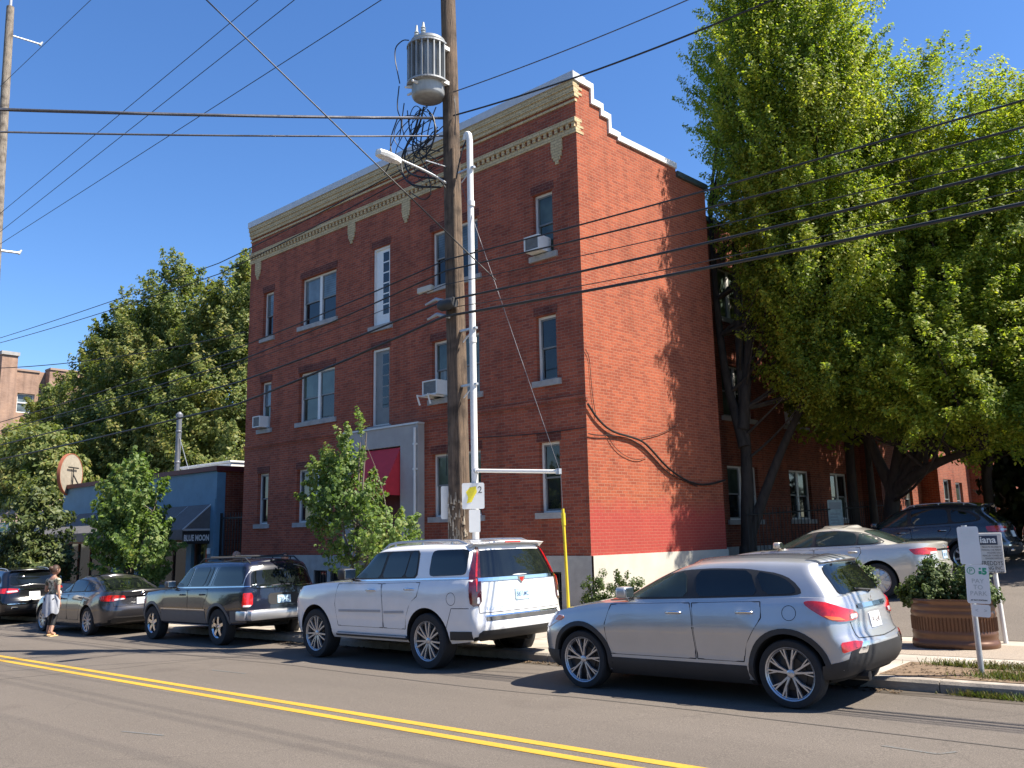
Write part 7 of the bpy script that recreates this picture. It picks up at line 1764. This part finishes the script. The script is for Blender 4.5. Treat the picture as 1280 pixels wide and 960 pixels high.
def head_mesh(t, c, yaw, hairm, bun=False, bald=False, r=.098):
    """face, ears, nose and hair on a shaped head; yaw turns the face (0 = looks along +y)"""
    b = MB(); Mx = Matrix.Translation(Vector(c)) @ Matrix.Rotation(yaw, 4, 'Z'); n, m_ = 20, 14; vs = []
    for i in range(m_ + 1):
        th = PI * i / m_
        for k in range(n):
            ph = 2 * PI * k / n; x, y, z = math.sin(th) * math.cos(ph), math.sin(th) * math.sin(ph), math.cos(th)
            zz = z * r * 1.28; yy = y * r * 1.12; xx = x * r * .86
            if z < -.2: f = 1 + (z + .2) * .38; xx *= f; yy = yy * f + .018 * (-z - .2)
            if y > .8 and abs(z + .12) < .22: yy += .020 * (1 - abs(z + .12) / .22) * (1 if abs(x) < .3 else 0)
            if y > .7 and .02 < z < .25 and .15 < abs(x) < .55: yy -= .010
            vs.append(Mx @ Vector((xx, yy, zz)))
    fs = [(i * n + k, (i + 1) * n + k, (i + 1) * n + (k + 1) % n, i * n + (k + 1) % n) for i in range(m_) for k in range(n)]
    b.add(vs, fs)
    for s_ in (-1, 1): b.bbox(s_ * r * .86 - .010, s_ * r * .86 + .010, -.018, .018, -.035, .035, .008, M=Mx)
    h = b.link('head', M['skin'], t, smooth=180)
    e = MB()
    for s_ in (-1, 1): e.tube([Mx @ Vector((s_ * .034, r * 1.02, .012)), Mx @ Vector((s_ * .034, r * 1.075, .012))], .010, 8)
    e.link('eyes', M['sign_black'], h); e = MB(); e.tube([Mx @ Vector((-.022, r * .99, -.065)), Mx @ Vector((0, r * 1.05, -.066)), Mx @ Vector((.022, r * .99, -.065))], .006, 6); e.link('mouth', M['lamp_dark_red'], h)
    g = MB(); vs = []; rr_ = random.Random(3)
    for i in range(11):
        th = PI * (.62 if not bald else .45) * i / 10
        for k in range(24):
            ph = 2 * PI * k / 24; front = max(0, math.sin(ph)); lim = th if not bald else th + .9
            th2 = min(lim, PI * (.62 - .36 * front)) if not bald else lim
            q = 1.06 + .03 * rr_.random()
            x, y, z = math.sin(th2) * math.cos(ph), math.sin(th2) * math.sin(ph), math.cos(th2)
            if bald and y > .45: q = .97
            vs.append(Mx @ Vector((x * r * .90 * q, y * r * 1.13 * q - .004, z * r * 1.28 * q)))
    g.add(vs, [(i * 24 + k, (i + 1) * 24 + k, (i + 1) * 24 + (k + 1) % 24, i * 24 + (k + 1) % 24) for i in range(10) for k in range(24)])
    if bun:
        B_ = Mx @ Vector((0, -r * 1.1, .05)); g.lathe([(0, -.055), (.045, -.04), (.06, 0), (.045, .04), (0, .055)], 14, M=Matrix.Translation(B_))
    g.link('hair', hairm, t, smooth=60)
V_ = Vector
def woman():
    t = thing('person', 'woman in camouflage top and black leggings with grey sweatshirt tied at her waist', 'person', (-22.95, 8.45, gz(-22.95)), (0, 0, math.radians(25)))
    j = {'pelvis': (V_((0, 0, .90)), (.135, .10)), 'waist': (V_((0, .01, 1.04)), (.115, .085)), 'chest': (V_((0, .0, 1.24)), (.135, .095)), 'upper': (V_((0, -.01, 1.36)), (.10, .075)), 'neck': (V_((0, .0, 1.44)), .048), 'nape': (V_((0, .015, 1.50)), .046),
         'shL': (V_((-.165, -.01, 1.345)), .05), 'elL': (V_((-.25, .02, 1.08)), .038), 'Lwrist': (V_((-.30, .24, 1.06)), .026),
         'shR': (V_((.165, -.01, 1.345)), .05), 'elR': (V_((.225, -.06, 1.08)), .038), 'Rwrist': (V_((.235, -.02, .84)), .026),
         'hipL': (V_((-.085, 0, .84)), .092), 'knL': (V_((-.10, .10, .47)), .058), 'anL': (V_((-.15, .06, .09)), .036), 'toL': (V_((-.17, .20, .035)), (.042, .028)),
         'hipR': (V_((.085, 0, .84)), .092), 'knR': (V_((.10, .02, .47)), .058), 'anR': (V_((.15, -.14, .10)), .036), 'toR': (V_((.165, .0, .035)), (.042, .028))}
    e = [('pelvis', 'waist'), ('waist', 'chest'), ('chest', 'upper'), ('upper', 'neck'), ('neck', 'nape'), ('upper', 'shL'), ('shL', 'elL'), ('elL', 'Lwrist'), ('upper', 'shR'), ('shR', 'elR'), ('elR', 'Rwrist'), ('pelvis', 'hipL'), ('hipL', 'knL'), ('knL', 'anL'), ('anL', 'toL'), ('pelvis', 'hipR'), ('hipR', 'knR'), ('knR', 'anR'), ('anR', 'toR')]
    jj = dict(j); ee = list(e)
    hand(jj, ee, 'L', jj['Lwrist'][0], (-.30, .30, 1.05), (.1, 1, -.1), (0, 0, 1), (1, 0, 0)); hand(jj, ee, 'R', jj['Rwrist'][0], (.235, .0, .77), (0, .15, -1), (0, 1, 0), (-1, 0, 0))
    skin('body', jj, ee, M['skin'], t, 'pelvis')
    g = lambda ns, k: {n: (j[n][0], tuple(x * k for x in (j[n][1] if hasattr(j[n][1], '__len__') else (j[n][1],) * 2))) for n in ns}
    top = g(['waist', 'chest', 'upper'], 1.10); top['neckb'] = (V_((0, 0, 1.405)), .075); 
    for s_ in 'LR': top['sh' + s_] = (j['sh' + s_][0], .064); top['sl' + s_] = (j['sh' + s_][0].lerp(j['el' + s_][0], .55), .056)
    top['hem'] = (V_((0, 0, .96)), (.15, .115))
    skin('top', top, [('hem', 'waist'), ('waist', 'chest'), ('chest', 'upper'), ('upper', 'neckb'), ('upper', 'shL'), ('shL', 'slL'), ('upper', 'shR'), ('shR', 'slR')], M['camo'], t, 'hem')
    leg = g(['pelvis', 'hipL', 'knL', 'hipR', 'knR'], 1.06)
    for s_ in 'LR': leg['cu' + s_] = (j['kn' + s_][0].lerp(j['an' + s_][0], .72), .043)
    skin('leggings', leg, [('pelvis', 'hipL'), ('hipL', 'knL'), ('knL', 'cuL'), ('pelvis', 'hipR'), ('hipR', 'knR'), ('knR', 'cuR')], M['legging'], t, 'pelvis')
    b = MB(); n = 30; vs = []                      # sweatshirt hanging from the waist at the back, ragged folds
    for i, (z, k) in enumerate(((1.0, 1.0), (.92, 1.12), (.82, 1.22), (.70, 1.26), (.60, 1.22))):
        for q in range(n + 1):
            a = PI * (.98 + 1.04 * q / n); f = 1 + .05 * math.sin(a * 9 + z * 6) * (1 if i else .4); zz = z - (.10 * math.sin((a - PI) * 1.0) if i > 2 else 0) + (.04 * math.sin(a * 5) if i == 4 else 0)
            vs.append((.185 * k * f * math.cos(a), .14 * k * f * math.sin(a), zz))
    b.add(vs, [(i * (n + 1) + q, i * (n + 1) + q + 1, (i + 1) * (n + 1) + q + 1, (i + 1) * (n + 1) + q) for i in range(4) for q in range(n)])
    b.tube([(-.17, 0, 1.0), (-.10, .13, 1.01), (.0, .15, 1.0), (.1, .13, 1.01), (.17, 0, 1.0)], [.03, .035, .045, .035, .03], 8); b.tube([(.16, -.06, .98), (.22, -.04, .85), (.21, -.03, .66)], [.04, .045, .035], 8)
    b.link('tied_sweatshirt', M['sweat_grey'], t, smooth=70)
    for s_ in 'LR':
        a, c_ = j['an' + s_][0], j['to' + s_][0]; b = MB(); b.bbox(c_.x - .047, c_.x + .047, a.y - .06, c_.y + .05, .0, .025, .01); b.tube([V_((c_.x - .045, c_.y - .06, .02)), V_((c_.x, c_.y - .06, .075)), V_((c_.x + .045, c_.y - .06, .02))], .012, 6); b.link('sandal', M['sandal'], t)
    head_mesh(t, (0, .03, 1.58), math.radians(-18), M['hair_brown'], bun=True)
    bag = thing('carry_bag', 'white bag held at the hip of the woman in the street', 'bag', (-23.3, 8.62, gz(-23.2) + .98), (0, 0, math.radians(25)))
    b = MB(); b.bbox(-.11, .08, -.05, .16, -.09, .10, .05); b.link('bag', M['white_paint'], bag, smooth=60); b = MB(); b.tube(smooth_path([(-.08, .05, .09), (-.02, .05, .16), (.05, .05, .09)]), .010, 6); b.link('strap', M['white_paint'], bag)
woman()
def man(label, loc, yaw, hairm, bald, h=1.0):
    t = thing('person', label, 'person', loc, (0, 0, yaw)); t.scale = (h, h, h)
    j = {'pelvis': (V_((0, 0, .95)), (.15, .11)), 'waist': (V_((0, .02, 1.1)), (.145, .11)), 'chest': (V_((0, .0, 1.30)), (.165, .115)), 'upper': (V_((0, -.01, 1.44)), (.12, .085)), 'neck': (V_((0, .0, 1.51)), .056), 'nape': (V_((0, .015, 1.56)), .054)}
    e = [('pelvis', 'waist'), ('waist', 'chest'), ('chest', 'upper'), ('upper', 'neck'), ('neck', 'nape')]
    for s_, k in (('L', -1), ('R', 1)):
        j['sh' + s_] = (V_((.195 * k, -.01, 1.42)), .058); j['el' + s_] = (V_((.255 * k, -.02, 1.12)), .044); j[s_ + 'wrist'] = (V_((.26 * k, .08, .88)), .03); e += [('upper', 'sh' + s_), ('sh' + s_, 'el' + s_), ('el' + s_, s_ + 'wrist')]
        hand(j, e, s_, j[s_ + 'wrist'][0], (.262 * k, .10, .81), (0, .15, -1), (0, 1, 0), (-k, 0, 0))
        j['hip' + s_] = (V_((.095 * k, 0, .88)), .10); j['kn' + s_] = (V_((.11 * k, .02, .49)), .066); j['an' + s_] = (V_((.115 * k, -.02, .09)), .045); j['to' + s_] = (V_((.13 * k, .13, .04)), (.05, .034)); e += [('pelvis', 'hip' + s_), ('hip' + s_, 'kn' + s_), ('kn' + s_, 'an' + s_), ('an' + s_, 'to' + s_)]
    skin('body', j, e, M['skin'], t, 'pelvis')
    g = lambda n, k: (j[n][0], tuple(x * k for x in (j[n][1] if hasattr(j[n][1], '__len__') else (j[n][1],) * 2)))
    top = {n: g(n, 1.1) for n in ('waist', 'chest', 'upper')}; top['hem'] = (V_((0, 0, .92)), (.17, .125)); ed = [('hem', 'waist'), ('waist', 'chest'), ('chest', 'upper')]
    for s_ in 'LR': top['sh' + s_] = g('sh' + s_, 1.2); top['sl' + s_] = (j['sh' + s_][0].lerp(j['el' + s_][0], .7), .058); ed += [('upper', 'sh' + s_), ('sh' + s_, 'sl' + s_)]
    skin('shirt', top, ed, M['shirt_dark'], t, 'hem')
    lg = {n: g(n, 1.12) for n in ('pelvis', 'hipL', 'knL', 'hipR', 'knR', 'anL', 'anR')}
    skin('trousers', lg, [('pelvis', 'hipL'), ('hipL', 'knL'), ('knL', 'anL'), ('pelvis', 'hipR'), ('hipR', 'knR'), ('knR', 'anR')], M['denim'], t, 'pelvis')
    head_mesh(t, (0, .03, 1.66), 0, hairm, bald=bald)
man('balding man standing on the pavement, head just above the navy SUV roof rack', (-20.79, 12.2, gz(-20.8, .13)), math.radians(150), M['hair_grey'], True, .985)
man('dark haired man standing behind the rear end of the navy SUV', (-18.58, 12.2, gz(-18.6, .13)), math.radians(-120), M['hair_brown'], False, .935)
# ------------------------------------------------------------------ camera, sun, sky
def set_camera():
    f = 1062.14; W_ = 1280
    T = math.radians(48.2); p = math.radians(9.949); r = math.radians(-1.172)
    rt = Vector((1, 0, 0)); fw = Vector((0, math.cos(p), math.sin(p))); up = rt.cross(fw)
    r2 = math.cos(r) * rt + math.sin(r) * up; u2 = -math.sin(r) * rt + math.cos(r) * up
    Mt = Matrix(((math.sin(T), -math.cos(T), 0), (math.cos(T), math.sin(T), 0), (0, 0, 1)))
    r2, u2, fw = Mt @ r2, Mt @ u2, Mt @ fw
    cam = bpy.data.cameras.new('camera'); o = bpy.data.objects.new('camera', cam); COL.objects.link(o)
    cam.sensor_width = 36; cam.lens = f * 36 / W_; cam.clip_end = 3000; cam.clip_start = .05
    m = Matrix.Identity(4)
    for i in range(3): m[i][0], m[i][1], m[i][2] = r2[i], u2[i], -fw[i]
    m.translation = Vector((0, 0, 1.745)); o.matrix_world = m
    scene.camera = o
set_camera()
EL = math.radians(55.5); SUN = Vector((.89, .46, 0)).normalized() * math.cos(EL) + Vector((0, 0, math.sin(EL)))
sl = bpy.data.lights.new('sun', 'SUN'); sl.energy = 4.8; sl.angle = math.radians(.53); sl.color = (1, .925, .81)
so = bpy.data.objects.new('sun', sl); COL.objects.link(so); so.rotation_euler = SUN.to_track_quat('Z', 'Y').to_euler(); so.location = (30, 20, 60)
w = bpy.data.worlds.new('World'); scene.world = w; w.use_nodes = True
nt = w.node_tree; bg = nt.nodes['Background']; sk = nt.nodes.new('ShaderNodeTexSky'); sk.sky_type = 'NISHITA'; sk.sun_disc = False
sk.sun_elevation = EL; sk.sun_rotation = math.atan2(SUN.x, SUN.y); sk.altitude = 50; sk.air_density = 1.0; sk.dust_density = .25; sk.ozone_density = 5.0
hs = nt.nodes.new('ShaderNodeHueSaturation'); hs.inputs['Saturation'].default_value = 1.17; hs.inputs['Hue'].default_value = .506
nt.links.new(sk.outputs[0], hs.inputs['Color']); nt.links.new(hs.outputs[0], bg.inputs[0]); bg.inputs[1].default_value = .08
scene.view_settings.view_transform = 'Standard'; scene.view_settings.look = 'None'; scene.view_settings.exposure = 1.43; scene.view_settings.gamma = 1
scene.cycles.use_denoising = True
scene.cycles.max_bounces = 6; scene.cycles.diffuse_bounces = 3; scene.cycles.glossy_bounces = 3; scene.cycles.transmission_bounces = 4; scene.cycles.transparent_max_bounces = 6
scene.cycles.sample_clamp_indirect = 6
